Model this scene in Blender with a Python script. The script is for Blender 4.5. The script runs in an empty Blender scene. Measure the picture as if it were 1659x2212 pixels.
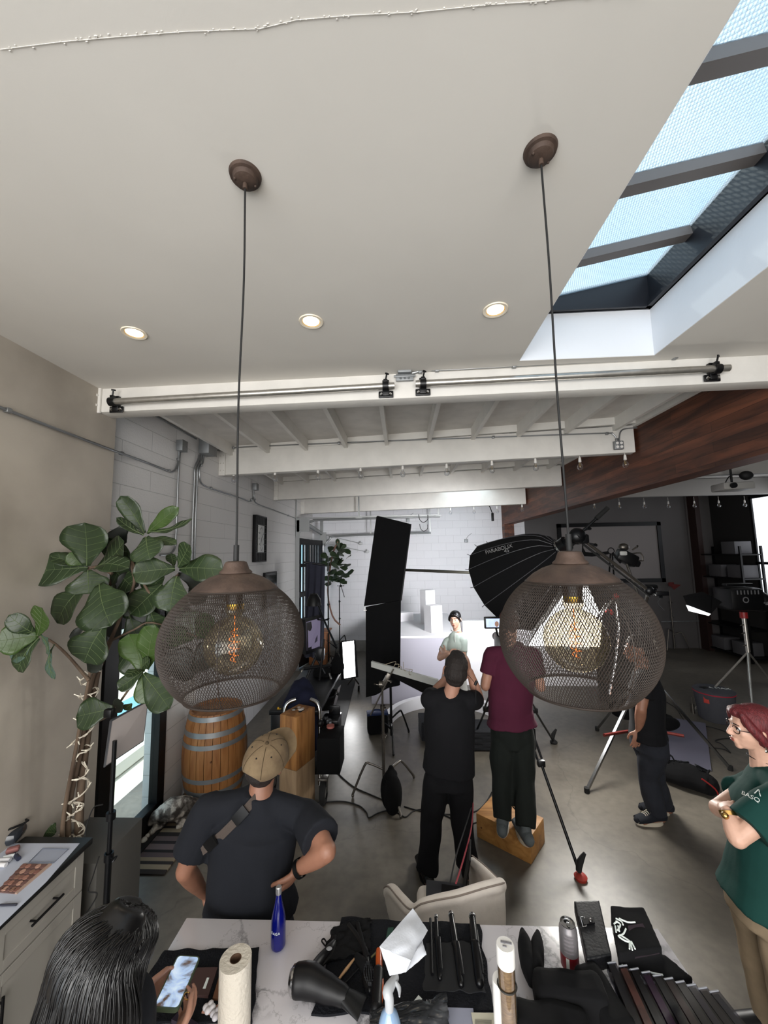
import bpy, bmesh, math, random
from mathutils import Vector, Matrix, noise
random.seed(7)
PI = math.pi
V = Vector
sc = bpy.context.scene
C = sc.collection
# ------------------------------------------------------------------ camera
F = 830.0; CX = 829.5; CY = 1106.0
def _cdir(px, py): return V((px - CX, -(py - CY), -F)).normalized()
_up = -_cdir(680, -6696)
_up = V((680 - CX, 6696 + CY, -F)).normalized()
_fw = _cdir(868, 1196)
_fw = (_fw - _up * _fw.dot(_up)).normalized()
_rt = _fw.cross(_up).normalized()
# rows: room axes expressed in camera coordinates
R_room_from_cam = Matrix((_rt, _fw, _up))
CAM = V((0, 0, 2.6))
cam_d = bpy.data.cameras.new('camera'); cam = bpy.data.objects.new('camera', cam_d); C.objects.link(cam)
cam_d.sensor_fit = 'VERTICAL'; cam_d.sensor_height = 24.0; cam_d.lens = F / 2212 * 24.0
cam_d.clip_start = 0.02; cam_d.clip_end = 200
cam.matrix_world = Matrix.Translation(CAM) @ R_room_from_cam.to_4x4()
sc.camera = cam
def P(px, py, x=None, y=None, z=None, d=None):
    """pixel of the photograph -> room point on the plane x=, y= or z="""
    r = R_room_from_cam @ _cdir(px, py)
    if y is not None: t = (y - CAM.y) / r.y
    elif z is not None: t = (z - CAM.z) / r.z
    elif x is not None: t = (x - CAM.x) / r.x
    else: t = d
    return CAM + r * t
# ------------------------------------------------------------------ world, lights, exposure
sc.view_settings.view_transform = 'Standard'; sc.view_settings.look = 'None'
sc.view_settings.gamma = 1; sc.view_settings.use_curve_mapping = False
sc.view_settings.exposure = 0.42
sc.cycles.use_denoising = True
sc.cycles.max_bounces = 7; sc.cycles.diffuse_bounces = 4; sc.cycles.glossy_bounces = 3
sc.cycles.transmission_bounces = 5; sc.cycles.transparent_max_bounces = 12
sc.cycles.caustics_reflective = False; sc.cycles.caustics_refractive = False
sc.cycles.sample_clamp_indirect = 4
def lin(h):
    if isinstance(h, str):
        h = h.lstrip('#'); c = [int(h[i:i+2], 16) / 255 for i in (0, 2, 4)]
    else: c = [v / 255 for v in h]
    return tuple(v / 12.92 if v <= .04045 else ((v + .055) / 1.055) ** 2.4 for v in c) + (1,)
w = bpy.data.worlds.new('sky'); sc.world = w; w.use_nodes = True
nt = w.node_tree; nt.nodes.clear()
tc = nt.nodes.new('ShaderNodeTexCoord'); ns = nt.nodes.new('ShaderNodeTexNoise'); ns.inputs['Scale'].default_value = 2.2; ns.inputs['Detail'].default_value = 5
rp = nt.nodes.new('ShaderNodeValToRGB'); rp.color_ramp.elements[0].position = .42; rp.color_ramp.elements[0].color = (.36, .66, .95, 1)
rp.color_ramp.elements[1].position = .62; rp.color_ramp.elements[1].color = (.86, .95, 1.0, 1)
bg = nt.nodes.new('ShaderNodeBackground'); bg.inputs['Strength'].default_value = 1.15
wo = nt.nodes.new('ShaderNodeOutputWorld')
nt.links.new(tc.outputs['Generated'], ns.inputs['Vector']); nt.links.new(ns.outputs['Fac'], rp.inputs['Fac'])
nt.links.new(rp.outputs['Color'], bg.inputs['Color']); nt.links.new(bg.outputs[0], wo.inputs[0])
def area(name, loc, target, sx, sy, power, col=(1, 1, 1), portal=False, spread=PI):
    l = bpy.data.lights.new(name, 'AREA'); l.shape = 'RECTANGLE'; l.size = sx; l.size_y = sy
    l.energy = power; l.color = col; l.spread = spread
    o = bpy.data.objects.new(name, l); C.objects.link(o); o.location = loc
    o.rotation_euler = (V(target) - V(loc)).to_track_quat('-Z', 'Y').to_euler()
    if portal: l.cycles.is_portal = True
    return o
sun_d = bpy.data.lights.new('sun', 'SUN'); sun_d.energy = 3.2; sun_d.angle = .02; sun_d.color = (1, .95, .86)
sun = bpy.data.objects.new('sun', sun_d); C.objects.link(sun); sun.location = (0, 20, 30); sun.rotation_euler = V((.16, -.57, -.80)).to_track_quat('-Z', 'Y').to_euler()
# added fill behind the camera standing in for daylight, no window built there
area('rear_fill', (-.2, -3.2, 2.3), (-.2, 4, 2.3), 5.4, 3.2, 300, (1, .985, .965))
area('left_rear_fill', (-2.2, -1.4, 2.2), (2, 0.8, 1.9), 2.4, 2.4, 40, (.97, .98, 1))  # second added fill, from the left behind the camera
# ------------------------------------------------------------------ materials
MATS = {}
def mat(name, col, rough=.6, metal=0, var=0, vscale=8, bump=0, bscale=40, spec=.5, emit=None, estr=0, col2=None, coat=0, detail=4, ramp=(.35, .65), alpha=1, trans=0, ior=1.45, stretch=None, sheen=0):
    if name in MATS: return MATS[name]
    m = bpy.data.materials.new(name); m.use_nodes = True; t = m.node_tree; n = t.nodes; b = n['Principled BSDF']
    c = lin(col); b.inputs['Base Color'].default_value = c
    b.inputs['Roughness'].default_value = rough; b.inputs['Metallic'].default_value = metal
    b.inputs['Specular IOR Level'].default_value = spec
    if coat: b.inputs['Coat Weight'].default_value = coat; b.inputs['Coat Roughness'].default_value = .15
    if alpha < 1: b.inputs['Alpha'].default_value = alpha
    if trans: b.inputs['Transmission Weight'].default_value = trans; b.inputs['IOR'].default_value = ior
    if sheen: b.inputs['Sheen Weight'].default_value = sheen
    if emit: b.inputs['Emission Color'].default_value = lin(emit); b.inputs['Emission Strength'].default_value = estr
    tcn = None
    def coords():
        nonlocal tcn
        if tcn is None:
            g = n.new('ShaderNodeTexCoord'); tcn = g.outputs['Object']
            if stretch:
                mp = n.new('ShaderNodeMapping'); mp.inputs['Scale'].default_value = stretch
                t.links.new(tcn, mp.inputs['Vector']); tcn = mp.outputs[0]
        return tcn
    if var or col2:
        x = n.new('ShaderNodeTexNoise'); x.inputs['Scale'].default_value = vscale; x.inputs['Detail'].default_value = detail
        t.links.new(coords(), x.inputs['Vector'])
        r = n.new('ShaderNodeValToRGB'); r.color_ramp.elements[0].position = ramp[0]; r.color_ramp.elements[1].position = ramp[1]
        if col2: a, d = c, lin(col2)
        else:
            a = tuple(max(0, v * (1 - var)) for v in c[:3]) + (1,); d = tuple(min(1, v * (1 + var)) for v in c[:3]) + (1,)
        r.color_ramp.elements[0].color = a; r.color_ramp.elements[1].color = d
        t.links.new(x.outputs['Fac'], r.inputs['Fac']); t.links.new(r.outputs[0], b.inputs['Base Color'])
    if bump:
        x = n.new('ShaderNodeTexNoise'); x.inputs['Scale'].default_value = bscale; x.inputs['Detail'].default_value = 5
        t.links.new(coords(), x.inputs['Vector'])
        bp = n.new('ShaderNodeBump'); bp.inputs['Strength'].default_value = bump; bp.inputs['Distance'].default_value = .01
        t.links.new(x.outputs['Fac'], bp.inputs['Height']); t.links.new(bp.outputs[0], b.inputs['Normal'])
    MATS[name] = m; return m
def node(m, typ, **kw):
    x = m.node_tree.nodes.new(typ)
    for k, v in kw.items():
        if k in x.inputs.keys(): x.inputs[k].default_value = v
        else: setattr(x, k, v)
    return x
# ------------------------------------------------------------------ mesh helpers
class B:
    def __init__(s): s.bm = bmesh.new()
    def _add(s, vs, fs):
        v = [s.bm.verts.new(p) for p in vs]
        for f in fs:
            try: s.bm.faces.new([v[i] for i in f])
            except ValueError: pass
        return s
    def box(s, c, size, rot=None, bev=0):
        t = bmesh.new(); bmesh.ops.create_cube(t, size=1)
        for v in t.verts: v.co = V((v.co.x * size[0], v.co.y * size[1], v.co.z * size[2]))
        if bev: bmesh.ops.bevel(t, geom=t.edges[:], offset=min(bev, min(size) * .45), segments=2, affect='EDGES', profile=.5)
        M = (rot if isinstance(rot, Matrix) else (Matrix.Rotation(rot, 3, 'Z') if rot else Matrix.Identity(3)))
        t.verts.index_update()
        vs = [M @ v.co + V(c) for v in t.verts]; fs = [[v.index for v in f.verts] for f in t.faces]; t.free()
        return s._add(vs, fs)
    def quadbox(s, pts, thick, nrm=None):
        """a slab from an outline polygon (3-D points, planar) with thickness along its normal"""
        pts = [V(p) for p in pts]; n_ = len(pts)
        if nrm is None:
            nrm = V((0, 0, 0))
            for i in range(n_): nrm += pts[i].cross(pts[(i + 1) % n_])
            nrm.normalize()
        nrm = V(nrm)
        a = [p + nrm * thick / 2 for p in pts]; b = [p - nrm * thick / 2 for p in pts]
        fs = [list(range(n_)), list(range(2 * n_ - 1, n_ - 1, -1))] + [[i, n_ + i, n_ + (i + 1) % n_, (i + 1) % n_] for i in range(n_)]
        return s._add(a + b, fs)
    def tube(s, pts, r, seg=8, caps=True, smooth=0, flat=None):
        """swept round (or elliptical: r = list of (ru, rv)) section along pts"""
        pts = [V(p) for p in pts]
        rs = r if isinstance(r, (list, tuple)) and len(r) == len(pts) else [r] * len(pts)
        rs = [x if isinstance(x, (tuple, list)) else (x, x) for x in rs]
        if smooth and len(pts) > 2:
            np_, nr = [], []
            for i in range(len(pts) - 1):
                p0, p1, p2, p3 = pts[max(i-1, 0)], pts[i], pts[i+1], pts[min(i+2, len(pts)-1)]
                for k in range(smooth):
                    u = k / smooth
                    np_.append(.5 * ((2*p1) + (-p0+p2)*u + (2*p0-5*p1+4*p2-p3)*u*u + (-p0+3*p1-3*p2+p3)*u**3))
                    e = u * u * (3 - 2 * u)
                    nr.append((rs[i][0]*(1-e)+rs[i+1][0]*e, rs[i][1]*(1-e)+rs[i+1][1]*e))
            np_.append(pts[-1]); nr.append(rs[-1]); pts, rs = np_, nr
        vs, fs = [], []; prev = None
        ref0 = V(flat) if flat is not None else None
        for i, p in enumerate(pts):
            d = (pts[min(i+1, len(pts)-1)] - pts[max(i-1, 0)])
            if d.length < 1e-9: d = V((0, 0, 1))
            d.normalize()
            if ref0 is not None: u = ref0 - d * ref0.dot(d)
            elif prev is not None: u = prev - d * prev.dot(d)
            else:
                q = V((1, 0, 0)) if abs(d.x) < .8 else V((0, 1, 0)); u = q - d * q.dot(d)
            if u.length < 1e-6: u = d.orthogonal()
            u.normalize(); prev = u; v = d.cross(u)
            for k in range(seg):
                a = 2 * PI * k / seg; vs.append(p + u * math.cos(a) * rs[i][0] + v * math.sin(a) * rs[i][1])
        m = len(pts)
        for i in range(m - 1):
            for k in range(seg):
                fs.append([i*seg+k, i*seg+(k+1) % seg, (i+1)*seg+(k+1) % seg, (i+1)*seg+k])
        if caps: fs.append(list(range(seg))[::-1]); fs.append([(m-1)*seg+k for k in range(seg)])
        return s._add(vs, fs)
    def rtube(s, pts, r, seg=12, smooth=4, flat=None):
        """tube with rounded ends (for limbs)"""
        pts = [V(p) for p in pts]; rs = [x if isinstance(x, (tuple, list)) else (x, x) for x in (r if isinstance(r, (list, tuple)) else [r]*len(pts))]
        s.tube(pts, rs, seg, True, smooth, flat)
        for p, q in ((pts[0], rs[0]), (pts[-1], rs[-1])): 
            m = min(q); s.ell(p, (m, m, m), seg=10)
        return s
    def ell(s, c, r, rot=None, seg=12):
        t = bmesh.new(); bmesh.ops.create_uvsphere(t, u_segments=seg, v_segments=max(6, seg * 2 // 3), radius=1)
        M = rot if rot is not None else Matrix.Identity(3); t.verts.index_update()
        vs = [M @ V((v.co.x*r[0], v.co.y*r[1], v.co.z*r[2])) + V(c) for v in t.verts]; fs = [[v.index for v in f.verts] for f in t.faces]; t.free()
        return s._add(vs, fs)
    def lathe(s, prof, c=(0, 0, 0), seg=32, rot=None, cap=False, a0=0, a1=2*PI):
        full = abs(a1 - a0 - 2*PI) < 1e-6; M = rot if rot is not None else Matrix.Identity(3); c = V(c)
        n_ = seg if full else seg + 1; vs, fs = [], []
        for (r, z) in prof:
            for k in range(n_):
                a = a0 + (a1 - a0) * k / seg; vs.append(M @ V((r*math.cos(a), r*math.sin(a), z)) + c)
        for i in range(len(prof) - 1):
            for k in range(seg):
                k2 = (k + 1) % n_
                fs.append([i*n_+k, i*n_+k2, (i+1)*n_+k2, (i+1)*n_+k])
        if cap: fs.append(list(range(n_))[::-1]); fs.append([(len(prof)-1)*n_+k for k in range(n_)])
        return s._add(vs, fs)
    def cyl(s, a, b, r, seg=16, r2=None): return s.tube([a, b], [(r, r), (r2 if r2 is not None else r,) * 2], seg)
    def grid(s, fn, nu, nv, thick=0):
        """surface fn(u,v)->point, with optional thickness"""
        vs = [V(fn(i/nu, j/nv)) for i in range(nu+1) for j in range(nv+1)]; fs = []
        for i in range(nu):
            for j in range(nv): a = i*(nv+1)+j; fs.append([a, a+nv+1, a+nv+2, a+1])
        if not thick: return s._add(vs, fs)
        t = bmesh.new(); v = [t.verts.new(p) for p in vs]
        for f in fs: t.faces.new([v[i] for i in f])
        t.normal_update(); t.verts.index_update(); nrm = [x.normal.copy() for x in t.verts]; t.free()
        k = len(vs); top = [p + nn*thick/2 for p, nn in zip(vs, nrm)]; bot = [p - nn*thick/2 for p, nn in zip(vs, nrm)]
        f2 = fs + [[k+i for i in f[::-1]] for f in fs]
        ring = [i*(nv+1) for i in range(nu+1)] + [nu*(nv+1)+j for j in range(1, nv+1)] + [i*(nv+1)+nv for i in range(nu-1, -1, -1)] + [j for j in range(nv-1, 0, -1)]
        for a, b in zip(ring, ring[1:] + ring[:1]): f2.append([a, k+a, k+b, b][::-1])
        return s._add(top + bot, f2)
    def text(s, txt, size, M, extrude=.001, align='CENTER', shear=0, spacing=1):
        cu = bpy.data.curves.new('t', 'FONT'); cu.body = txt; cu.size = size; cu.extrude = extrude; cu.align_x = align; cu.shear = shear; cu.space_character = spacing
        o = bpy.data.objects.new('t', cu); C.objects.link(o)
        me = bpy.data.meshes.new_from_object(o.evaluated_get(bpy.context.evaluated_depsgraph_get()))
        vs = [M @ v.co for v in me.vertices]; fs = [list(p.vertices) for p in me.polygons]
        bpy.data.objects.remove(o); bpy.data.curves.remove(cu); bpy.data.meshes.remove(me)
        return s._add(vs, fs)
    def xf(s, M):
        for v in s.bm.verts: v.co = M @ v.co
        return s
    def mesh(s, name, shift, smooth=True, ang=38):
        me = bpy.data.meshes.new(name)
        for v in s.bm.verts: v.co -= shift
        bmesh.ops.recalc_face_normals(s.bm, faces=s.bm.faces[:])
        s.bm.to_mesh(me); s.bm.free()
        if smooth:
            for p in me.polygons: p.use_smooth = True
            me.set_sharp_from_angle(angle=math.radians(ang))
        return me
def frame(o, ex, ey):
    """4x4 matrix: local x->ex, y->ey(orthogonalised), z->normal, origin o"""
    ex = V(ex).normalized(); ey = V(ey); ey = (ey - ex*ey.dot(ex)).normalized(); ez = ex.cross(ey)
    M = Matrix((ex, ey, ez)).transposed().to_4x4(); M.translation = V(o); return M
def rot3(ex, ey): return frame((0, 0, 0), ex, ey).to_3x3()
def zrot(d, up=(0, 0, 1)):
    """3x3 with local z along d"""
    d = V(d).normalized(); return V(d).to_track_quat('Z', 'Y').to_matrix()
def wloc(o):
    p = V((0, 0, 0))
    while o: p += o.location; o = o.parent
    return p
def tag(o, label=None, cat=None, group=None, kind=None):
    if label: o['label'] = label
    if cat: o['category'] = cat
    if group: o['group'] = group
    if kind: o['kind'] = kind
    return o
def thing(name, label, cat, loc, group=None):
    o = bpy.data.objects.new(name, None); C.objects.link(o); o.location = V(loc); o.empty_display_size = .1
    return tag(o, label, cat, group)
def part(name, b, m, parent, label=None, smooth=True, ang=38, kind=None):
    o = bpy.data.objects.new(name, b.mesh(name, wloc(parent), smooth, ang)); C.objects.link(o); o.parent = parent
    if m: o.data.materials.append(m)
    if label: o['label'] = label
    if kind: o['kind'] = kind
    return o
def base_of(b):
    xs = [v.co.x for v in b.bm.verts]; ys = [v.co.y for v in b.bm.verts]; zs = [v.co.z for v in b.bm.verts]
    return V(((min(xs)+max(xs))/2, (min(ys)+max(ys))/2, min(zs)))
def single(name, b, m, label, cat, group=None, smooth=True, ang=38, kind=None):
    p = base_of(b); o = bpy.data.objects.new(name, b.mesh(name, p, smooth, ang)); C.objects.link(o); o.location = p
    if m: o.data.materials.append(m)
    return tag(o, label, cat, group, kind)
def struct(name, b, m, smooth=False, parent=None):
    if parent: return part(name, b, m, parent, smooth=smooth)
    o = bpy.data.objects.new(name, b.mesh(name, V((0, 0, 0)), smooth)); C.objects.link(o)
    if m: o.data.materials.append(m)
    o['kind'] = 'structure'; return o
def dup(root, loc, rotz=None, label=None, group=None):
    r = root.copy(); C.objects.link(r); r.location = V(loc)
    if rotz is not None: r.rotation_euler = (0, 0, rotz)
    if label: r['label'] = label
    if group: r['group'] = group
    for ch in list(root.children):
        c = ch.copy(); C.objects.link(c); c.parent = r
        for g in list(ch.children):
            d = g.copy(); C.objects.link(d); d.parent = c
    return r
def fuse(b, voxel=.006, smooth=4, fac=.5, disp=0, dscale=9, seed=0):
    """voxel-remesh the joined volumes of b into one continuous skin"""
    me = bpy.data.meshes.new('f'); bmesh.ops.recalc_face_normals(b.bm, faces=b.bm.faces[:]); b.bm.to_mesh(me); b.bm.free()
    o = bpy.data.objects.new('f', me); C.objects.link(o)
    r = o.modifiers.new('r', 'REMESH'); r.mode = 'VOXEL'; r.voxel_size = voxel; r.adaptivity = 0
    if smooth: q = o.modifiers.new('s', 'SMOOTH'); q.factor = fac; q.iterations = smooth
    m2 = bpy.data.meshes.new_from_object(o.evaluated_get(bpy.context.evaluated_depsgraph_get()))
    bpy.data.objects.remove(o); bpy.data.meshes.remove(me)
    nb = B(); nb.bm.from_mesh(m2); bpy.data.meshes.remove(m2)
    if disp:
        nb.bm.normal_update()
        for v in nb.bm.verts:
            q = v.co * dscale + V((seed, seed*2, 0)); k = noise.noise(V((q.x, q.y, q.z*.55)))
            v.co += v.normal * disp * k
    return nb
# ================================================================== SETTING
ZC = 3.93
def wall_mat(name, col, axis, bw=.405, bh=.203, dark=.78, rough=.7, bumps=.5):
    m = mat(name, col, rough)
    n = m.node_tree.nodes; l = m.node_tree.links; b = n['Principled BSDF']
    g = n.new('ShaderNodeNewGeometry'); sx = n.new('ShaderNodeSeparateXYZ'); cx = n.new('ShaderNodeCombineXYZ')
    l.new(g.outputs['Position'], sx.inputs[0]); l.new(sx.outputs['Y' if axis == 'Y' else 'X'], cx.inputs['X']); l.new(sx.outputs['Z'], cx.inputs['Y'])
    br = n.new('ShaderNodeTexBrick'); br.inputs['Scale'].default_value = 1; br.inputs['Brick Width'].default_value = bw; br.inputs['Row Height'].default_value = bh
    br.inputs['Mortar Size'].default_value = .004; br.inputs['Mortar Smooth'].default_value = .6
    c = lin(col); br.inputs['Color1'].default_value = c; br.inputs['Color2'].default_value = tuple(v*.965 for v in c[:3]) + (1,)
    br.inputs['Mortar'].default_value = tuple(v*dark for v in c[:3]) + (1,)
    l.new(cx.outputs[0], br.inputs['Vector']); l.new(br.outputs['Color'], b.inputs['Base Color'])
    no = n.new('ShaderNodeTexNoise'); no.inputs['Scale'].default_value = 55; l.new(g.outputs['Position'], no.inputs['Vector'])
    ma = n.new('ShaderNodeMath'); ma.operation = 'MULTIPLY_ADD'; ma.inputs[1].default_value = -2.5; l.new(br.outputs['Fac'], ma.inputs[0]); l.new(no.outputs['Fac'], ma.inputs[2])
    bp = n.new('ShaderNodeBump'); bp.inputs['Strength'].default_value = bumps; bp.inputs['Distance'].default_value = .006
    l.new(ma.outputs[0], bp.inputs['Height']); l.new(bp.outputs[0], b.inputs['Normal']); return m
M_ceil = mat('ceiling_paint', '#d5d1ca', .75, var=.03, vscale=1.2, bump=.03, bscale=60)
M_white = mat('white_beam_paint', '#dedbd5', .6, var=.04, vscale=5, bump=.2, bscale=25)
M_deck = mat('white_deck_paint', '#cfcbc5', .7, var=.06, vscale=6, bump=.3, bscale=14)
M_blockY = wall_mat('painted_block_left', '#e2e0de', 'Y', .81, .203, .72)
M_blockX = wall_mat('painted_block_back', '#e0e0e4', 'X')
M_plaster = mat('trowelled_plaster', '#9d958a', .55, col2='#b9b1a5', vscale=1.7, detail=9, bump=.15, bscale=9, ramp=(.3, .7))
M_black = mat('black_painted_steel', '#0a0a0c', .42, spec=.28)
M_dark = mat('shade_dark_wall', '#1d1b1b', .8)  # right wall: shade of the dim area put into its colour
M_shadewall = mat('shaded_wall_grey', '#565353', .75, var=.04, vscale=2)  # unlit right part of the back wall, its shade put into the grey
def floor_mat():
    m = mat('polished_concrete', '#7d7a74', .35); n = m.node_tree.nodes; l = m.node_tree.links; b = n['Principled BSDF']
    g = n.new('ShaderNodeNewGeometry')
    def nz(s, d, dist=0):
        x = n.new('ShaderNodeTexNoise'); x.inputs['Scale'].default_value = s; x.inputs['Detail'].default_value = d; x.inputs['Distortion'].default_value = dist
        l.new(g.outputs['Position'], x.inputs['Vector']); return x
    a = nz(1.1, 9, .6); c = nz(14, 6); 
    r = n.new('ShaderNodeValToRGB'); e = r.color_ramp.elements; e[0].position = .32; e[0].color = lin('#504b44'); e[1].position = .7; e[1].color = lin('#716b61')
    l.new(a.outputs['Fac'], r.inputs['Fac'])
    r2 = n.new('ShaderNodeValToRGB'); e = r2.color_ramp.elements; e[0].position = .3; e[0].color = (.78, .78, .78, 1); e[1].position = .62; e[1].color = (1, 1, 1, 1)
    l.new(c.outputs['Fac'], r2.inputs['Fac'])
    mx = n.new('ShaderNodeMix'); mx.data_type = 'RGBA'; mx.blend_type = 'MULTIPLY'; mx.inputs['Factor'].default_value = 1
    l.new(r.outputs[0], mx.inputs['A']); l.new(r2.outputs[0], mx.inputs['B'])
    # hairline cracks
    vo = n.new('ShaderNodeTexVoronoi'); vo.feature = 'DISTANCE_TO_EDGE'; vo.inputs['Scale'].default_value = .42
    wv = nz(2.5, 6); ad = n.new('ShaderNodeVectorMath'); ad.operation = 'MULTIPLY_ADD'; ad.inputs[1].default_value = (.35, .35, 0)
    l.new(wv.outputs['Color'], ad.inputs[0]); l.new(g.outputs['Position'], ad.inputs[2]); l.new(ad.outputs[0], vo.inputs['Vector'])
    r3 = n.new('ShaderNodeValToRGB'); e = r3.color_ramp.elements; e[0].position = 0; e[0].color = (.72, .72, .72, 1); e[1].position = .0025; e[1].color = (1, 1, 1, 1)
    l.new(vo.outputs['Distance'], r3.inputs['Fac'])
    m2 = n.new('ShaderNodeMix'); m2.data_type = 'RGBA'; m2.blend_type = 'MULTIPLY'; m2.inputs['Factor'].default_value = .8
    l.new(mx.outputs['Result'], m2.inputs['A']); l.new(r3.outputs[0], m2.inputs['B']); l.new(m2.outputs['Result'], b.inputs['Base Color'])
    rr = n.new('ShaderNodeMapRange'); rr.inputs['To Min'].default_value = .28; rr.inputs['To Max'].default_value = .5
    l.new(a.outputs['Fac'], rr.inputs['Value']); l.new(rr.outputs[0], b.inputs['Roughness'])
    bp = n.new('ShaderNodeBump'); bp.inputs['Strength'].default_value = .06; l.new(c.outputs['Fac'], bp.inputs['Height']); l.new(bp.outputs[0], b.inputs['Normal'])
    return m
M_floor = floor_mat()
struct('floor', B().box((2.7, 3.6, -.05), (11.6, 14.2, .1)), M_floor)
# front drywall ceiling with the skylight opening (x .85..1.76, y -.4..2.66)
SX0, SX1, SY0, SY1 = .86, 1.79, -.6, 2.63
b = B()
for (x0, x1, y0, y1) in ((-2.6, SX0, -3.3, 2.86), (SX1, 8.3, -3.3, 2.86), (SX0, SX1, SY1, 2.86), (SX0, SX1, -3.3, SY0)):
    b.box(((x0+x1)/2, (y0+y1)/2, ZC+.06), (x1-x0, y1-y0, .12))
struct('ceiling', b, M_ceil)
# roof deck over the rear studio
struct('ceiling_deck', B().box((2.8, 6.85, 4.16), (11, 7.8, .1)), M_deck)['kind'] = 'structure'
# ragged drywall seam across the ceiling behind beam
pts = [P(px, py, z=ZC-.002) for px, py in ((0, 108), (130, 93), (260, 78), (400, 71), (560, 62), (640, 44), (760, 36), (900, 26), (1050, 14), (1180, 2), (1400, -16))]
b = B(); b.tube([p + V((0, random.uniform(-.003, .003), 0)) for p in pts], .0008, 6)
for i in range(110):
    k = random.uniform(0, len(pts) - 1.001); q = pts[int(k)].lerp(pts[int(k)+1], k % 1); q += V((0, random.uniform(-.006, .004), 0)); b.ell(q, (random.uniform(.0015, .004), random.uniform(.001, .002), .0012), seg=6)
struct('trim_1', b, M_ceil, True)
# walls
DY0, DY1, DZ = 3.15, 4.03, 2.10      # glazed door in the left wall
XL = -2.47
b = B().box((XL-.1, (2.9+DY0)/2, 2.05), (.2, DY0-2.9, 4.1)); b.box((XL-.1, (DY0+DY1)/2, (4.1+DZ)/2), (.2, DY1-DY0, 4.1-DZ))
GY0, GY1, GZ = 8.95, 10.3, 3.0      # garage door opening
b.box((XL-.1, (DY1+GY0)/2, 2.05), (.2, GY0-DY1, 4.1)); b.box((XL-.1, (GY0+GY1)/2, (4.1+GZ)/2), (.2, GY1-GY0, 4.1-GZ)); b.box((XL-.1, (GY1+10.7)/2, 2.05), (.2, 10.7-GY1, 4.1))
struct('wall_left', b, M_blockY)
struct('wall_left_plaster', B().box((-2.46, 1.32, 2.0), (.22, 3.36, 4.0), bev=.004), M_plaster)
struct('wall_left_rear', B().box((-2.5, -3.2, 2.0), (.1, .6, 4.0)), M_plaster)
b = B().box((.35, 10.7, 2.05), (6, .2, 4.1)); struct('wall_back', b, M_blockX)
b = B().box((5.85, 10.7, 2.05), (5.0, .2, 4.1)); struct('wall_back_right', b, M_shadewall)
struct('baseboard_back', B().box((.35, 10.57, .14), (5.64, .06, .28), bev=.008), mat('concrete_curb', '#8c8a86', .8, var=.1))
WY0, WY1, WZ0, WZ1 = 6.8, 9.42, 1.40, 3.76
XR = 8.25
b = B().box((XR+.1, (-3.3+WY0)/2, 2.05), (.2, WY0+3.3, 4.1)); b.box((XR+.1, (WY1+10.8)/2, 2.05), (.2, 10.8-WY1, 4.1))
b.box((XR+.1, (WY0+WY1)/2, WZ0/2), (.2, WY1-WY0, WZ0)); b.box((XR+.1, (WY0+WY1)/2, (WZ1+4.1)/2), (.2, WY1-WY0, 4.1-WZ1))
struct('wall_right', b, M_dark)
struct('wall_rear', B().box((2.8, -3.45, 2.05), (11.2, .2, 4.1)), mat('rear_wall_paint', '#b5afa6', .8))
# right window
b = B()
for y in (WY0+.04, WY1-.04, (WY0+WY1)/2): b.box((XR+.02, y, (WZ0+WZ1)/2), (.08, .05, WZ1-WZ0))
for z in (WZ0+.03, WZ1-.03, 2.2): b.box((XR+.02, (WY0+WY1)/2, z), (.08, WY1-WY0, .06))
wn = struct('window_1', b, M_black)
part('pane', B().box((XR+.02, (WY0+WY1)/2, (WZ0+WZ1)/2), (.008, WY1-WY0-.1, WZ1-WZ0-.1)), mat('lit_diffusing_pane', '#f4f6f6', .5, emit='#f3f7ff', estr=1.2), wn)
# ---- skylight shaft and glazing
M_shaft = mat('skylight_shaft_paint', '#e4e6ea', .6, bump=.15, bscale=18)
zt = 4.27
b = B()
b.box(((SX0+SX1)/2, SY1+.012, (ZC+zt)/2+.003), (SX1-SX0+.03, .03, zt-ZC+.002)); b.box((SX1+.012, (SY0+SY1)/2, (ZC+zt)/2+.003), (.03, SY1-SY0+.03, zt-ZC+.002)); b.box((SX0-.012, (SY0+SY1)/2, (ZC+zt)/2+.003), (.03, SY1-SY0+.03, zt-ZC+.002)); b.box(((SX0+SX1)/2, SY0-.012, (ZC+zt)/2+.003), (SX1-SX0+.03, .03, zt-ZC+.002))
struct('trim_2', b, M_shaft)
zl = lambda x: 4.33 + .2*(x - SX0)
M_frame = mat('skylight_black_steel', '#1b1c22', .45)
M_bar = mat('skylight_grey_bar', '#6f6a68', .5)
b = B()
b.quadbox([(SX0, SY1, zt), (SX1, SY1, zt), (SX1, SY1, zl(SX1)+.02), (SX0, SY1, zl(SX0)+.02)], .05)
b.quadbox([(SX1+.01, SY0, zt), (SX1+.01, SY1, zt), (SX1+.01, SY1, zl(SX1)+.02), (SX1+.01, SY0, zl(SX1)+.02)], .05)
b.quadbox([(SX0-.01, SY0, zt), (SX0-.01, SY1, zt), (SX0-.01, SY1, zl(SX0)+.02), (SX0-.01, SY0, zl(SX0)+.02)], .05)
b.quadbox([(SX0, SY0, zt), (SX1, SY0, zt), (SX1, SY0, zl(SX1)+.02), (SX0, SY0, zl(SX0)+.02)], .05)
b.box((SX1-.02, (SY0+SY1)/2, zt+.012), (.05, SY1-SY0-.05, .024)); b.box(((SX0+SX1)/2, SY1-.03, zt+.012), (SX1-SX0, .03, .024))
sky_frame = struct('window_2', b, M_frame)
bars = B()
for y in (2.215, 1.75, 1.285, .82, .35, -.12):
    bars.quadbox([(SX0, y-.034, zl(SX0)-.03), (SX1-.02, y-.034, zl(SX1)-.03), (SX1-.02, y+.034, zl(SX1)-.03), (SX0, y+.034, zl(SX0)-.03)], .06)
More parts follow.
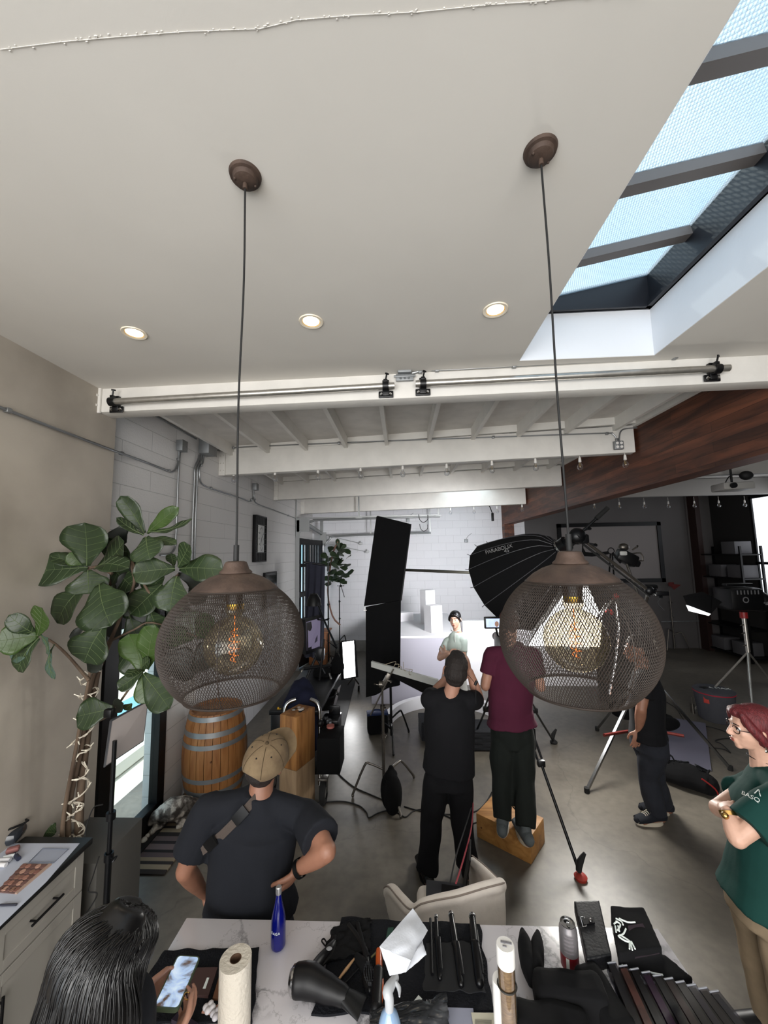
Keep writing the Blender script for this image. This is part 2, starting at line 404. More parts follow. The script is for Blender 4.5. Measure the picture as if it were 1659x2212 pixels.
part('glazing_bar', bars, M_bar, sky_frame, smooth=False)
def wired_glass():
    m = bpy.data.materials.new('wired_glass'); m.use_nodes = True; n = m.node_tree.nodes; l = m.node_tree.links; n.clear()
    g = n.new('ShaderNodeNewGeometry'); out = n.new('ShaderNodeOutputMaterial')
    mp = n.new('ShaderNodeMapping'); mp.inputs['Rotation'].default_value = (0, 0, .35); l.new(g.outputs['Position'], mp.inputs['Vector'])
    no = n.new('ShaderNodeTexNoise'); no.inputs['Scale'].default_value = 120; l.new(mp.outputs[0], no.inputs['Vector'])
    w1 = n.new('ShaderNodeTexWave'); w1.inputs['Scale'].default_value = 16; w1.inputs['Distortion'].default_value = 1.4; w1.inputs['Detail Scale'].default_value = 14; w1.bands_direction = 'Y'; l.new(mp.outputs[0], w1.inputs['Vector'])
    w2 = n.new('ShaderNodeTexWave'); w2.inputs['Scale'].default_value = 24; w2.inputs['Distortion'].default_value = 1.2; w2.inputs['Detail Scale'].default_value = 10; w2.bands_direction = 'X'; l.new(mp.outputs[0], w2.inputs['Vector'])
    def thin(x):
        r = n.new('ShaderNodeMapRange'); r.inputs['From Min'].default_value = 0.0; r.inputs['From Max'].default_value = .22; r.inputs['To Min'].default_value = .3; r.inputs['To Max'].default_value = 1
        l.new(x.outputs['Fac'], r.inputs['Value']); return r
    a, c = thin(w1), thin(w2); mu = n.new('ShaderNodeMath'); mu.operation = 'MINIMUM'; l.new(a.outputs[0], mu.inputs[0]); l.new(c.outputs[0], mu.inputs[1])
    r = n.new('ShaderNodeMapRange'); r.inputs['To Min'].default_value = .8; r.inputs['To Max'].default_value = 1.0; l.new(no.outputs['Fac'], r.inputs['Value'])
    m3 = n.new('ShaderNodeMath'); m3.operation = 'MULTIPLY'; l.new(mu.outputs[0], m3.inputs[0]); l.new(r.outputs[0], m3.inputs[1])
    cc = n.new('ShaderNodeCombineColor'); 
    for k, f in (('Red', .9), ('Green', .97), ('Blue', 1.0)):
        q = n.new('ShaderNodeMath'); q.operation = 'MULTIPLY'; q.inputs[1].default_value = f; l.new(m3.outputs[0], q.inputs[0]); l.new(q.outputs[0], cc.inputs[k])
    t = n.new('ShaderNodeBsdfTransparent'); l.new(cc.outputs[0], t.inputs['Color'])
    tl = n.new('ShaderNodeBsdfTranslucent'); tl.inputs['Color'].default_value = (.85, .93, 1, 1)
    mx = n.new('ShaderNodeMixShader'); mx.inputs[0].default_value = .25; l.new(t.outputs[0], mx.inputs[1]); l.new(tl.outputs[0], mx.inputs[2]); l.new(mx.outputs[0], out.inputs['Surface'])
    return m
b = B(); b.quadbox([(SX0, SY0, zl(SX0)), (SX1, SY0, zl(SX1)), (SX1, SY1, zl(SX1)), (SX0, SY1, zl(SX0))], .006)
part('pane', b, wired_glass(), sky_frame, smooth=False)
area('skylight_portal', ((SX0+SX1)/2, (SY0+SY1)/2, 4.6), ((SX0+SX1)/2, (SY0+SY1)/2, 0), SX1-SX0, SY1-SY0, 1, portal=True)
# ---- beams
def xbeam(name, p0, p1, zb, zt_, w_=.1, m=M_white, bolts=True):
    """cross beam between two plan points, face towards the camera at p0-p1"""
    d = V((p1[0]-p0[0], p1[1]-p0[1], 0)); L = d.length; ang = math.atan2(d.y, d.x); n_ = V((-d.y, d.x, 0)).normalized()
    c = V(((p0[0]+p1[0])/2, (p0[1]+p1[1])/2, (zb+zt_)/2)) + n_*w_/2
    b = B().box(c, (L, w_, zt_-zb), rot=ang, bev=.006)
    if bolts:
        # steel hanger plate with bolt heads at the wall end
        q = V((p0[0], p0[1], 0)) + d.normalized()*.045
        b.box(V((q.x, q.y, (zb+zt_)/2)) - n_*.01, (.09, .02, zt_-zb+.02), rot=ang, bev=.004)
        for kx in (-.022, .022):
            for kz in range(3):
                s_ = q + d.normalized()*kx - n_*.022; s_.z = zb + (kz+.6)*(zt_-zb)/3.2
                b.cyl(s_, s_ - n_*.014, .011, 6)
    return struct(name, b, m, True)
xbeam('trim_3', (-2.42, 2.815), (3.6, 2.665), 3.74, 4.0, .14)
xbeam('trim_4', (XL, 5.07), (2.72, 4.46), 3.70, 4.02, .12)
xbeam('trim_5', (XL, 7.34), (2.72, 6.51), 3.67, 4.02, .12)
xbeam('trim_6', (XL, 9.35), (2.72, 8.4), 3.60, 3.97, .12)
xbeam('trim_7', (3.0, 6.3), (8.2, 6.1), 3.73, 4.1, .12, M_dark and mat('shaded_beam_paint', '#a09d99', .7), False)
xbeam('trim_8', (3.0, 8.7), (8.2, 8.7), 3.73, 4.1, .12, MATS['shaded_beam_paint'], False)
# reddish laminated timber girder
def wood_mat(name, c1, c2, axis='Y', scale=3, rough=.6, ring=9, bw=None):
    m = mat(name, c1, rough); n = m.node_tree.nodes; l = m.node_tree.links; b = n['Principled BSDF']
    g = n.new('ShaderNodeTexCoord'); mp = n.new('ShaderNodeMapping'); s = {'X': (.12, 1, 1), 'Y': (1, .12, 1), 'Z': (1, 1, .12)}[axis]
    mp.inputs['Scale'].default_value = tuple(k*scale for k in s); l.new(g.outputs['Object'], mp.inputs['Vector'])
    no = n.new('ShaderNodeTexNoise'); no.inputs['Scale'].default_value = ring; no.inputs['Detail'].default_value = 8; no.inputs['Distortion'].default_value = .8; l.new(mp.outputs[0], no.inputs['Vector'])
    r = n.new('ShaderNodeValToRGB'); e = r.color_ramp.elements; e[0].position = .34; e[0].color = lin(c2); e[1].position = .66; e[1].color = lin(c1); l.new(no.outputs['Fac'], r.inputs['Fac'])
    col = r.outputs[0]
    if bw:
        ge = n.new('ShaderNodeNewGeometry'); sx = n.new('ShaderNodeSeparateXYZ'); cx = n.new('ShaderNodeCombineXYZ'); l.new(ge.outputs['Position'], sx.inputs[0]); l.new(sx.outputs['Y'], cx.inputs['X']); l.new(sx.outputs['Z'], cx.inputs['Y'])
        br = n.new('ShaderNodeTexBrick'); br.inputs['Scale'].default_value = 1; br.inputs['Brick Width'].default_value = bw[0]; br.inputs['Row Height'].default_value = bw[1]; br.inputs['Mortar Size'].default_value = .002
        br.inputs['Color1'].default_value = (1, 1, 1, 1); br.inputs['Color2'].default_value = (.42, .4, .4, 1); br.inputs['Mortar'].default_value = (.25, .2, .2, 1); br.offset = .37
        l.new(cx.outputs[0], br.inputs['Vector'])
        mx = n.new('ShaderNodeMix'); mx.data_type = 'RGBA'; mx.blend_type = 'MULTIPLY'; mx.inputs['Factor'].default_value = 1; l.new(col, mx.inputs['A']); l.new(br.outputs['Color'], mx.inputs['B']); col = mx.outputs['Result']
    l.new(col, b.inputs['Base Color'])
    bp = n.new('ShaderNodeBump'); bp.inputs['Strength'].default_value = .15; l.new(no.outputs['Fac'], bp.inputs['Height']); l.new(bp.outputs[0], b.inputs['Normal']); return m
M_redwood = wood_mat('redwood_girder', '#7a4830', '#4a2a1d', 'Y', 1.6, .55, 9, (1.3, .09))
struct('trim_9', B().box((2.865, 6.7, 3.66), (.23, 7.9, .74), bev=.004), M_redwood)
struct('trim_10', B().box((2.865, 10.45, 1.65), (.25, .25, 3.3), bev=.004), M_redwood)
# joists
b = B()
for i in range(15):
    x = -2.3 + i*.535
    if x < 2.75: b.box((x, 6.75, 4.04), (.042, 7.6, .15))
struct('trim_11', b, M_white)
b = B()
def between(p0, p1): 
    d = V((p1[0]-p0[0], p1[1]-p0[1], 0)); ang = math.atan2(d.y, d.x); b.box(((p0[0]+p1[0])/2, (p0[1]+p1[1])/2-.02, 4.07), (d.length, .03, .09), rot=ang)
between((XL, 5.15), (2.72, 4.43)); between((XL, 7.35), (2.72, 6.43)); between((XL, 9.33), (2.72, 8.33))
b.box((2.73, 6.7, 4.06), (.04, 7.8, .12))
struct('trim_12', b, M_white)
# second skylight over the rear studio (a pale box of light between beams)
a0 = P(960, 1062, z=4.08); 
b = B().box((1.52, 8.5, 4.105), (1.1, 2.6, .01)); sk = struct('window_3', b, mat('rear_skylight_pane', '#e6f2f7', .4, emit='#dceffa', estr=2.0))
b = B()
for sx_, sy_, px_, py_ in ((1.2, .05, 1.52, 7.18), (1.2, .05, 1.52, 9.82), (.05, 2.65, .95, 8.5), (.05, 2.65, 2.09, 8.5)): b.box((px_, py_, 4.07), (sx_, sy_, .08))
part('window_frame', b, M_white, sk)
# white board panels low on the left wall beyond the barrel
b = B()
for i in range(9): b.box((XL+.012, 4.75+i*.3, .62), (.02, .292, 1.24), bev=.004)
struct('trim_13', b, mat('white_board', '#c9c8ca', .6))
# ---- glazed door in the left wall
M_glass = bpy.data.materials.new('clear_glass'); M_glass.use_nodes = True
n = M_glass.node_tree.nodes; l = M_glass.node_tree.links; n.clear()
o_ = n.new('ShaderNodeOutputMaterial'); t_ = n.new('ShaderNodeBsdfTransparent'); t_.inputs['Color'].default_value = (.93, .98, .98, 1); g_ = n.new('ShaderNodeBsdfGlossy'); g_.inputs['Roughness'].default_value = .02
x_ = n.new('ShaderNodeMixShader'); x_.inputs[0].default_value = .06; l.new(t_.outputs[0], x_.inputs[1]); l.new(g_.outputs[0], x_.inputs[2]); l.new(x_.outputs[0], o_.inputs[0])
b = B(); xf = XL+.0
for (y0, y1, z0, z1) in ((DY0, DY0+.17, 0, DZ), (DY1-.11, DY1, 0, DZ), (DY0, DY1, DZ-.12, DZ), (DY0, DY1, 0, .21)):
    b.box((xf-.02, (y0+y1)/2, (z0+z1)/2), (.09, y1-y0, z1-z0), bev=.004)
dr = struct('door_1', b, M_black)
part('pane', B().box((xf-.03, (DY0+DY1)/2, (DZ+.08)/2), (.01, DY1-DY0-.22, DZ-.3)), M_glass, dr)
part('threshold', B().box((xf+.02, (DY0+DY1)/2, .012), (.2, DY1-DY0, .024), bev=.004), mat('dark_alu', '#3c3c3e', .35, .8), dr)
area('door_portal', (XL-.35, (DY0+DY1)/2, DZ/2+.1), (0, (DY0+DY1)/2, DZ/2+.1), DY1-DY0, DZ, 1, portal=True)
# outdoors beyond the door: pavement, kerb, low pale wall
struct('floor_pavement', B().box((-6.5, 6, -.08), (7.7, 16, .1)), mat('pavement', '#e6e0d2', .9, var=.05))
struct('trim_14', B().box((-3.6, 5, .06), (.25, 14, .14)), mat('kerb', '#eceae4', .9))
struct('trim_15', B().box((-4.6, 5, -.02), (1.1, 14, .03)), mat('blue_marking', '#7fb9cf', .8))
struct('wall_outside', B().box((-8.5, 6, 1.3), (.3, 16, 2.6)), mat('outside_wall', '#e9e6dd', .9))
# ---- dark jamb of the garage opening
b = B()
for (y0, y1, z0, z1) in ((GY0, GY0+.06, 0, GZ), (GY1-.06, GY1, 0, GZ), (GY0, GY1, GZ-.06, GZ)):
    b.box((XL-.05, (y0+y1)/2, (z0+z1)/2), (.07, y1-y0, z1-z0))
struct('door_2', b, M_black)
area('garage_portal', (XL-.3, (GY0+GY1)/2, GZ/2), (0, (GY0+GY1)/2, GZ/2), GY1-GY0, GZ, 1, portal=True)
# ================================================================== CEILING AND WALL FIXTURES
M_rust = mat('rusted_brown_metal', '#33261f', .7, .1, col2='#4e3d33', vscale=14, detail=8, bump=.2, bscale=70, ramp=(.35, .7))
M_mesh = mat('brown_wire', '#2b221c', .6, .2)
M_cord = mat('black_cord', '#0d0d0e', .7)
M_brass = mat('brass', '#b8943c', .3, 1)
M_porc = mat('brown_porcelain', '#2c201a', .35)
M_alu = mat('aluminium_tube', '#c2bfb9', .33, .9, var=.08, vscale=20)
M_conduit = mat('galvanised_conduit', '#8d8f90', .38, .8)
M_galv = mat('galvanised_box', '#8f9294', .5, .6, var=.08, vscale=10)
M_clampblk = mat('black_clamp', '#101012', .35, .3)
M_chrome = mat('chrome', '#c8c8c8', .18, 1)
M_whiteplastic = mat('white_plastic', '#e9e7e3', .4)
def amber_glass():
    m = bpy.data.materials.new('amber_glass'); m.use_nodes = True; n = m.node_tree.nodes; l = m.node_tree.links; n.clear()
    o = n.new('ShaderNodeOutputMaterial'); t = n.new('ShaderNodeBsdfTransparent'); t.inputs['Color'].default_value = (.86, .80, .66, 1)
    g = n.new('ShaderNodeBsdfGlossy'); g.inputs['Roughness'].default_value = .03; g.inputs['Color'].default_value = (.9, .88, .82, 1)
    f = n.new('ShaderNodeLayerWeight'); f.inputs['Blend'].default_value = .28; mr = n.new('ShaderNodeMapRange'); mr.inputs['To Min'].default_value = .07; mr.inputs['To Max'].default_value = .75
    x = n.new('ShaderNodeMixShader'); l.new(f.outputs['Facing'], mr.inputs['Value']); l.new(mr.outputs[0], x.inputs[0]); l.new(t.outputs[0], x.inputs[1]); l.new(g.outputs[0], x.inputs[2]); l.new(x.outputs[0], o.inputs[0]); return m
M_amber = amber_glass()
def clear(name, tint=(.97, .98, 1), refl=(.05, .8), rough=.02):
    m = bpy.data.materials.new(name); m.use_nodes = True; n = m.node_tree.nodes; l = m.node_tree.links; n.clear()
    o = n.new('ShaderNodeOutputMaterial'); t = n.new('ShaderNodeBsdfTransparent'); t.inputs['Color'].default_value = tuple(tint) + (1,)
    g = n.new('ShaderNodeBsdfGlossy'); g.inputs['Roughness'].default_value = rough
    f = n.new('ShaderNodeLayerWeight'); f.inputs['Blend'].default_value = .3; mr = n.new('ShaderNodeMapRange'); mr.inputs['To Min'].default_value = refl[0]; mr.inputs['To Max'].default_value = refl[1]
    x = n.new('ShaderNodeMixShader'); l.new(f.outputs['Facing'], mr.inputs['Value']); l.new(mr.outputs[0], x.inputs[0]); l.new(t.outputs[0], x.inputs[1]); l.new(g.outputs[0], x.inputs[2]); l.new(x.outputs[0], o.inputs[0]); return m
M_clear = clear('clear_bulb_glass')
M_fil = mat('glowing_filament', '#c8692a', .5, emit='#ff8c3a', estr=1.2)
def pendant(can, capTop, dmax, label):
    """can: ceiling point, capTop: top of the metal cap, dmax: shade diameter"""
    can = V(can); top = V(capTop); R = dmax/2
    t = thing('pendant_lamp', label, 'pendant lamp', (top.x, top.y, top.z - R*1.9), 'mesh globe pendants over the worktop')
    b = B(); b.lathe([(0, -.034), (.025, -.032), (.038, -.026), (.043, -.013), (.052, -.01), (.055, 0), (0, 0)], can, 36)
    cp = part('canopy', b, M_rust, t)
    b = B()
    for a in (0.5, 0.5+PI): b.ell(can + V((.034*math.cos(a), .034*math.sin(a), -.028)), (.005, .005, .005), seg=8)
    b.cyl(can + V((0, 0, -.035)), can + V((0, 0, -.055)), .008)
    part('screw', b, M_rust, cp)
    b = B(); n_ = 14; pts = []
    for i in range(n_+1):
        f = i/n_; q = can.lerp(top, f); q += V((.004*math.sin(f*7), .004*math.sin(f*5+1), 0)) * math.sin(PI*f); pts.append(q)
    b.tube(pts, .0036, 8); part('cord', b, M_cord, t)
    b = B(); b.cyl(top + V((0, 0, .05)), top + V((0, 0, -.005)), .0085); part('strain_relief', b, M_cord, t)
    # cap: small bell neck + wide dome
    rr = R*.6
    b = B(); b.lathe([(0, 0), (.11*R, 0), (.15*R, -.015*R), (.17*R, -.06*R), (.19*R, -.12*R), (.23*R, -.155*R), (.235*R, -.175*R), (.22*R, -.18*R),
                      (rr*.62, -.235*R), (rr*.83, -.31*R), (rr*.97, -.385*R), (rr*1.01, -.42*R), (rr*.98, -.42*R), (rr*.8, -.33*R), (.2*R, -.2*R), (0, -.2*R)], top, 56)
    part('cap', b, M_rust, t)
    # wire mesh globe
    zc = -.42*R; H = 1.46*R; prof = []; nn = 56
    for i in range(nn+1):
        z = zc - i/nn*H; prof.append((R*math.sqrt(max(0, 1 - ((z + 1.17*R)/(.94*R))**2)), z))
    rr = prof[0][0]
    def ring(i): 
        i = max(0, min(nn, i)); a = int(i); f = i-a; b_ = min(a+1, nn); return (prof[a][0]*(1-f)+prof[b_][0]*f, prof[a][1]*(1-f)+prof[b_][1]*f)
    N = 170; rows = 34; twist = 21
    vs, fs = [], []
    hw, ht = .0010, .0009
    for sgn in (1, -1):
        for k in range(N):
            base = len(vs); steps = rows
            for i in range(steps+1):
                f = i/steps; r_, z = ring(f*nn); a = 2*PI*(k + sgn*f*twist)/N
                c_, s_ = math.cos(a), math.sin(a)
                off = hw
                for (du, dr) in ((-off, 0), (0, ht), (off, 0), (0, -ht)):
                    vs.append((top.x + (r_+dr)*c_ - du*s_, top.y + (r_+dr)*s_ + du*c_, top.z + z))
            for i in range(steps):
                for q in range(4): fs.append((base+i*4+q, base+i*4+(q+1) % 4, base+(i+1)*4+(q+1) % 4, base+(i+1)*4+q))
    me = bpy.data.meshes.new('mesh_shade'); wl = wloc(t); me.from_pydata([tuple(V(v)-wl) for v in vs], [], fs)
    o = bpy.data.objects.new('mesh_shade', me); C.objects.link(o); o.parent = t; me.materials.append(M_mesh)
    rb, zb = prof[-1]
    b = B(); b.tube([top + V((rb*math.cos(a), rb*math.sin(a), zb)) for a in [2*PI*i/64 for i in range(65)]], .0035, 6)
    b.tube([top + V((rr*math.cos(a), rr*math.sin(a), zc)) for a in [2*PI*i/64 for i in range(65)]], .003, 6)
    part('rim', b, M_mesh, t)
    # seam wire
    b = B(); b.tube([top + V((ring(i)[0]*math.sin(.22), -ring(i)[0]*math.cos(.22), ring(i)[1])) for i in range(nn+1)], .0014, 5); part('seam', b, M_mesh, t)
    # holder, brass ring, bulb
    hz = top.z - .20*R
    b = B(); b.cyl(V((top.x, top.y, hz)), V((top.x, top.y, hz-.42*R)), .028, 20); part('socket', b, M_porc, t)
    b = B(); b.lathe([(.0, 0), (.026, 0), (.027, -.02), (.024, -.034), (0, -.034)], (top.x, top.y, hz-.35*R), 24); part('brass_collar', b, M_brass, t)
    rb_ = R*.415; cz = hz - .35*R - .05 - rb_*1.02
    prof2 = [(.02, .03)] + [(.024, .0)] + [(.027, -.02)]
    prof2 = [(.020, cz + rb_*1.0 + .048), (.026, cz + rb_*1.0 + .03), (.03, cz + rb_*1.0 + .012)] + [(rb_*math.sin(a), cz + rb_*math.cos(a)) for a in [0.22 + (PI-.22)*i/28 for i in range(29)]]
    b = B(); b.lathe([(r_, z-0) for r_, z in prof2], (top.x, top.y, 0), 44)
    bulb = part('bulb', b, M_amber, t)
    b = B()
    pts = []
    for i in range(70):
        f = i/69; a = f*2*PI*5; r_ = .008 + .009*math.sin(PI*f); pts.append(V((top.x + r_*math.cos(a), top.y + r_*math.sin(a), cz + rb_*(.55 - 1.15*f))))
    b.tube(pts, .0009, 5); b.tube([V((top.x, top.y, cz+rb_)), V((top.x, top.y, cz-rb_*.55))], .0012, 5)
    part('filament', b, M_fil, bulb)
    return t
cL = P(530, 378, z=ZC); cR = P(1167, 325, z=ZC)
def hang(c, px, py): return P(px, py, y=c.y)
tL = hang(cL, 510, 1212); tR = hang(cR, 1230, 1190)
pendant(cL, tL, .42, 'brown wire-mesh globe pendant lamp hanging in front of the fiddle-leaf fig, left of the two')
pendant(cR, tR, .425, 'brown wire-mesh globe pendant lamp hanging before the man in maroon, right of the two')
# recessed downlights
M_lens = mat('lit_downlight', '#fff1d8', .5, emit='#ffe6bd', estr=5)
M_trimring = mat('downlight_ring', '#efe4cf', .4)
M_innerring = mat('downlight_baffle', '#e9c58c', .35, .2)
for px, py, w_ in ((290, 719, 'left of the left pendant cord'), (672, 694, 'between the two pendant cords'), (1070, 669, 'near the skylight corner')):
    c = P(px, py, z=ZC-.002)
    t = thing('recessed_downlight', 'lit round recessed ceiling downlight ' + w_, 'ceiling light', c, 'recessed downlights in the white ceiling')
    b = B(); b.lathe([(.052, -.004), (.066, -.006), (.069, 0), (.066, .001), (.05, .001)], c, 40); part('trim_ring', b, M_trimring, t)
    b = B(); b.lathe([(.052, -.004), (.046, .0), (.046, .002)], c, 40); part('baffle', b, M_innerring, t)
    b = B(); b.lathe([(0, -.0005), (.046, -.0005), (.046, .002), (0, .002)], c, 40); part('lens', b, M_lens, t)
    sp = bpy.data.lights.new('downlight_glow', 'SPOT'); sp.energy = 5; sp.color = (1, .82, .58); sp.spot_size = 2.0; sp.spot_blend = .8; sp.shadow_soft_size = .04
    so = bpy.data.objects.new('downlight_glow', sp); C.objects.link(so); so.location = c + V((0, 0, -.02))
# two aluminium pipes clamped to the beam
def beam_y(x): return 2.815 + (x+2.42)/(6.02)*(-.15)
def bp(px, py, off=0): # point on the front beam face
    q = None; y = 2.75
    for _ in range(6): q = P(px, py, y=y); y = beam_y(q.x) - off
    return q
def clamp(q, label):
    t = thing('pipe_clamp', label, 'clamp', q + V((0, 0, -.05)), 'black clamps holding the pipes on the beam')
    b = B(); b.box(q + V((0, .045, -.045)), (.11, .012, .05), bev=.006); b.box(q + V((0, .04, 0)), (.05, .03, .12), bev=.005); part('plate', b, M_clampblk, t)
    b = B(); b.lathe([(.026, -.022), (.034, -.022), (.034, .022), (.026, .022)], q, 20, rot=Matrix.Rotation(PI/2, 3, 'Y')); b.box(q + V((0, 0, .04)), (.03, .03, .02), bev=.003); part('jaw', b, M_clampblk, t)
    b = B(); b.cyl(q + V((0, -.005, .04)), q + V((0.012, -.012, .095)), .006, 8); b.box(q + V((.012, -.012, .088)), (.03, .008, .012), rot=.6, bev=.002); part('wing_screw', b, M_clampblk, t)
    b = B()
    for s in (-.033, .033): b = B(); b.lathe([(0, -.012), (.008, -.012), (.012, -.004), (.013, 0), (0, 0)], q + V((s, .037, -.045)), 12, rot=Matrix.Rotation(-PI/2, 3, 'X')); part('bolt', b, M_chrome, t)
for (a, c_, lab) in (((238, 868), (852, 833), 'long aluminium pipe clamped along the left half of the white beam'), ((898, 829), (1575, 795), 'long aluminium pipe clamped along the right half of the white beam')):
    p0, p1 = bp(*a, .06), bp(*c_, .06)
    b = B(); b.tube([p0, p1], .024, 20, caps=False); b.tube([p1, p0], .0205, 20, caps=False)
    single('pipe', b, M_alu, lab, 'pipe')
clamp(bp(243, 868, .06), 'black pipe clamp at the left end of the beam, by the plaster wall')
clamp(bp(833, 834, .06), 'black pipe clamp at the beam middle, left of the junction box')
clamp(bp(914, 829, .06), 'black pipe clamp at the beam middle, right of the junction box')
clamp(bp(1548, 797, .06), 'black pipe clamp at the right end of the beam, over the red girder')
def conduit(name, pts, label, r=.0105, m=None, smooth=4, cat='conduit', clips=0):
    b = B(); b.tube(pts, r, 8, smooth=smooth)
    for i in range(clips):
        k = (i+.5)/clips*(len(pts)-1); a = int(k); q = V(pts[a]).lerp(V(pts[min(a+1, len(pts)-1)]), k-a); b.box(q, (.03, .03, .03), bev=.003)
    return single(name, b, m or M_conduit, label, cat)
q0, q1 = bp(890, 806, .02), bp(1659, 764, .02); q2 = q0.lerp(q1, 1.25)
conduit('conduit', [q0, q0.lerp(q1, .05) + V((0, 0, .02)), q0.lerp(q1, .1) + V((0, 0, .012)), q0.lerp(q1, .5) + V((0, 0, .012)), q1 + V((0, 0, .01)), q2], 'thin grey conduit along the beam top towards the skylight', .009, clips=5)
q = bp(874, 806, .035)
t = thing('junction_box', 'grey steel junction box with knockouts on the beam middle', 'junction box', q + V((0, 0, -.05)))
b = B().box(q + V((0, .0, .022)), (.1, .05, .05), bev=.004); part('box', b, M_galv, t)
b = B().box(q + V((0, .01, -.03)), (.13, .02, .05), bev=.003); b.box(q + V((0, .0, -.022)), (.16, .01, .015), bev=.002); part('bracket', b, M_galv, t)
b = B()
for i in range(3): b.cyl(q + V((-.03+.03*i, -.024, .024)), q + V((-.03+.03*i, -.028, .024)), .011, 14)
for i in range(3):
    for j in range(2): b.cyl(q + V((-.03+.03*i, .002, -.022-.016*j)), q + V((-.03+.03*i, -.004, -.022-.016*j)), .009, 10)
part('knockout', b, mat('galv_dark', '#6f7274', .5, .6), t)
# ---- conduits on the left wall
xw = XL+.015; xp = -2.345+.012
def LW(px, py, x=None): return P(px, py, x=x if x else xw)
conduit('conduit', [LW(-60, 858, xp), LW(0, 880, xp), LW(120, 926, xp), LW(236, 970, xp), LW(300, 993), LW(352, 1013), LW(372, 1019), LW(382, 1008), LW(386, 990), LW(387, 975)], 'grey conduit crossing the plaster wall to the small wall box', .011, clips=4)
conduit('conduit', [LW(389, 975), LW(386, 1010), LW(384, 1060), LW(380, 1160), LW(377, 1185), LW(366, 1197), LW(346, 1199)], 'grey conduit dropping from the small wall box behind the fig', .011)
for dx, w_ in ((0, 'nearer'), (6, 'farther')):
    conduit('conduit', [LW(430+dx, 982), LW(428+dx, 993), LW(421+dx, 1010), LW(420+dx, 1040), LW(417+dx, 1110), LW(415+dx, 1180), LW(413+dx, 1300)], 'vertical grey conduit below the large wall box, %s of the pair' % w_, .011)
conduit('conduit', [LW(440, 982), LW(438, 1000), LW(431, 1010), LW(432, 1035), LW(440, 1048), LW(470, 1060), LW(520, 1076), LW(540, 1083), LW(546, 1076), LW(547, 1060)], 'grey conduit curving from the large box to the middle wall box', .010, clips=3)
conduit('conduit', [LW(549, 1060), LW(549, 1076), LW(556, 1088), LW(590, 1101), LW(632, 1117), LW(640, 1120)], 'grey conduit running from the middle wall box to the garage track', .010, clips=2)
conduit('conduit', [LW(302, 880), LW(330, 895), LW(368, 916), LW(402, 936), LW(424, 948)], 'grey conduit sloping down from the beam to the large box', .010)
y2 = lambda x: 5.07 + (x-XL)/(2.72-XL)*(4.46-5.07)
def b2(px, py, off=.012):
    y = 4.8
    for _ in range(6): q = P(px, py, y=y); y = y2(q.x)-off
    return q
conduit('conduit', [LW(455, 966), LW(468, 973), b2(490, 968), b2(520, 966), b2(700, 958), b2(900, 950), b2(1100, 943), b2(1300, 936), b2(1322, 937), b2(1332, 948), b2(1335, 960)], 'thin grey conduit along the top of the second beam', .008, clips=6)
conduit('conduit', [b2(1380, 924), b2(1352, 926), b2(1341, 932), b2(1338, 945), b2(1338, 960)], 'short grey conduit from the red girder to the outlet box', .008)
def wallbox(q, sx, sy, sz, label, name='junction_box'):
    t = thing(name, label, 'junction box', q + V((0, 0, -sz/2)))
    b = B().box(q, (sx, sy, sz), bev=.004); part('box', b, M_galv, t)
    b = B().box(q + V((sx/2 + .002, 0, 0)), (.005, sy*1.04, sz*1.04), bev=.002); part('cover', b, mat('grey_cover', '#7a7b7b', .5, .5), t)
    b = B()
    for k in (-1, 1): b.ell(q + V((sx/2 + .005, k*sy*.32, 0)), (.003, .006, .006), seg=6)
    part('screw', b, M_chrome, t)
    return t
wallbox(LW(387, 964) + V((.03, 0, 0)), .07, .1, .12, 'small grey wall box above the fig leaves')
wallbox(LW(437, 962) + V((.06, .02, 0)), .13, .2, .24, 'large square grey electrical box high on the block wall')
wallbox(LW(548, 1052) + V((.03, 0, 0)), .07, .1, .11, 'small grey outlet box above the wall clock')
q = b2(1336, 962, .03); t = thing('outlet_box', 'small metal four-socket outlet box on the second beam end', 'outlet', q + V((0, 0, -.05)))
part('box', B().box(q, (.1, .04, .1), bev=.004), M_galv, t)
b = B()
for i in (-1, 1):
    for j in (-1, 1): b.cyl(q + V((i*.023, -.02, j*.022)), q + V((i*.023, -.024, j*.022)), .016, 14)
part('socket', b, M_whiteplastic, t)
# ---- string lights under beams
M_sockw = mat('white_socket', '#e2dfda', .5)
def bulbs(lst, yfn, label, group, s=1.0):
    src = None
    for i, (px, py) in enumerate(lst):
        y = 4.5
        for _ in range(6): q = P(px, py, y=y); y = yfn(q.x)
        if src is None:
            t = thing('hanging_bulb', label, 'light bulb', q, group)
            b = B(); b.lathe([(0, .105), (.007, .105), (.013, .1), (.017, .06), (.017, .045), (0, .045)], q + V((0, 0, -.02)), 14); b.cyl(q + V((0, 0, .08)), q + V((0, 0, .17)), .003, 6); part('socket', b, M_sockw, t)
            b = B(); b.lathe([(.013, .045), (.015, .03), (.03, .008), (.034, -.012), (.03, -.034), (.016, -.048), (0, -.051)], q + V((0, 0, -.02)), 16); g = part('glass', b, M_clear, t)
            b = B(); b.tube([q + V((-.008, 0, .02)), q + V((-.006, 0, -.03)), q + V((.006, 0, -.03)), q + V((.008, 0, .02))], .0014, 5); part('filament', b, M_brass, g)
            src = t
        else: dup(src, q, label=label)
W2 = [(505, 1032), (594, 1030), (687, 1026), (779, 1022), (870, 1019), (965, 1016), (1063, 1010), (1157, 1005), (1253, 1003), (1351, 998)]
for i, (px, py) in enumerate(W2):
    bulbs([(px, py)], lambda x: y2(x)+.05, 'clear round bulb hanging under the second white beam, %s' % ['leftmost, beside the left pendant cord', 'second from the left', 'third from the left', 'fourth from the left', 'fifth from the left', 'fifth from the right', 'fourth from the right', 'third from the right', 'second from the right', 'rightmost, against the red girder'][i], 'clear bulbs under the second beam')
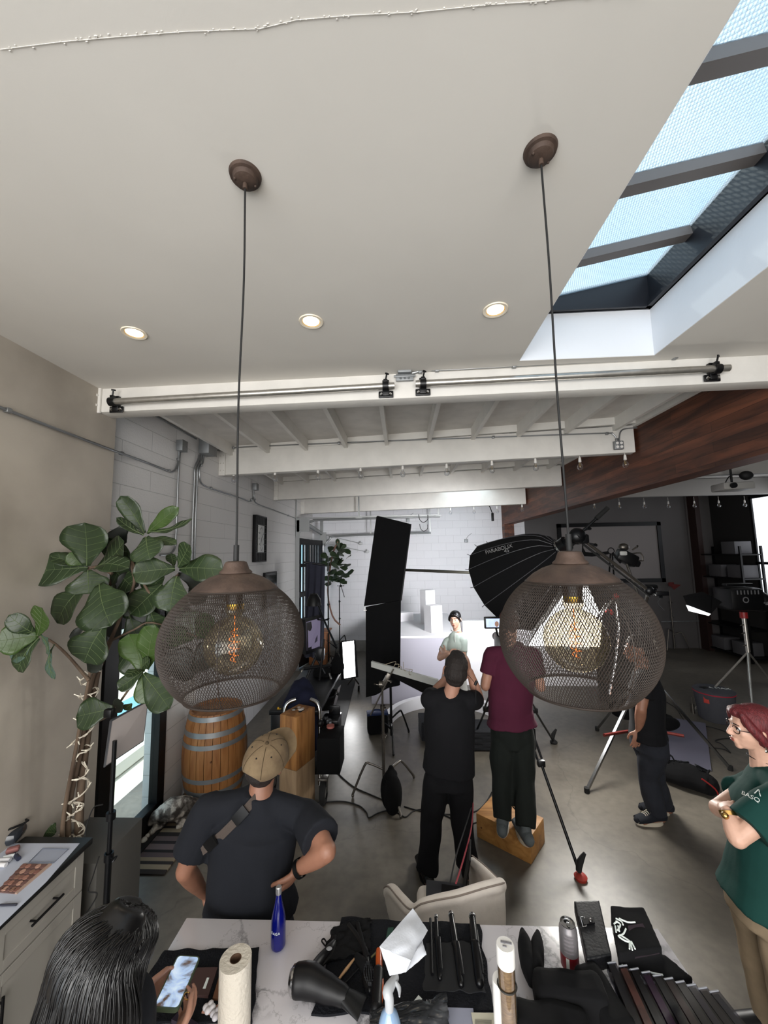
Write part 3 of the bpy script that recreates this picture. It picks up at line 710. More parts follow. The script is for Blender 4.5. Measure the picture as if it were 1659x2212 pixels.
y6 = lambda x: 9.35 + (x-XL)/(2.72-XL)*(8.35-9.35) + .05
for (px, py), w_ in zip(((973, 1105), (1024, 1103), (1074, 1102), (1128, 1098)), ('leftmost in view', 'second from the left', 'by the girder post', 'rightmost, against the girder')):
    bulbs([(px, py)], y6, 'small clear bulb hanging under the far white beam, ' + w_, 'clear bulbs under the far beam')
for k, px in enumerate((1284, 1338, 1392, 1444, 1500, 1553, 1609)):
    bulbs([(px, 1094-k)], lambda x: 8.76, 'unlit clear bulb on the string over the dark area, %s' % ['first by the girder', 'second from the girder', 'third from the girder', 'middle one', 'third from the window', 'second from the window', 'nearest the bright window'][k], 'bulbs over the dark area')
# ---- wall clock
q = LW(559, 1164); q.x = XL+.035
t = thing('wall_clock', 'tall black grid-framed wall clock with a white numbered dial', 'clock', q + V((-.03, 0, -.38)))
hw_, hh_ = .24, .385
b = B().box(q + V((-.02, 0, 0)), (.03, .46, .74), bev=.003)
for s in (-1, 1): b.box(q + V((.0, s*hw_, 0)), (.07, .02, hh_*2), bev=.003); b.box(q + V((.0, 0, s*hh_)), (.07, hw_*2+.02, .02), bev=.003)
part('frame', b, M_black, t)
b = B()
for z in (-.24, .24): b.box(q + V((.015, 0, z)), (.03, .47, .008))
for i in range(5): b.box(q + V((.015, -.16+.08*i, .31)), (.03, .008, .13)); b.box(q + V((.015, -.16+.08*i, -.31)), (.03, .008, .13))
for i in range(5):
    for s in (-1, 1): b.box(q + V((.015, s*.195, -.2+.1*i)), (.03, .08, .008))
part('grid', b, mat('clock_grid', '#3a3a3c', .5), t)
b = B().box(q + V((.02, 0, .0)), (.012, .28, .46), bev=.002); d_ = part('dial', b, mat('clock_dial', '#d8d8d6', .6), t)
b = B(); Mq = frame(q + V((.028, 0, 0)), (0, 1, 0), (0, 0, 1))
for h in range(12):
    a = PI/2 - (h+1)*PI/6; b.text(str(h+1), .05, Mq @ Matrix.Translation((.11*math.cos(a), .19*math.sin(a)-.018, 0)), .0006)
part('numeral', b, M_black, d_)
b = B().quadbox([q + V((.03, 0, -.02)), q + V((.03, .006, 0)), q + V((.03, .1, .1)), q + V((.03, .0, .008))], .003); b.quadbox([q + V((.032, 0, 0)), q + V((.032, -.01, .0)), q + V((.032, -.06, -.13)), q + V((.032, .0, -.01))], .003); part('hand', b, M_black, d_)
# black framed screen lower on that wall
q = LW(582, 1258); q.x = XL+.03
t = thing('wall_screen', 'flat black framed screen on the block wall behind the left pendant', 'screen', q + V((0, 0, -.2)))
part('frame', B().box(q + V((0, 0, -.12)), (.05, .62, .62), bev=.006), M_black, t); part('display', B().box(q + V((.026, 0, -.12)), (.004, .56, .56)), mat('dark_display', '#15161a', .12), t)
# ---- garage door tracks
M_track = mat('galvanised_track', '#9a9c9c', .4, .7)
yr = 8.9; zr = P(650, 1124, y=yr).z; xe = P(950, 1103, y=yr).x
t = thing('garage_door_track', 'grey overhead door track nearest the camera with curved corner', 'door track', (XL+.1, yr, 0))
b = B(); b.tube([V((XL+.06, yr, .02)), V((XL+.06, yr, zr-.45)), V((XL+.08, yr, zr-.28)), V((XL+.2, yr, zr-.1)), V((XL+.42, yr, zr-.02)), V((XL+.7, yr, zr-.0)), V((xe, yr, zr+.02))], .028, 8, smooth=4); part('rail', b, M_track, t)
b = B().box((XL+.05, yr-.03, 1.7), (.09, .02, 3.4)); b.box((XL+.18, yr-.03, zr-.12), (.3, .02, .3)); b.box(((XL+xe)/2, yr-.02, zr+.045), (xe-XL, .04, .03)); part('angle', b, M_track, t)
b = B()
for px in (775, 947): xq = P(px, 1100, y=yr).x; b.box((xq, yr, (zr+4.0)/2), (.035, .012, 4.0-zr)); b.box((xq, yr-.01, zr+.03), (.14, .03, .03))
part('hanger', b, M_track, t)
b = B(); b.cyl((XL+.02, yr-.05, 3.0), (XL+.02, yr-.05, 4.0), .012); part('rod', b, M_track, t)
yr2 = 10.25; zr2 = P(760, 1157, y=yr2).z; xe2 = P(930, 1137, y=yr2).x; xs2 = P(702, 1157, y=yr2).x - .06
t = thing('garage_door_track', 'grey overhead door track farther back beside the block wall', 'door track', (xs2, yr2, 0))
b = B(); b.tube([V((xs2, yr2, .02)), V((xs2, yr2, zr2-.5)), V((xs2+.05, yr2, zr2-.25)), V((xs2+.2, yr2, zr2-.07)), V((xs2+.45, yr2, zr2)), V((xe2, yr2, zr2+.03))], .028, 8, smooth=4); part('rail', b, M_track, t)
b = B().box((xs2-.03, yr2+.0, 1.75), (.08, .03, 3.5)); b.box((xs2+.02, yr2-.03, zr2-.05), (.16, .02, .3)); part('angle', b, M_track, t)
b = B()
for px in (800, 928): xq = P(px, 1100, y=yr2).x; b.box((xq, yr2, (zr2+4.0)/2), (.035, .012, 4.0-zr2))
part('hanger', b, M_track, t)
b = B(); b.tube([(XL+.15, yr+.1, zr-.05), (xs2-.02, yr2-.1, zr2+.06)], .035, 10); b.tube([(XL+.1, yr+.1, zr+.05), (xs2-.02, yr2-.1, zr2+.12)], .012, 8)
single('torsion_shaft', b, M_track, 'grey torsion spring shaft joining the two garage door tracks', 'spring shaft')
# swung grille gate
g0, g1 = V((XL+.02, 8.97, 0)), V((-2.13, 10.2, 0)); gd = (g1-g0).normalized(); ga = math.atan2(gd.y, gd.x); gl = (g1-g0).length; GT = 2.96
t = thing('grille_gate', 'black barred metal gate standing open in the garage doorway', 'gate', (g0+g1)/2)
b = B()
for (s0, s1, z0, z1) in ((0, .06, .02, GT), (gl-.06, gl, .02, GT), (0, gl, GT-.13, GT), (0, gl, 2.3, 2.38), (0, gl, 1.6, 1.72), (0, gl, .02, .3), (0, gl, 1.0, 1.1)):
    c = g0 + gd*(s0+s1)/2; b.box((c.x, c.y, (z0+z1)/2), (s1-s0, .05, z1-z0), rot=ga)
part('frame', b, M_black, t)
b = B()
for i in range(8): c = g0 + gd*(gl*(i+1)/9); b.box((c.x, c.y, GT/2), (.04, .03, GT-.1), rot=ga)
part('bars', b, M_black, t)
b = B(); b.box((-3.6, 10.2, .95), (1.6, .25, 1.9)); 
struct('wall_outside_2', B().box((-4.4, 9.6, 1.0), (.2, 3.4, 2.0)), mat('tan_fence', '#c8a58c', .9, var=.15, vscale=6))
# projector on the ceiling of the dark area
q = P(1582, 1052, y=6.0)
t = thing('projector', 'small pale ceiling projector hanging over the dark area', 'projector', q)
part('body', B().box(q, (.42, .3, .11), rot=-.1, bev=.02), mat('projector_grey', '#9c9a96', .5), t)
part('lens', B().cyl(q + V((-.12, -.15, 0)), q + V((-.12, -.19, 0)), .04, 16), M_black, t)
part('mount', B().cyl(q + V((0, 0, .05)), q + V((0, 0, 1.3)), .015), M_black, t)
q2 = P(1612, 1027, y=5.9); b = B(); b.ell(q2, (.09, .07, .07)); b.tube([q + V((-.1, 0, .06)), q + V((0, 0, .18)), q2], .008, 6, smooth=4)
single('cable_coil', b, M_cord, 'black coil of cable hanging above the projector', 'cable')
b = B(); q = P(1064, 1117, y=10.5); b.box(q, (.06, .06, .22), bev=.006); b.tube([q + V((0, 0, .1)), q + V((-.1, 0, .35)), q + V((-.3, 0, .42))], .012, 6, smooth=3)
single('wall_bracket', b, M_black, 'black wall bracket box high on the back wall by the post', 'bracket')
# ================================================================== PEOPLE
from mathutils.bvhtree import BVHTree
M_skin = mat('skin', '#a87c68', .5, var=.05, vscale=25, bump=.05, bscale=200)
M_skin2 = mat('tanned_skin', '#8f6450', .5, var=.07, vscale=20, bump=.05, bscale=200)
M_skinp = mat('pale_skin', '#cfa48e', .5, var=.05, vscale=25, bump=.05, bscale=200)
M_hairb = mat('black_hair', '#070607', .34, spec=.55)
M_hairs = mat('short_brown_hair', '#1d1512', .7, bump=.6, bscale=160)
M_hairr = mat('dyed_red_hair', '#4a1217', .55, col2='#6d2226', vscale=30, bump=.5, bscale=50, stretch=(5, 5, .5))
def cloth(name, col, **k): return mat(name, col, k.pop('rough', .88), var=k.pop('var', .06), vscale=9, bump=k.pop('bump', .25), bscale=k.pop('bscale', 18), spec=.25, **k)
M_navyblk = cloth('faded_black_cotton', '#191b21'); M_blk = cloth('black_cotton', '#0c0c10'); M_maroon = cloth('maroon_cotton', '#45162a')
M_green = cloth('dark_green_cotton', '#123a35'); M_khaki = cloth('khaki_cotton', '#84745f', var=.12); M_jean = cloth('charcoal_denim', '#24262d', var=.12)
M_greytr = cloth('grey_trouser', '#2c2d32'); M_greentr = cloth('black_green_trouser', '#11150f'.replace('0f', '12')); M_mint = cloth('pale_mint_knit', '#b9c6be', bump=.1)
M_sole = mat('off_white_rubber', '#b7ad9c', .7); M_shoeg = mat('grey_sneaker', '#4e5355', .8)
M_eye = mat('eye_white', '#e8e4df', .2); M_iris = mat('dark_iris', '#1c1210', .15); M_lip = mat('lip', '#a3594c', .4)
def head_geo(b, c, f, up, s=1.0):
    """skull, jaw, nose, ears; f = facing, up = crown direction; s scale"""
    f = V(f).normalized(); up = V(up); up = (up - f*up.dot(f)).normalized(); r = f.cross(up)
    R = Matrix((r, f, up)).transposed(); c = V(c)
    def L(x, y, z): return c + R @ (V((x, y, z))*s)
    def E(p, q): b.ell(L(*p), tuple(k*s for k in q), R, 16)
    E((0, -.014, .032), (.076, .097, .086)); E((0, .026, -.02), (.064, .07, .085)); E((0, .03, -.062), (.05, .058, .05)); E((0, .07, -.095), (.023, .018, .017))
    E((0, .08, .026), (.048, .014, .010)); E((.036, .062, -.018), (.022, .02, .024)); E((-.036, .062, -.018), (.022, .02, .024))
    b.rtube([L(0, .088, .016), L(0, .1, -.004), L(0, .112, -.026)], [(.009*s, .009*s), (.010*s, .010*s), (.013*s, .011*s)], 8, 2)
    E((0, .104, -.032), (.017, .011, .008)); E((0, .092, -.056), (.023, .010, .006)); E((0, .090, -.067), (.019, .010, .007)); E((0, .082, -.078), (.02, .01, .008))
    for k in (1, -1):
        E((.077*k, -.008, -.008), (.010, .018, .031))
    return L, R
def hand_geo(b, wrist, d, n, s=1.0, curl=.5, thumb=1):
    """palm + five fingers; d = finger direction, n = palm normal (palm side)"""
    d = V(d).normalized(); n = V(n); n = (n - d*n.dot(d)).normalized(); r = d.cross(n); w_ = V(wrist)
    R = Matrix((r, d, n)).transposed()
    b.ell(w_ + d*.045*s, (.040*s, .052*s, .015*s), R, 14)
    b.ell(w_ + d*.07*s, (.040*s, .03*s, .013*s), R, 14)
    L = [.066, .076, .072, .056]
    for i, x in enumerate((-.030, -.010, .010, .030)):
        x *= thumb; rad = (.0085, .009, .0085, .0075)[i]*s
        p = w_ + r*x*s + d*.085*s; pts = [p - d*.02*s, p]; a = 0
        for k in range(3):
            a += curl*(.75 if k else .5)*(1+.08*i); seg = L[i]*(.45, .31, .24)[k]*s
            p = p + (d*math.cos(a) + n*math.sin(a))*seg + r*x*.06*s; pts.append(p)
        b.rtube(pts, [rad, rad, rad*.98, rad*.9, rad*.75], 8, 2)
    t0 = w_ - r*.026*thumb*s + d*.02*s; t1 = t0 - r*.026*thumb*s + d*.026*s + n*.012*s; t2 = t1 - r*.006*thumb*s + d*.032*s + n*.012*s*(1+curl); t3 = t2 + d*.024*s + r*.004*thumb*s + n*.006*s
    b.rtube([t0, t1, t2, t3], [.013*s, .0115*s, .0095*s, .008*s], 8, 3)
def foot_geo(b, ankle, toe, s=1.0):
    a = V(ankle); d = V(toe); d.z = 0; d.normalize(); z0 = a.z - .075*s
    b.rtube([V((a.x, a.y, z0+.04*s)) - d*.045*s, V((a.x, a.y, z0+.042*s)) + d*.05*s, V((a.x, a.y, z0+.028*s)) + d*.15*s], [(.036*s, .036*s), (.042*s, .036*s), (.042*s, .026*s)], 12, 3, flat=d.cross(V((0, 0, 1))))
def shoe(b, sole, ankle, toe, s=1.0, high=False):
    a = V(ankle); d = V(toe); d.z = 0; d.normalize(); r = d.cross(V((0, 0, 1))); z0 = a.z - .075*s
    pts = [V((a.x, a.y, z0+.055*s)) - d*.055*s, V((a.x, a.y, z0+.062*s)) + d*.02*s, V((a.x, a.y, z0+.05*s)) + d*.1*s, V((a.x, a.y, z0+.04*s)) + d*.185*s]
    b.rtube(pts, [(.04*s, .046*s), (.046*s, .05*s), (.05*s, .038*s), (.044*s, .026*s)], 14, 3, flat=r)
    b.rtube([V((a.x, a.y, z0+.07*s)), V((a.x, a.y, z0+(.16 if high else .11)*s))], [.045*s, .042*s], 12, 2)
    # sole outline
    out = []
    for i in range(28):
        t = 2*PI*i/28; y = math.cos(t); x = math.sin(t)
        L = .135 if y > 0 else .105
        out.append(V((a.x, a.y, z0)) + d*(.055 + y*L)*s + r*x*(.047 + .006*math.sin(t*2))*s)
    sole.quadbox([p + V((0, 0, .016*s)) for p in out], .03*s, (0, 0, 1))
def shoes(o, J, s, m, sm=None):
    for k in 'LR':
        b = B(); so = B(); shoe(b, so, J['an'+k], J['toe'+k], s); q = part('shoe', b, m, o); part('sole', so, sm or m, q)
def person(label, J, s=1.0, skin=M_skin, arms=((.05, .042, .028),)*2, hands=(None, None), torso=None, legs=True, voxel=.007, face=False, facedir=(0, 1, 0), up=(0, 0, 1), cat='person', hs=1.0, ts=1.0, extra=None):
    """J: world joints. returns (object, L) with L mapping head coordinates"""
    b = B(); L, R = head_geo(b, J['head'], facedir, up, s*hs)
    nk = V(J['neck']); hc = V(J['head']); ax = (V(J['shR']) - V(J['shL'])).normalized()
    b.rtube([nk - V((0, 0, .03)), nk.lerp(L(0, -.03, -.07), .5), L(0, -.022, -.06)], [.062*s, .055*s, .056*s], 14, 3)
    T = torso or {}
    pl, wa, ch = V(J['pelvis']), V(J['waist']), V(J['chest'])
    b.rtube([pl, wa, ch, nk.lerp((V(J['shR'])+V(J['shL']))/2, .6)], [(.155*s*ts, .11*s*ts), (.135*s*ts, .095*s*ts), (.155*s*ts, .11*s*ts), (.12*s*ts, .075*s*ts)], 20, 5, flat=ax)
    for k in ('L', 'R'):
        sh, el, wr = V(J['sh'+k]), V(J['el'+k]), V(J['wr'+k])
        b.rtube([nk.lerp(sh, .35) - V((0, 0, .015)), sh], [.05*s, .052*s], 12, 2)
        b.rtube([sh, sh.lerp(el, .5), el], [.054*s, .05*s, .04*s], 12, 3)
        b.rtube([el, el.lerp(wr, .3), wr], [(.042*s, .042*s), (.044*s, .04*s), (.028*s, .023*s)], 12, 3)
        h = J.get('hand'+k)
        if h: hand_geo(b, wr, h[0], h[1], s, h[2], h[3] if len(h) > 3 else 1)
        else: b.ell(wr, (.03*s,)*3)
    if legs:
        for k in ('L', 'R'):
            hp, kn, an = V(J['hip'+k]), V(J['kn'+k]), V(J['an'+k])
            b.rtube([hp, hp.lerp(kn, .5), kn], [.085*s, .075*s, .052*s], 14, 3); b.rtube([kn, kn.lerp(an, .3), an], [.052*s, .054*s, .036*s], 14, 3)
            foot_geo(b, an, J['toe'+k], s)
    if extra: extra(b, L)
    nb = fuse(b, voxel, 5, .5)
    o = single('person', nb, skin, label, cat, ang=180)
    if face:
        for k in (1, -1):
            e = B(); e.ell(L(.031*k, .074, .004), (.0125*s,)*3, seg=12); ey = part('eye', e, M_eye, o)
            e = B(); e.ell(L(.031*k, .0835, .004), (.0055*s, .0045*s, .0055*s), R, 10); part('iris', e, M_iris, ey)
            e = B(); e.tube([L(.013*k, .093, .026), L(.031*k, .094, .032), L(.05*k, .080, .027)], [.0025*s, .0032*s, .0018*s], 6, smooth=3); part('eyebrow', e, M_hairb, o)
            e = B(); e.tube([L(.016*k, .0855, .006), L(.031*k, .0885, .0125), L(.046*k, .080, .006)], .0016*s, 5, smooth=3); part('eyelid', e, M_hairb, ey)
        e = B(); e.ell(L(0, .1000, -.0565), (.020*s, .0045*s, .0038*s), R); e.ell(L(0, .0985, -.0655), (.018*s, .0045*s, .0045*s), R); part('lips', e, M_lip, o)
    return o, L, R*(s*hs)
def tee(o, J, s, m, name='t_shirt', fit=1.0, hem=None, sleeve=.62, disp=.008, voxel=.009, flare=1.0, seed=0, neckz=.0, sw=1.0):
    b = B(); ax = (V(J['shR']) - V(J['shL'])).normalized(); nk = V(J['neck'])
    pl, wa, ch = V(J['pelvis']), V(J['waist']), V(J['chest']); sm = (V(J['shR'])+V(J['shL']))/2
    h = V(hem) if hem is not None else pl
    b.tube([h, h.lerp(wa, .5), wa, ch, nk.lerp(sm, .75)+V((0, 0, .012)), nk + V((0, 0, .018+neckz))],
           [(.185*s*fit*flare, .135*s*fit*flare), (.178*s*fit, .128*s*fit), (.17*s*fit, .122*s*fit), (.182*s*fit, .132*s*fit), (.13*s*fit, .092*s*fit), (.07*s, .064*s)], 28, smooth=5, flat=ax)
    for k in ('L', 'R'):
        sh, el = V(J['sh'+k]), V(J['el'+k]); e = sh.lerp(el, sleeve if not isinstance(sleeve, tuple) else sleeve['LR'.index(k)])
        b.rtube([nk.lerp(sh, .3) - V((0, 0, .02)), sh.lerp(nk, .05) - V((0, 0, .004))], [.064*s, .067*s], 14, 2)
        b.tube([sh.lerp(ch, .22), sh, sh.lerp(e, .5), e], [.062*s*fit, .066*s*fit, .067*s*fit*sw, .071*s*fit*sw], 18, smooth=4)
    nb = fuse(b, voxel, 3, .5, disp*1.3, 7, seed)
    bm = nb.bm; bm.normal_update(); tree = BVHTree.FromBMesh(bm)
    p = part(name, nb, m, o, ang=180); return p, tree
def trousers(o, J, s, m, name='trousers', fit=1.0, low=.08, disp=.012, top=None, cuff=1.0, voxel=.010, seed=3):
    b = B(); ax = (V(J['hipR']) - V(J['hipL'])).normalized(); pl = V(J['pelvis']); wa = pl.lerp(V(J['waist']), .6) if top is None else V(top)
    b.tube([pl - V((0, 0, .1*s)), pl, wa], [(.16*s*fit, .12*s*fit), (.163*s*fit, .118*s*fit), (.14*s, .092*s)], 24, smooth=4, flat=ax)
    for k in ('L', 'R'):
        hp, kn, an = V(J['hip'+k]), V(J['kn'+k]), V(J['an'+k]) + V((0, 0, low))
        b.tube([hp + V((0, 0, .0)), hp - V((0, 0, .05)), hp.lerp(kn, .5), kn, kn.lerp(an, .5), an], [.088*s*fit, .096*s*fit, .092*s*fit, .078*s*fit, .074*s*fit, .07*s*fit*cuff], 18, smooth=4)
    return part(name, fuse(b, voxel, 3, .5, disp, 11, seed), m, o, ang=180)
def paste(b, tree, txt, size, M, d, off=.002, align='CENTER', shear=0):
    """lay flat lettering onto the surface hit along direction d"""
    t = B(); t.text(txt, size, M, .0004, align, shear)
    for v in t.bm.verts:
        h = tree.ray_cast(v.co - V(d)*.25, V(d), .6)
        if h[0]: v.co = h[0] - V(d)*off
    t.bm.verts.index_update(); b._add([v.co.copy() for v in t.bm.verts], [[v.index for v in f.verts] for f in t.bm.faces]); t.bm.free(); return b
# ---------------------------------------------------------------- man in the cap, hands on hips
def J_(px, py, D): return P(px, py, y=D)
J = dict(head=J_(578, 1642, 2.078), neck=J_(562, 1716, 2.036), shL=J_(452, 1748, 2.036), shR=J_(662, 1762, 2.057), elL=J_(400, 1880, 2.004), elR=J_(706, 1838, 1.878),
         wrL=J_(440, 1930, 2.173), wrR=J_(640, 1880, 1.920), chest=J_(552, 1790, 2.057), waist=J_(540, 1890, 2.004))
J['pelvis'] = V((J['waist'].x + .0, 2.03, .90)); px_ = J['pelvis']
J.update(hipL=px_ + V((-.09, 0, -.03)), hipR=px_ + V((.09, 0, -.03)), knL=V((px_.x-.13, 2.1, .48)), knR=V((px_.x+.13, 2.1, .48)), anL=V((px_.x-.15, 2.08, .08)), anR=V((px_.x+.16, 2.08, .08)), toeL=(-.3, 1, 0), toeR=(.3, 1, 0))
J['handR'] = ((-.5, .15, -.8), (-.7, .5, .3), .45, 1); J['handL'] = ((.5, .5, -.6), (.6, -.2, .3), .5, -1)
fd = V((.33, .86, .30)); up_ = V((.12, -.5, .86))
o, L, R = person('person in a washed brown cap and black t-shirt, back turned, hands on hips', J, 1.07, M_skin2, facedir=fd, up=up_)
tp, _ = tee(o, J, 1.07, M_navyblk, fit=1.1, hem=px_ + V((0, 0, -.0)), sleeve=.72, seed=1, flare=1.06, sw=1.12)
trousers(o, J, 1.07, M_greytr, fit=1.05)
shoes(o, J, 1.07, M_black)
b = B()   # close-cropped hair below the cap
b.ell(L(0, -.03, .0), (.081, .094, .07), R); b.ell(L(0, -.05, -.04), (.064, .055, .045), R); part('hair', fuse(b, .006, 3), M_hairs, o, ang=180)
# cap
M_cap = mat('washed_brown_canvas', '#5d4c38', .9, col2='#7a684e', vscale=14, detail=8, bump=.25, bscale=60, ramp=(.3, .7)); M_cap2 = mat('cap_stitch', '#40331f', .9)
b = B()
n_u, n_v = 48, 14
def capf(u, v):
    a = u*2*PI; e = v*PI/2; q = 1 + .012*abs(math.sin(3*a)); r_ = math.cos(e)**.82
    x = .098*math.cos(a)*r_*q; y = -.012 + .116*math.sin(a)*r_*q; z = .018 + .098*math.sin(e)
    if math.sin(a) < -.86 and v < .30: z += .03*(1-v/.30)*((-math.sin(a)-.86)/.14)
    return L(x, y, z)
b.grid(capf, n_u, n_v, .003); cap = part('cap', b, M_cap, o, 'washed brown baseball cap')
def visor(u, v):
    a = (u-.5)*2.3; r0 = .5; x = math.sin(a)*.098; y0 = -.012 + .112*math.cos(a)*.98
    ext = .075*v*(math.cos(a*.68)**.6); return L(x*(1+.06*v), y0 + ext, .026 - .026*abs(math.sin(a))*1.0 + .012*v)
b = B(); b.grid(visor, 24, 8, .004); part('visor', b, M_cap, cap)
b = B(); b.ell(L(0, -.012, .118), (.009, .009, .005), R); part('button', b, M_cap2, cap)
for i in range(6):
    a = i*PI/3 + PI/6; b = B(); p_ = [capf(a/(2*PI), .62)]; b.ell(p_[0] + (p_[0]-L(0, -.012, .02)).normalized()*.0015, (.004, .004, .003), R, 8); part('eyelet', b, M_black, cap)
b = B()
for i in range(6): b.tube([capf(i/6, v/12) + (capf(i/6, v/12)-L(0, -.012, .02)).normalized()*.002 for v in range(1, 12)], .0016, 5)
part('seam', b, M_cap2, cap)
b = B(); pc = [capf(u, v) + (capf(u, v)-L(0, -.012, .0)).normalized()*.002 for (u, v) in ((.19, .12), (.31, .12), (.31, .38), (.19, .38), (.19, .12))]; b.tube(pc, .001, 5); part('patch_outline', b, M_cap2, cap)
# crossbody strap with buckles
M_strap = mat('brown_webbing', '#4a403a', .85, bump=.3, bscale=200)
tree = BVHTree.FromObject(tp, bpy.context.evaluated_depsgraph_get()); loc = wloc(tp)
def on_back(px, py, off=.006):
    r_ = R_room_from_cam @ _cdir(px, py); h = tree.ray_cast(CAM - loc, r_, 5)
    return (h[0] + loc - r_*off) if h[0] else P(px, py, y=1.8)
def ribbon(pts, hw, th, wd):
    b = B(); pts = [V(p) for p in pts]; vs, fs = [], []
    for i, p in enumerate(pts):
        d = (pts[min(i+1, len(pts)-1)] - pts[max(i-1, 0)]).normalized(); n_ = (CAM - p).normalized(); n_ = (n_ - d*n_.dot(d)).normalized(); w_ = d.cross(n_)
        for (a, c) in ((-1, 0), (1, 0), (1, 1), (-1, 1)): vs.append(p + w_*hw*a + n_*th*c)
    for i in range(len(pts)-1):
        for q in range(4): fs.append([i*4+q, i*4+(q+1) % 4, (i+1)*4+(q+1) % 4, (i+1)*4+q])
    fs += [[3, 2, 1, 0], [len(vs)-4, len(vs)-3, len(vs)-2, len(vs)-1]]
    return b._add(vs, fs)
sp_ = [(578, 1697), (555, 1722), (530, 1750), (505, 1778), (480, 1803), (455, 1824), (436, 1838)]
strap = part('strap', ribbon([on_back(*q, .008) for q in sp_], .019, .003, 0), M_strap, o, 'brown crossbody webbing strap')
for (a, c) in (((532, 1747), (507, 1775)), ((466, 1812), (446, 1832))):
    part('buckle', ribbon([on_back(*a, .014), on_back((a[0]+c[0])/2, (a[1]+c[1])/2, .014), on_back(*c, .014)], .024, .008, 0), M_black, strap)
b = B(); wr = J['wrR']; b.lathe([(.036, -.011), (.038, -.011), (.038, .011), (.036, .011)], wr.lerp(J['elR'], .12), 24, rot=zrot(J['elR']-wr)); part('wristband', b, M_black, o)
# ---------------------------------------------------------------- photographer in black
J = dict(head=J_(984, 1450, 3.381), neck=J_(972, 1499, 3.359), shL=J_(928, 1512, 3.381), shR=J_(1016, 1514, 3.381), elL=J_(936, 1500, 3.66), elR=J_(1035, 1512, 3.591), wrL=J_(974, 1456, 3.74), wrR=J_(1014, 1448, 3.558),
         chest=J_(972, 1545, 3.381), waist=J_(972, 1615, 3.359))
pv = J_(968, 1665, 3.359); J['pelvis'] = pv
aL, aR = P(922, 1880, z=.08), P(1010, 1868, z=.08); 
J.update(hipL=pv + V((-.09, 0, -.02)), hipR=pv + V((.09, 0, -.02)), anL=aL, anR=aR, knL=pv.lerp(aL, .55) + V((-.035, .04, 0)), knR=pv.lerp(aR, .55) + V((.03, .04, 0)), toeL=(-.25, 1, 0), toeR=(.35, 1, 0))
J['handR'] = ((-.2, .1, 1), (-.8, .5, 0), .75, -1); J['handL'] = ((.3, .2, 1), (.5, .4, 0), .6, 1)
def beardless(b, L): pass
o, L, R = person('person all in black standing in the middle, back turned, raising a camera to the eye', J, 1.09, M_skin, facedir=(.12, 1, .0), up=(.16, -.1, 1), hs=1.14)
tee(o, J, 1.09, M_blk, fit=1.07, hem=pv + V((0, 0, .0)), sleeve=.55, disp=.009, seed=5)
trousers(o, J, 1.09, M_blk, fit=1.05, low=.0, seed=6, cuff=1.15)
shoes(o, J, 1.05, M_black)
b = B(); b.ell(L(0, -.018, .045), (.0785, .098, .083), R); b.ell(L(0, -.045, .0), (.079, .078, .07), R); b.ell(L(0, -.05, -.045), (.06, .05, .04), R); b.ell(L(0, .02, .105), (.05, .06, .028), R); part('hair', fuse(b, .005, 3, .5, .003, 60), M_hairs, o, 'short dark hair, faded at the sides', ang=180)
q = J_(996, 1438, 3.646) + V((-.02, .0, 0))
t = thing('camera', 'black camera held to the eye of the man in black', 'camera', q + V((0, 0, -.05)))
part('body', B().box(q, (.14, .06, .1), bev=.012), M_black, t); part('lens', B().cyl(q + V((0, .03, 0)), q + V((0, .15, 0)), .035, 20), M_black, t)
b = B(); b.cyl(q + V((0, -.0, .05)), q + V((0, 0, .07)), .02, 12); part('viewfinder', b, M_black, t)
# ---------------------------------------------------------------- man in maroon on the apple box
BOXZ = .205
J = dict(head=J_(1100, 1345, 3.845), neck=J_(1100, 1402, 3.802), shL=J_(1064, 1414, 3.802), shR=J_(1150, 1414, 3.802), elL=J_(1048, 1482, 3.780), elR=J_(1168, 1484, 3.780), wrL=J_(1052, 1448, 4.018), wrR=J_(1140, 1440, 4.018),
         chest=J_(1104, 1452, 3.802), waist=J_(1102, 1530, 3.780))
pv = J_(1106, 1580, 3.780); J['pelvis'] = pv
aL, aR = P(1085, 1780, z=BOXZ+.08), P(1136, 1798, z=BOXZ+.08)
J.update(hipL=pv + V((-.085, 0, -.02)), hipR=pv + V((.085, 0, -.02)), anL=aL, anR=aR, knL=pv.lerp(aL, .52) + V((-.04, .03, 0)), knR=pv.lerp(aR, .52) + V((.05, .03, 0)), toeL=(.3, 1, 0), toeR=(-.1, 1, 0), handR=((-.3, .6, .4), (-.7, 0, -.5), .5, -1), handL=((.3, .6, .4), (.7, 0, -.5), .5, 1))
o, L, R = person('person in a maroon t-shirt standing on a wooden box, back turned', J, 1.07, M_skin, facedir=(-.05, 1, -.1))
tee(o, J, 1.07, M_maroon, fit=1.08, hem=pv + V((0, 0, .06)), sleeve=.62, seed=9, disp=.009, flare=1.08)
trousers(o, J, 1.07, M_greentr, fit=1.12, low=.04, seed=8, cuff=.9, disp=.014)
for a_, t_ in ((aL, J['toeL']), (aR, J['toeR'])):
    b = B(); so = B(); shoe(b, so, a_, t_, 1.07); sh_ = part('shoe', b, M_shoeg, o, 'grey sneaker with a pale sole'); part('sole', so, M_sole, sh_)
b = B(); b.ell(L(0, -.015, .035), (.084, .104, .095), R); b.ell(L(0, -.06, .0), (.07, .055, .075), R); part('hair', fuse(b, .006, 2, .5, .014, 40), mat('curly_auburn_hair', '#3a2119', .7), o, ang=180)
b = B(); b.box(pv + V((.19, .03, -.07)), (.06, .06, .2), bev=.02); part('belt_pouch', b, M_black, o)
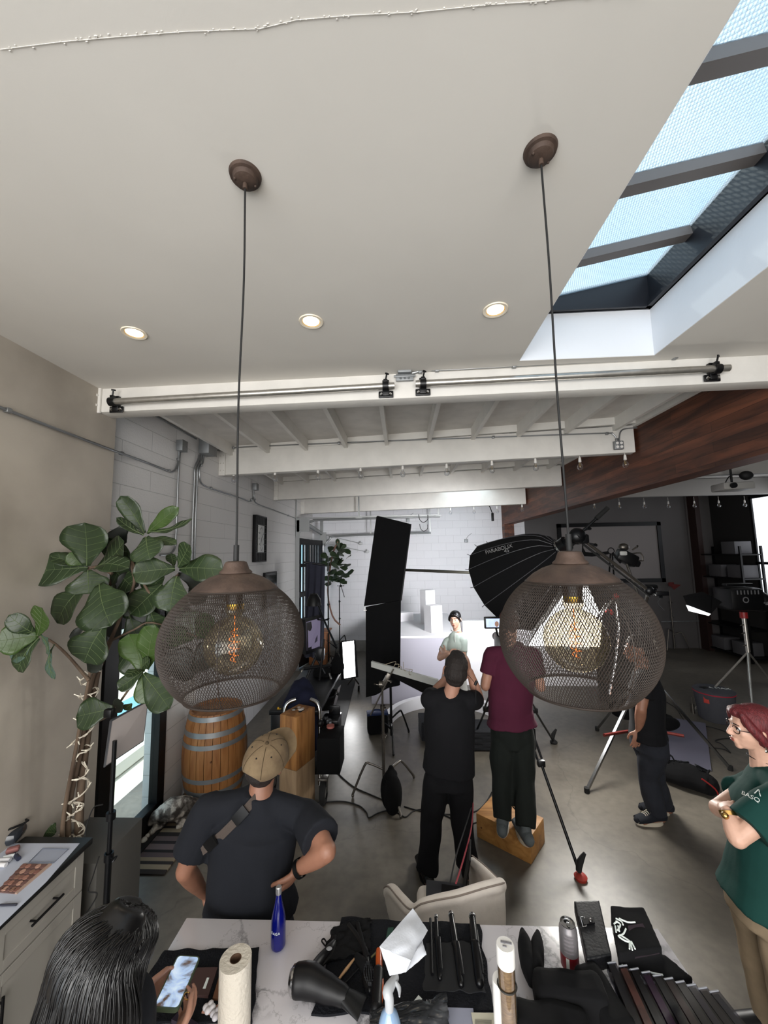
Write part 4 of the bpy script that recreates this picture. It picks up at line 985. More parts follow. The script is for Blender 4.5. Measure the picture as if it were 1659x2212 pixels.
# ---------------------------------------------------------------- man in a black tee, hand in pocket, right
D0 = 4.02
J = dict(head=J_(1375, 1402, D0), neck=J_(1388, 1450, D0), shR=J_(1398, 1466, D0+.16), shL=J_(1392, 1468, D0-.16), elL=J_(1385, 1532, D0-.2), elR=J_(1395, 1530, D0+.2), wrL=J_(1380, 1578, D0-.10), wrR=J_(1370, 1568, D0+.2),
         chest=J_(1396, 1500, D0), waist=J_(1398, 1560, D0))
pv = J_(1400, 1592, D0); J['pelvis'] = pv
aL, aR = P(1418, 1758, z=.08), P(1432, 1738, z=.08)
J.update(hipL=pv + V((0, -.08, -.02)), hipR=pv + V((0, .08, -.02)), anL=aL, anR=aR, knL=pv.lerp(aL, .5) + V((-.03, 0, 0)), knR=pv.lerp(aR, .5) + V((-.03, 0, 0)), toeL=(-1, -.12, 0), toeR=(-1, .1, 0), handL=((-.3, 0, -1), (0, 1, 0), .2, 1))
o, L, R = person('person in black tee, charcoal jeans and canvas sneakers facing left, one hand in a pocket', J, 1.09, M_skin2, facedir=(-1, .05, -.1))
tee(o, J, 1.09, M_blk, fit=1.1, hem=pv + V((0, 0, .0)), sleeve=.6, seed=12)
trousers(o, J, 1.09, M_jean, fit=1.08, low=.0, seed=14, disp=.016)
for a_, t_ in ((aL, J['toeL']), (aR, J['toeR'])):
    b = B(); so = B(); shoe(b, so, a_, t_, 1.08); sh_ = part('shoe', b, M_navyblk, o, 'black canvas sneaker with white laces'); part('sole', so, M_sole, sh_)
    d = V(t_).normalized(); r_ = d.cross(V((0, 0, 1))); b = B()
    for i in range(5): c = V((a_.x, a_.y, a_.z - .075 + .102 - i*.008)) + d*(.075+.016*i); b.tube([c - r_*.026, c + V((0, 0, .008)), c + r_*.026 + d*.012], .003, 5, smooth=2)
    b.ell(V((a_.x, a_.y, a_.z-.045)) + d*.178, (.035, .035, .022), zrot((0, 0, 1))); part('lace', b, M_sole, sh_)
b = B(); b.ell(L(0, -.02, .045), (.081, .100, .084), R); b.ell(L(0, -.045, .0), (.079, .078, .07), R); part('hair', fuse(b, .006, 3), M_hairs, o, ang=180)
# ---------------------------------------------------------------- model, arms crossed
D0 = 5.4
J = dict(head=J_(983, 1338, D0), neck=J_(989, 1370, D0+.02), shR=J_(966, 1386, D0+.06), shL=J_(1001, 1385, D0-.05), elR=J_(950, 1421, D0-.05), elL=J_(1003, 1424, D0-.12), wrR=J_(970, 1412, D0-.22), wrL=J_(963, 1408, D0-.17),
         chest=J_(985, 1399, D0), waist=J_(984, 1432, D0+.0))
pv = J_(980, 1458, D0+.02); J['pelvis'] = pv; fz = .0
J.update(hipL=pv + V((.08, -.02, -.02)), hipR=pv + V((-.08, .02, -.02)), knL=V((pv.x+.1, D0-.03, .5)), knR=V((pv.x-.08, D0, .5)), anL=V((pv.x+.1, D0, .09)), anR=V((pv.x-.1, D0+.03, .09)), toeL=(-.2, -1, 0), toeR=(-.7, -1, 0),
         handR=((1, -.1, .15), (0, .6, -.4), .4, -1), handL=((-.5, .8, .05), (.4, .9, 0), .3, 1))
J['elL'] = J_(999, 1421, D0-.1)
o, L, R = person('person with sleek black hair in a pale mint polo, arms crossed, before the white wall', J, .98, M_skinp, facedir=(-.42, -1, -.04), up=(-.04, 0, 1), face=True, voxel=.005, ts=.72)
tp, tr = tee(o, J, .94, M_mint, 'polo_shirt', fit=.90, hem=V(J['waist']) + V((0, 0, -.12)), sleeve=.62, disp=.004, voxel=.007)
trousers(o, J, .94, mat('pale_grey_trouser', '#b9bab8', .85, bump=.2), fit=1.0, low=0, disp=.008)
shoes(o, J, .9, mat('white_shoe', '#d9d8d5', .6))
b = B(); b.ell(L(0, -.020, .038), (.0805, .1015, .084), R, 20); b.ell(L(0, -.045, .0), (.080, .076, .07), R)
for k in (1, -1): b.rtube([L(.012*k, .082, .078), L(.052*k, .066, .055), L(.076*k, .03, .0), L(.072*k, -.02, -.03)], [.014, .016, .016, .012], 8, 3)
b.rtube([L(0, -.11, .03), L(.02, -.14, -.04), L(.045, -.13, -.12), L(.06, -.11, -.21)], [.022, .02, .017, .006], 10, 3); part('hair', fuse(b, .005, 4), M_hairb, o, 'sleek black ponytail', ang=180)
M_col = mat('white_collar', '#e8e8e2', .8)
b = B(); nk = J['neck']
for k in (-1, 1): b.quadbox([L(.0, .05, -.155), L(.055*k, .045, -.135), L(.068*k, .0, -.115), L(.06*k, .03, -.15), L(.02*k, .07, -.18)][:4], .006)
b.tube([nk + V((.062*math.cos(a), .058*math.sin(a), .012)) for a in [2*PI*i/20 for i in range(21)]], [(.012, .012)]*21, 6); part('collar', b, M_col, o)
b = B(); b.tube([L(0, .058, -.17), L(0, .088, -.25), L(0, .09, -.33), L(0, .08, -.43)], .0045, 6, smooth=3); part('zip', b, M_col, o)
# ---------------------------------------------------------------- woman with red hair, arms crossed, facing left
D0 = 2.3
J = dict(head=J_(1622, 1572, D0), neck=J_(1662, 1668, D0+.02), shL=J_(1700, 1722, D0-.17), shR=J_(1640, 1695, D0+.17), elL=J_(1592, 1812, D0-.16), elR=J_(1550, 1746, D0+.05), wrL=J_(1570, 1750, D0-.1), wrR=J_(1598, 1766, D0-.12),
         chest=J_(1655, 1760, D0), waist=J_(1648, 1850, D0))
J['neck'] = J_(1650, 1652, D0+.02)
pv = J_(1640, 1935, D0); J['pelvis'] = pv
J.update(hipL=pv + V((.02, -.09, -.02)), hipR=pv + V((.02, .09, -.02)), knL=V((pv.x+.0, D0-.1, .48)), knR=V((pv.x+.04, D0+.1, .48)), anL=V((pv.x+.06, D0-.1, .08)), anR=V((pv.x+.08, D0+.12, .08)), toeL=(-1, -.1, 0), toeR=(-1, .1, 0),
         handL=((.55, .75, -.1), (.3, -.3, -.9), .3, 1), handR=((.85, -.1, .15), (.3, .8, -.2), .5, -1))
o, L, R = person('person with short red hair, glasses and green t-shirt, arms crossed, at the right edge', J, .98, M_skinp, facedir=(-1, .18, -.05), up=(-.06, 0, 1), face=True, voxel=.005)
tp, tr = tee(o, J, 1.0, M_green, fit=1.16, hem=pv + V((0, 0, -.02)), sleeve=(.74, .5), seed=21, disp=.01, flare=1.12, sw=1.15)
trousers(o, J, 1.0, M_khaki, fit=1.08, low=.0, seed=22)
shoes(o, J, 1.0, M_black)
b = B(); b.ell(L(0, -.028, .04), (.088, .106, .09), R, 20); b.ell(L(0, -.05, -.02), (.084, .085, .09), R, 18); b.ell(L(0, .035, .085), (.06, .06, .036), R)
for k in (1, -1):
    b.rtube([L(.05*k, .06, .085), L(.078*k, .04, .03), L(.082*k, .006, -.02), L(.078*k, -.03, -.075)], [.016, .022, .022, .012], 10, 3)
for i in range(9):
    a = -1.3 + i*.325; b.rtube([L(.075*math.sin(a), -.03-.075*math.cos(a), .0), L(.076*math.sin(a), -.03-.078*math.cos(a), -.07), L(.066*math.sin(a), -.03-.068*math.cos(a), -.125)], [.024, .02, .006], 8, 3)
hb = fuse(b, .005, 2, .5, .003, 30)
part('hair', hb, M_hairr, o, 'short dyed red hair', ang=180)
b = B()
for k in (1, -1):
    b.tube([L(.031*k + .024*math.cos(a), .094 - .008*abs(k*.031+.024*math.cos(a))/.05, .0 + .019*math.sin(a)) for a in [2*PI*i/18 for i in range(19)]], .0022, 6)
    b.tube([L(.055*k, .088, .006), L(.08*k, .04, .006), L(.084*k, -.005, .004), L(.082*k, -.02, -.012)], .0022, 6)
b.tube([L(-.008, .1, .004), L(.008, .1, .004)], .002, 6); part('glasses', b, mat('dark_acetate', '#2b1d1d', .25), o)
b = B(); e0 = L(-.087, -.008, -.045); b.tube([e0, e0 + V((0, 0, -.03))], .0025, 6); b.ell(e0 + V((0, 0, -.036)), (.008, .004, .008)); part('earring', b, mat('silver', '#d8d4c8', .25, 1), o)
b = B(); nk = J['neck']; b.tube([nk + V((.066*math.cos(a), .064*math.sin(a), .028 - .014*math.cos(a+PI)*-1)) for a in [2*PI*i/24 for i in range(25)]], .0028, 6); part('choker', b, M_black, o)
wr = J['wrL']; b = B(); b.lathe([(.033, -.009), (.037, -.009), (.037, .009), (.033, .009)], wr.lerp(J['elL'], .1), 24, rot=zrot(J['elL']-wr)); b.ell(wr.lerp(J['elL'], .1) + V((-.03, -.02, .0)), (.017, .017, .017)); part('watch', b, mat('gold', '#c9a060', .25, 1), o)
M_print = mat('white_print', '#dfe6e2', .8)
# lettering on the chest
c0 = P(1620, 1724, y=D0-.06); dd = (c0 - CAM).normalized(); tt = BVHTree.FromObject(tp, bpy.context.evaluated_depsgraph_get()); tl = wloc(tp)
class _T:
    def ray_cast(s, o_, d_, m_): 
        h = tt.ray_cast(o_ - tl, d_, m_); return (h[0] + tl,) if h[0] else (None,)
ex = V((.75, -.62, -.25)); M_ = frame(c0, ex, V((0, 0, 1)))
b = B(); paste(b, _T(), 'BASQ', .028, M_, dd, .003)
paste(b, _T(), 'Λ', .04, frame(c0 + V((.0, 0, .034)) + ex*.03, ex, V((0, 0, 1))), dd, .003)
part('print', b, M_print, o)
# ---------------------------------------------------------------- woman with long black hair, looking at a phone
D0 = 1.1
J = dict(head=J_(232, 2092, D0), neck=J_(205, 2215, D0-.04), shR=J_(262, 2262, D0+.08), shL=J_(150, 2268, D0-.12), elR=J_(290, 2330, D0+.16), elL=J_(215, 2420, D0-.02), wrR=J_(318, 2172, D0+.26), wrL=J_(345, 2215, D0+.12),
         chest=J_(200, 2330, D0-.02), waist=V((-.80, .88, 1.05)))
J['pelvis'] = V((-.80, .82, .92)); pv = J['pelvis']
J.update(hipL=pv + V((-.06, -.07, -.02)), hipR=pv + V((.06, .07, -.02)), knL=pv + V((-.02, -.05, -.42)), knR=pv + V((.08, .06, -.42)), anL=pv + V((-.04, -.08, -.84)), anR=pv + V((.06, .06, -.84)), toeL=(.6, .5, 0), toeR=(.6, .5, 0))
phc = P(384, 2122, y=D0+.30)      # phone centre
pa = P(412, 2062, y=D0+.37) - P(358, 2182, y=D0+.20); pa.normalize()
pn = (V(J['head']) + V((0, 0, .02)) - phc); pn = (pn - pa*pn.dot(pa)).normalized()
cn = (CAM - phc).normalized(); pn = (pn*.45 + cn*.55); pn = (pn - pa*pn.dot(pa)).normalized(); pr = pa.cross(pn)
J['wrR'] = phc - pr*.088 - pa*.075 - pn*.03; J['wrL'] = phc + pr*.05 - pa*.145 - pn*.03
J['handR'] = ((pa*.9 + pr*.18), (pr*1.0 + pn*.2), .75, 1); J['handL'] = ((pa*.9 + pr*.12), (-pr*.7 + pn*.6), .7, -1)
o, L, R = person('person with long straight black hair looking down at a phone, bottom left corner', J, .93, M_skin, facedir=(.66, .55, -.52), up=(.28, .3, .9), face=True, voxel=.0045)
tee(o, J, .93, M_navyblk, 'top', fit=1.0, hem=pv, sleeve=.55, seed=31)
trousers(o, J, .93, M_blk, low=0); shoes(o, J, .93, M_black)
b = B(); b.ell(L(0, -.03, .035), (.094, .112, .098), R, 24); b.ell(L(0, .012, .045), (.086, .092, .088), R, 20)
hd = V(J['head']); back = J_(60, 2260, D0-.16)
rnd = random.Random(4)
for i in range(26):
    t_ = i/25; a = -2.1 + t_*4.2     # around the back of the head from ear to ear
    st = L(.085*math.sin(a), -.03 - .1*math.cos(a), .03)
    mid = st + V((0, 0, -.10)) + (st-hd).normalized()*.025; st0 = L(.03*math.sin(a), -.02 - .04*math.cos(a), .125)
    end = mid + V((-.03 + .02*math.sin(a), -.03, -.26)) + V((hd.x*0, 0, 0))
    b.rtube([st0, st, mid, mid.lerp(end, .5), end], [.02, .026, .028, .026, .016], 8, 4)
b.ell(hd + V((-.05, -.06, -.16)), (.09, .09, .16), seg=16)
hb = fuse(b, .006, 5)
ht_ = BVHTree.FromBMesh(hb.bm)
for i in range(520):
    a = rnd.uniform(-2.7, 2.7); st = L(.085*math.sin(a), -.03 - .1*math.cos(a), rnd.uniform(.02, .05)); mid = st + V((0, 0, -.10)) + (st-hd).normalized()*.03; st0 = L(.012*math.sin(a) + rnd.uniform(-.01, .01), -.0 - .03*math.cos(a) + rnd.uniform(-.03, .06), .13)
    end = mid + V((-.03 + .02*math.sin(a), -.03, rnd.uniform(-.30, -.2))); raw = [st0, st0.lerp(st, .5) + (st-hd)*.18, st, mid, mid.lerp(end, .5), end]; pp = []
    for q in raw:
        h = ht_.find_nearest(q); pp.append(h[0] + h[1]*rnd.uniform(-.0005, .0035))
    hb.tube(pp, rnd.uniform(.0012, .0026), 4, smooth=4)
part('hair', hb, M_hairb, o, 'long glossy straight black hair', ang=180)
b = B(); b.tube([L(.075, .03, .0), L(.06, .075, .002), L(.0, .1, .0)], .0025, 6, smooth=3); part('glasses', b, M_black, o)
for w__, sgn in ((J['wrL'], 1),):
    b = B(); c = phc + pr*.052 - pa*.055 + pn*.012; b.tube([c + pa*.004 + (pr*math.cos(a) + pn*math.sin(a))*.0105 for a in [2*PI*i/16 for i in range(17)]], .0018, 6); part('ring', b, mat('gold', '#c9a060', .25, 1), o)
t = thing('phone', 'large phone in green case held in both hands, screen glowing', 'phone', phc - pa*.08)
Mph = frame(phc, pr, pa)
def rr_(w_, h_, r_, n_=5): return [V((sx*(w_/2-r_) + r_*math.cos(q), sy*(h_/2-r_) + r_*math.sin(q), 0)) for (sx, sy, a0) in ((1, 1, 0), (-1, 1, PI/2), (-1, -1, PI), (1, -1, 1.5*PI)) for q in [a0 + PI/2*i/n_ for i in range(n_+1)]]
b = B(); b.quadbox([Mph @ p for p in rr_(.08, .165, .013)], .011); part('case', b, mat('olive_case', '#4d5a45', .4), t)
def screen_mat():
    m = mat('phone_screen', '#9db4d0', .15); n = m.node_tree.nodes; l = m.node_tree.links; bs = n['Principled BSDF']
    g = n.new('ShaderNodeTexCoord'); no = n.new('ShaderNodeTexNoise'); no.inputs['Scale'].default_value = 11; no.inputs['Detail'].default_value = 6; no.inputs['Distortion'].default_value = 1.5; l.new(g.outputs['Object'], no.inputs['Vector'])
    r = n.new('ShaderNodeValToRGB'); e = r.color_ramp.elements; e[0].position = .38; e[0].color = lin('#56463d'); e[1].position = .47; e[1].color = lin('#9fb6d6'); x = e.new(.6); x.color = lin('#c5d6ec'); l.new(no.outputs['Fac'], r.inputs['Fac'])
    l.new(r.outputs[0], bs.inputs['Base Color']); l.new(r.outputs[0], bs.inputs['Emission Color']); bs.inputs['Emission Strength'].default_value = .55; return m
b = B(); b.quadbox([Mph @ (p + V((0, 0, .0065))) for p in rr_(.071, .154, .009)], .002); part('screen', b, screen_mat(), t)
# ================================================================== STUDIO FLOOR EQUIPMENT
M_blkfab = cloth('black_duvetyne', '#08080a', rough=.95); M_steel = mat('brushed_steel', '#6d6862', .35, .9, var=.1, vscale=30); M_blkmetal = mat('black_anodised', '#101114', .35, .4)
M_rubber = mat('black_rubber', '#0c0c0c', .85); M_softwhite = mat('lit_softbox_front', '#ffffff', .6, emit='#ffffff', estr=5.0)
M_box = wood_mat('apple_box_plywood', '#a4763f', '#7f5526', 'X', 2.2, .6, 7); M_boxz = wood_mat('apple_box_plywood_upright', '#a06f3c', '#6f4520', 'Z', 2.6, .6, 6); M_boxpale = wood_mat('apple_box_end', '#92795c', '#7a6249', 'Z', 2.2, .7, 8)
def knob(b, c, d, r=.012, l=.03):
    c = V(c); d = V(d).normalized(); b.cyl(c, c + d*l, r*.5, 8); b.ell(c + d*l, (r*1.6, r*.6, r), zrot(d) @ Matrix.Rotation(.5, 3, 'Z'), 8)
def cstand(name, label, base, h, legs, m=M_steel, col_r=.0175, hub=.28, riser=(.55, .015), cat='light stand', group=None, leg_r=.0125):
    """turtle-base stand: bent legs given as foot points"""
    base = V(base); t = thing(name, label, cat, base, group)
    for i, ft in enumerate(legs):
        ft = V(ft); d = V((ft.x-base.x, ft.y-base.y, 0)); Lh = d.length; d.normalize(); z0 = hub - .07*i
        b = B(); b.tube([base + V((0, 0, z0)), base + d*(Lh*.45) + V((0, 0, z0+.06)), base + d*(Lh*.62) + V((0, 0, z0+.035)), V((ft.x, ft.y, .03))], leg_r, 10, smooth=3)
        b.ell((ft.x, ft.y, .018), (.016, .016, .018), seg=8); part('leg', b, m, t)
    b = B(); b.cyl(base + V((0, 0, .06)), base + V((0, 0, h*riser[0])), col_r, 14); b.cyl(base + V((0, 0, h*riser[0])), base + V((0, 0, h*.8)), riser[1], 12); b.cyl(base + V((0, 0, h*.8)), base + V((0, 0, h)), riser[1]*.75, 12); part('column', b, m, t)
    for k in (riser[0], .8):
        b = B(); b.cyl(base + V((0, 0, h*k-.04)), base + V((0, 0, h*k+.01)), col_r*1.5, 12); knob(b, base + V((0, 0, h*k-.015)), (.9, -.5, 0)); part('collar', b, m, t)
    return t
def sandbag(c, label, sx=.3, sy=.2, sz=.34, rz=0, name='sandbag'):
    c = V(c); b = B(); Rz = Matrix.Rotation(rz, 3, 'Z')
    for k in (-1, 1): b.ell(c + Rz @ V((0, k*sy*.28, sz*.45)), (sx*.5, sy*.36, sz*.48), Rz, 18)
    b.ell(c + V((0, 0, sz*.85)), (sx*.36, sy*.3, sz*.14), Rz, 14); b.tube([c + Rz @ V((-sx*.2, 0, sz*.9)), c + V((0, 0, sz*1.08)), c + Rz @ V((sx*.2, 0, sz*.9))], .012, 8, smooth=4)
    return single(name, fuse(b, .01, 3, .5, .006, 12), M_blkfab, label, 'sandbag', ang=180)
# chrome stand with the small strip light in front
base = P(830, 1722, z=0); lg = [P(762, 1722, z=0), P(894, 1682, z=0), P(866, 1768, z=0)]
top = P(838, 1478, y=base.y).z
st = cstand('light_stand', 'chrome low stand holding the folded strip light beside the photographer', base, top, lg)
q = V((base.x, base.y, top))
b = B(); b.cyl(q + V((-.035, 0, 0)), q + V((.035, 0, .0)), .035, 16); b.box(q + V((.05, -.02, .06)), (.05, .04, .14), rot=Matrix.Rotation(.5, 3, 'Y'), bev=.008); knob(b, q + V((-.04, -.02, 0)), (-1, 0, .2), .014, .04); knob(b, q + V((.06, -.04, .05)), (1, 0, -.2), .014, .04); part('grip_head', b, M_steel, st)
b = B(); b.tube([P(800, 1545, y=base.y-.05), P(850, 1445, y=base.y-.03)], .008, 8); part('grip_arm', b, M_steel, st)
sandbag(P(846, 1752, z=0), 'black sandbag slumped over the leg of the chrome stand', .2, .17, .40, .4)
# strip softbox lying on that stand
yl = base.y - .02
a0, a1, a2, a3 = P(803, 1428, y=yl+.1), P(947, 1468, y=yl-.08), P(945, 1482, y=yl-.08), P(803, 1440, y=yl+.1)
t = thing('strip_light', 'slim strip softbox with a pale grey rail and black skirt on the chrome stand', 'strip light', q + V((.1, 0, .02)))
b = B(); b.quadbox([a0, a1, a2, a3], .04); part('rail', b, mat('pale_grey_rail', '#a9aaa6', .45), t)
b = B(); vsd = (V((0, .20, -.16)))
tip = [a3, a2, P(910, 1496, y=yl+.12), P(838, 1462, y=yl+.28)]
b._add([a3, a2, a2 + V((-.12, .34, -.2)), a3 + V((.12, .34, -.16)), a3 + V((0, .03, .0)), a2 + V((0, .03, 0)), a2 + V((-.12, .37, -.17)), a3 + V((.12, .37, -.13))], [[0, 1, 2, 3], [7, 6, 5, 4], [0, 4, 5, 1], [1, 5, 6, 2], [2, 6, 7, 3], [3, 7, 4, 0]]); part('skirt', b, M_blkfab, t, smooth=False)
b = B(); r_ = random.Random(2)
for i in range(6):
    c = P(850+i*9, 1441+i*3, y=yl-.01); b.tube([c, c + V((r_.uniform(-.06, .03), -.03, r_.uniform(.0, .07))), c + V((r_.uniform(-.1, .0), -.04, r_.uniform(.03, .11)))], .0035, 5, smooth=3)
part('velcro_straps', b, mat('tan_strap', '#8f8674', .8), t)
# black floppy flag and the stand carrying it
yf = 5.45
f = [P(815, 1116, y=yf), P(887, 1133, y=yf-.12), P(866, 1296, y=yf-.2), P(788, 1309, y=yf-.06)]
t = thing('flag', 'tall black fabric flag with a hanging lower flap beside the set', 'flag', P(830, 1500, y=yf))
b = B(); b.quadbox(f, .03); part('panel', b, M_blkfab, t, smooth=False)
b = B(); b.tube(f + [f[0]], .014, 8); part('frame', b, M_black, t)
l0, l1, l2, l3 = P(790, 1311, y=yf-.06), P(866, 1296, y=yf-.2), P(864, 1478, y=yf-.12), P(790, 1508, y=yf)
def flap(u, v):
    p = l0.lerp(l1, u).lerp(l3.lerp(l2, u), v); return p + V((0, .035*math.sin(u*9+v*2)*v, 0))
b = B(); b.grid(flap, 30, 20, .006); part('flap', b, M_blkfab, t)
b = B(); b.tube([P(787, 1312, y=yf-.07), P(786, 1318, y=yf-.07), P(792, 1318, y=yf-.07)], .008, 6); part('pin', b, M_chrome, t)
b2_ = P(846, 1598, z=0); ty = b2_.y
st = cstand('light_stand', 'black stand behind the black flag with one bent leg', b2_, 2.35, [P(883, 1583, z=0), P(850, 1633, z=0), P(800, 1580, z=0)], M_blkmetal)
b = B(); b.tube([P(872, 1231, y=5.6), P(1045, 1238, y=5.2)], .02, 12); single('boom_pole', b, mat('dark_olive_tube', '#2c2b25', .4, .3), 'dark boom pole crossing from the black flag to the parabolic softbox', 'pole')
t = thing('tote_bag', 'black cube bag with a blue handle on the floor under the flag', 'bag', P(815, 1585, z=0)); q = P(815, 1588, z=0)
b = B(); b.box(q + V((0, .08, .14)), (.30, .2, .27), rot=.15, bev=.04); part('body', b, M_blkfab, t)
b = B(); b.box(q + V((0, .08, .275)), (.31, .16, .04), rot=.15, bev=.015); b.tube([q + V((-.08, 0, .27)), q + V((-.05, 0, .34)), q + V((.06, 0, .34)), q + V((.09, 0, .27))], .012, 8, smooth=4); part('handle', b, mat('blue_webbing', '#1c2c55', .8), t)
# dark ribbed case behind the photographer, folded moving blankets
q = P(925, 1600, z=0); b = B()
for i in range(9): b.box(q + V((.1, .12, .03+i*.028)), (.42, .34, .024), rot=.1+.01*math.sin(i), bev=.01)
single('folded_blanket', fuse(b, .008, 1), cloth('charcoal_blanket', '#26272b'), 'stack of folded charcoal blankets left of the man in black', 'blanket', ang=180)
q = P(1040, 1620, z=0); b = B()
for i in range(10): b.box(q + V((0, .15, .02+i*.024)), (.36, .4, .02), rot=.03*math.sin(i*2), bev=.009)
single('folded_blanket', fuse(b, .008, 1), MATS['charcoal_blanket'], 'stack of folded charcoal blankets between the two men', 'blanket', ang=180)
# apple box under the man in maroon
c = [P(1030, 1808, z=0), P(1148, 1869, z=0)]; u = (c[1]-c[0]).normalized(); v = V((-u.y, u.x, 0)); Lb, Wb = (c[1]-c[0]).length, .33
t = thing('apple_box', 'wooden step box on the floor under the feet of the man in maroon', 'box', (c[0]+c[1])/2)
cc = (c[0]+c[1])/2 + v*Wb/2; ang = math.atan2(u.y, u.x)
b = B(); b.box(cc + V((0, 0, BOXZ/2)), (Lb, Wb, BOXZ), rot=ang, bev=.008); part('box', b, M_box, t)
b = B(); b.cyl(c[0] + u*.05 + V((0, 0, .1)) , c[0] + u*.05 + V((0, 0, .1)) - v*.002, .008, 12); part('knot', b, mat('dark_knot', '#5b3418', .7), t)
# upright apple boxes beside the cart
e0 = P(674, 1765, z=0); 
cx_, cy_ = P(641, 1752, z=0).x + .02, 4.12
for k in range(2):
    z0 = .5*k
    t = thing('apple_box', ['lower pale wooden box of the upright stack behind the man in the cap', 'upper brown wooden box of the upright stack, with hand-hole slots on top'][k], 'box', (cx_, cy_, z0), 'upright wooden boxes')
    b = B(); b.box((cx_, cy_, z0+.2495), (.215, .30, .499), rot=-.42, bev=.008); part('box', b, M_boxz if k else M_boxpale, t)
    if k:
        b = B(); Rz = Matrix.Rotation(-.42, 3, 'Z')
        for s_ in (-1, 1): b.box(V((cx_, cy_, 1.0)) + Rz @ V((s_*.045, .0, -.001)), (.028, .07, .006), rot=-.42)
        part('slot', b, M_black, t)
        b = B(); b.text('Gripworks', .05, frame(V((cx_, cy_, .74)) + Rz @ V((.0, -.1515, 0)), V((0, 0, -1)), Rz @ V((1, 0, 0))), .0005); part('stencil', b, mat('stencil_ink', '#4a2a12', .8), t)
        b = B(); r_ = random.Random(1)
        for i in range(6): b.ell(V((cx_, cy_, 1.002)) + Rz @ V((r_.uniform(-.05, .05), r_.uniform(-.02, .08), 0)), (.02, .012, .002), seg=8)
        part('paint_splash', b, M_whiteplastic, t)
# tripod with a video camera by the man in maroon
ap = P(1092, 1432, y=4.35); ap.z = 1.40
feet = [P(1254, 1890, z=0.03), P(1022, 1596, z=.02), P(1196, 1602, z=.02)]
t = thing('camera_tripod', 'black video tripod with a red rubber foot, beside the wooden step box', 'tripod', V((ap.x, ap.y, 0)))
for i, ft in enumerate(feet):
    b = B(); d = (ft-ap).normalized(); s_ = d.cross(V((0, 0, 1))).normalized(); mid = ap.lerp(ft, .55)
    for k in (-1, 1): b.cyl(ap + s_*k*.035, mid + s_*k*.022, .011, 10)
    b.cyl(mid, ft, .013, 10); b.box(mid, (.07, .05, .06), rot=Matrix(((s_.x, 0, 0), (0, 1, 0), (0, 0, 1))) if 0 else None, bev=.01); lgp = part('leg', b, M_blkmetal, t)
    b = B(); b.lathe([(0, 0), (.045, 0), (.05, .02), (.03, .04), (.0, .045)], (ft.x, ft.y, 0), 16); part('foot', b, mat('red_rubber', '#8f2a1e', .6) if i == 0 else M_rubber, lgp)
    b = B(); b.tube([ft + V((-.012, .0, .03)), ft + V((.0, 0, .09)), ft + V((.045, .0, .16))], [.022, .026, .012], 10, smooth=2); part('foot_strap', b, M_rubber, lgp)
b = B(); b.cyl(ap + V((0, 0, -.08)), ap + V((0, 0, .03)), .05, 20); b.ell(ap + V((0, 0, .05)), (.05, .05, .04)); part('crown', b, M_blkmetal, t)
vc = ap + V((0, 0, .2))
t = thing('video_camera', 'black video camera with a small monitor, in front of the man in maroon', 'camera', vc + V((0, 0, -.1)))
part('body', B().box(vc, (.16, .3, .18), bev=.02), M_black, t); b = B(); b.cyl(vc + V((0, .15, 0)), vc + V((0, .36, 0)), .05, 20); part('lens', b, M_black, t)
mc = P(1065, 1345, y=4.3); b = B(); b.box(mc, (.19, .03, .125), bev=.008); b.tube([mc + V((0.03, 0, -.06)), mc + V((.05, .02, -.14)), vc + V((-.05, 0, .07))], .012, 8); mo = part('monitor', b, M_black, t)
b = B(); b.box(mc + V((0, -.016, .0)), (.155, .003, .09)); part('screen', b, mat('monitor_picture', '#a9bdd6', .2, emit='#aebfdc', estr=.8, col2='#c8d4e6', vscale=14), mo)
b = B(); b.ell(mc + V((.035, -.018, -.012)), (.022, .002, .03)); part('screen_figure', b, M_skinp, mo)
# parabolic softbox
ring = P(1207, 1186, y=4.35); rc = P(1098, 1262, y=4.95); ax = (rc-ring); Lx = ax.length; ax.normalize(); Rr = zrot(ax)
t = thing('parabolic_softbox', 'large black ribbed parabolic softbox with white lettering, hanging from a boom arm', 'softbox', ring)
prof = [(.075 + (.60-.075)*math.sqrt(i/14), Lx*i/14) for i in range(15)]
b = B()
def para(u, v): 
    a = u*2*PI; seg = (a % (PI/8)) - PI/16; r0, z = prof[0][0] + (prof[-1][0]-prof[0][0])*math.sqrt(v), Lx*v
    r_ = r0*math.cos(PI/16)/math.cos(seg)*(1-.0*v); return ring + Rr @ V((r_*math.cos(a), r_*math.sin(a), z))
b.grid(para, 64, 14); shell = part('shell', b, M_blkfab, t, smooth=False)
b = B()
for k in range(64): pass
b.grid(lambda u, v: ring + Rr @ ((Rr.transposed() @ (para(u, v)-ring)) * .985), 64, 14); part('silver_lining', b, mat('silver_lining', '#cfd2d6', .3, .8), t)
for k in range(16):
    a = PI/8*k + .0001; b = B(); b.tube([ring + Rr @ V(((r0+.004)*math.cos(a), (r0+.004)*math.sin(a), z)) for r0, z in prof] , .0035, 5); b.cyl(ring + Rr @ V((.605*math.cos(a), .605*math.sin(a), Lx)), ring + Rr @ V((.64*math.cos(a), .64*math.sin(a), Lx+.01)), .004, 5)
    part('rib', b, mat('rib_piping', '#4c4c50', .45), t)
b = B(); b.cyl(ring - ax*.12, ring + ax*.02, .085, 24); b.cyl(ring - ax*.3, ring - ax*.12, .06, 20)
for k in range(12): a = k*PI/6; b.ell(ring + Rr @ V((.09*math.cos(a), .09*math.sin(a), -.02)), (.014,)*3, seg=8)
part('speed_ring', b, M_blkmetal, t)
b = B(); b.lathe([(.088, -.04), (.091, -.04), (.091, -.02), (.088, -.02)], ring, 24, rot=Rr); part('ring_band', b, M_alu, t)
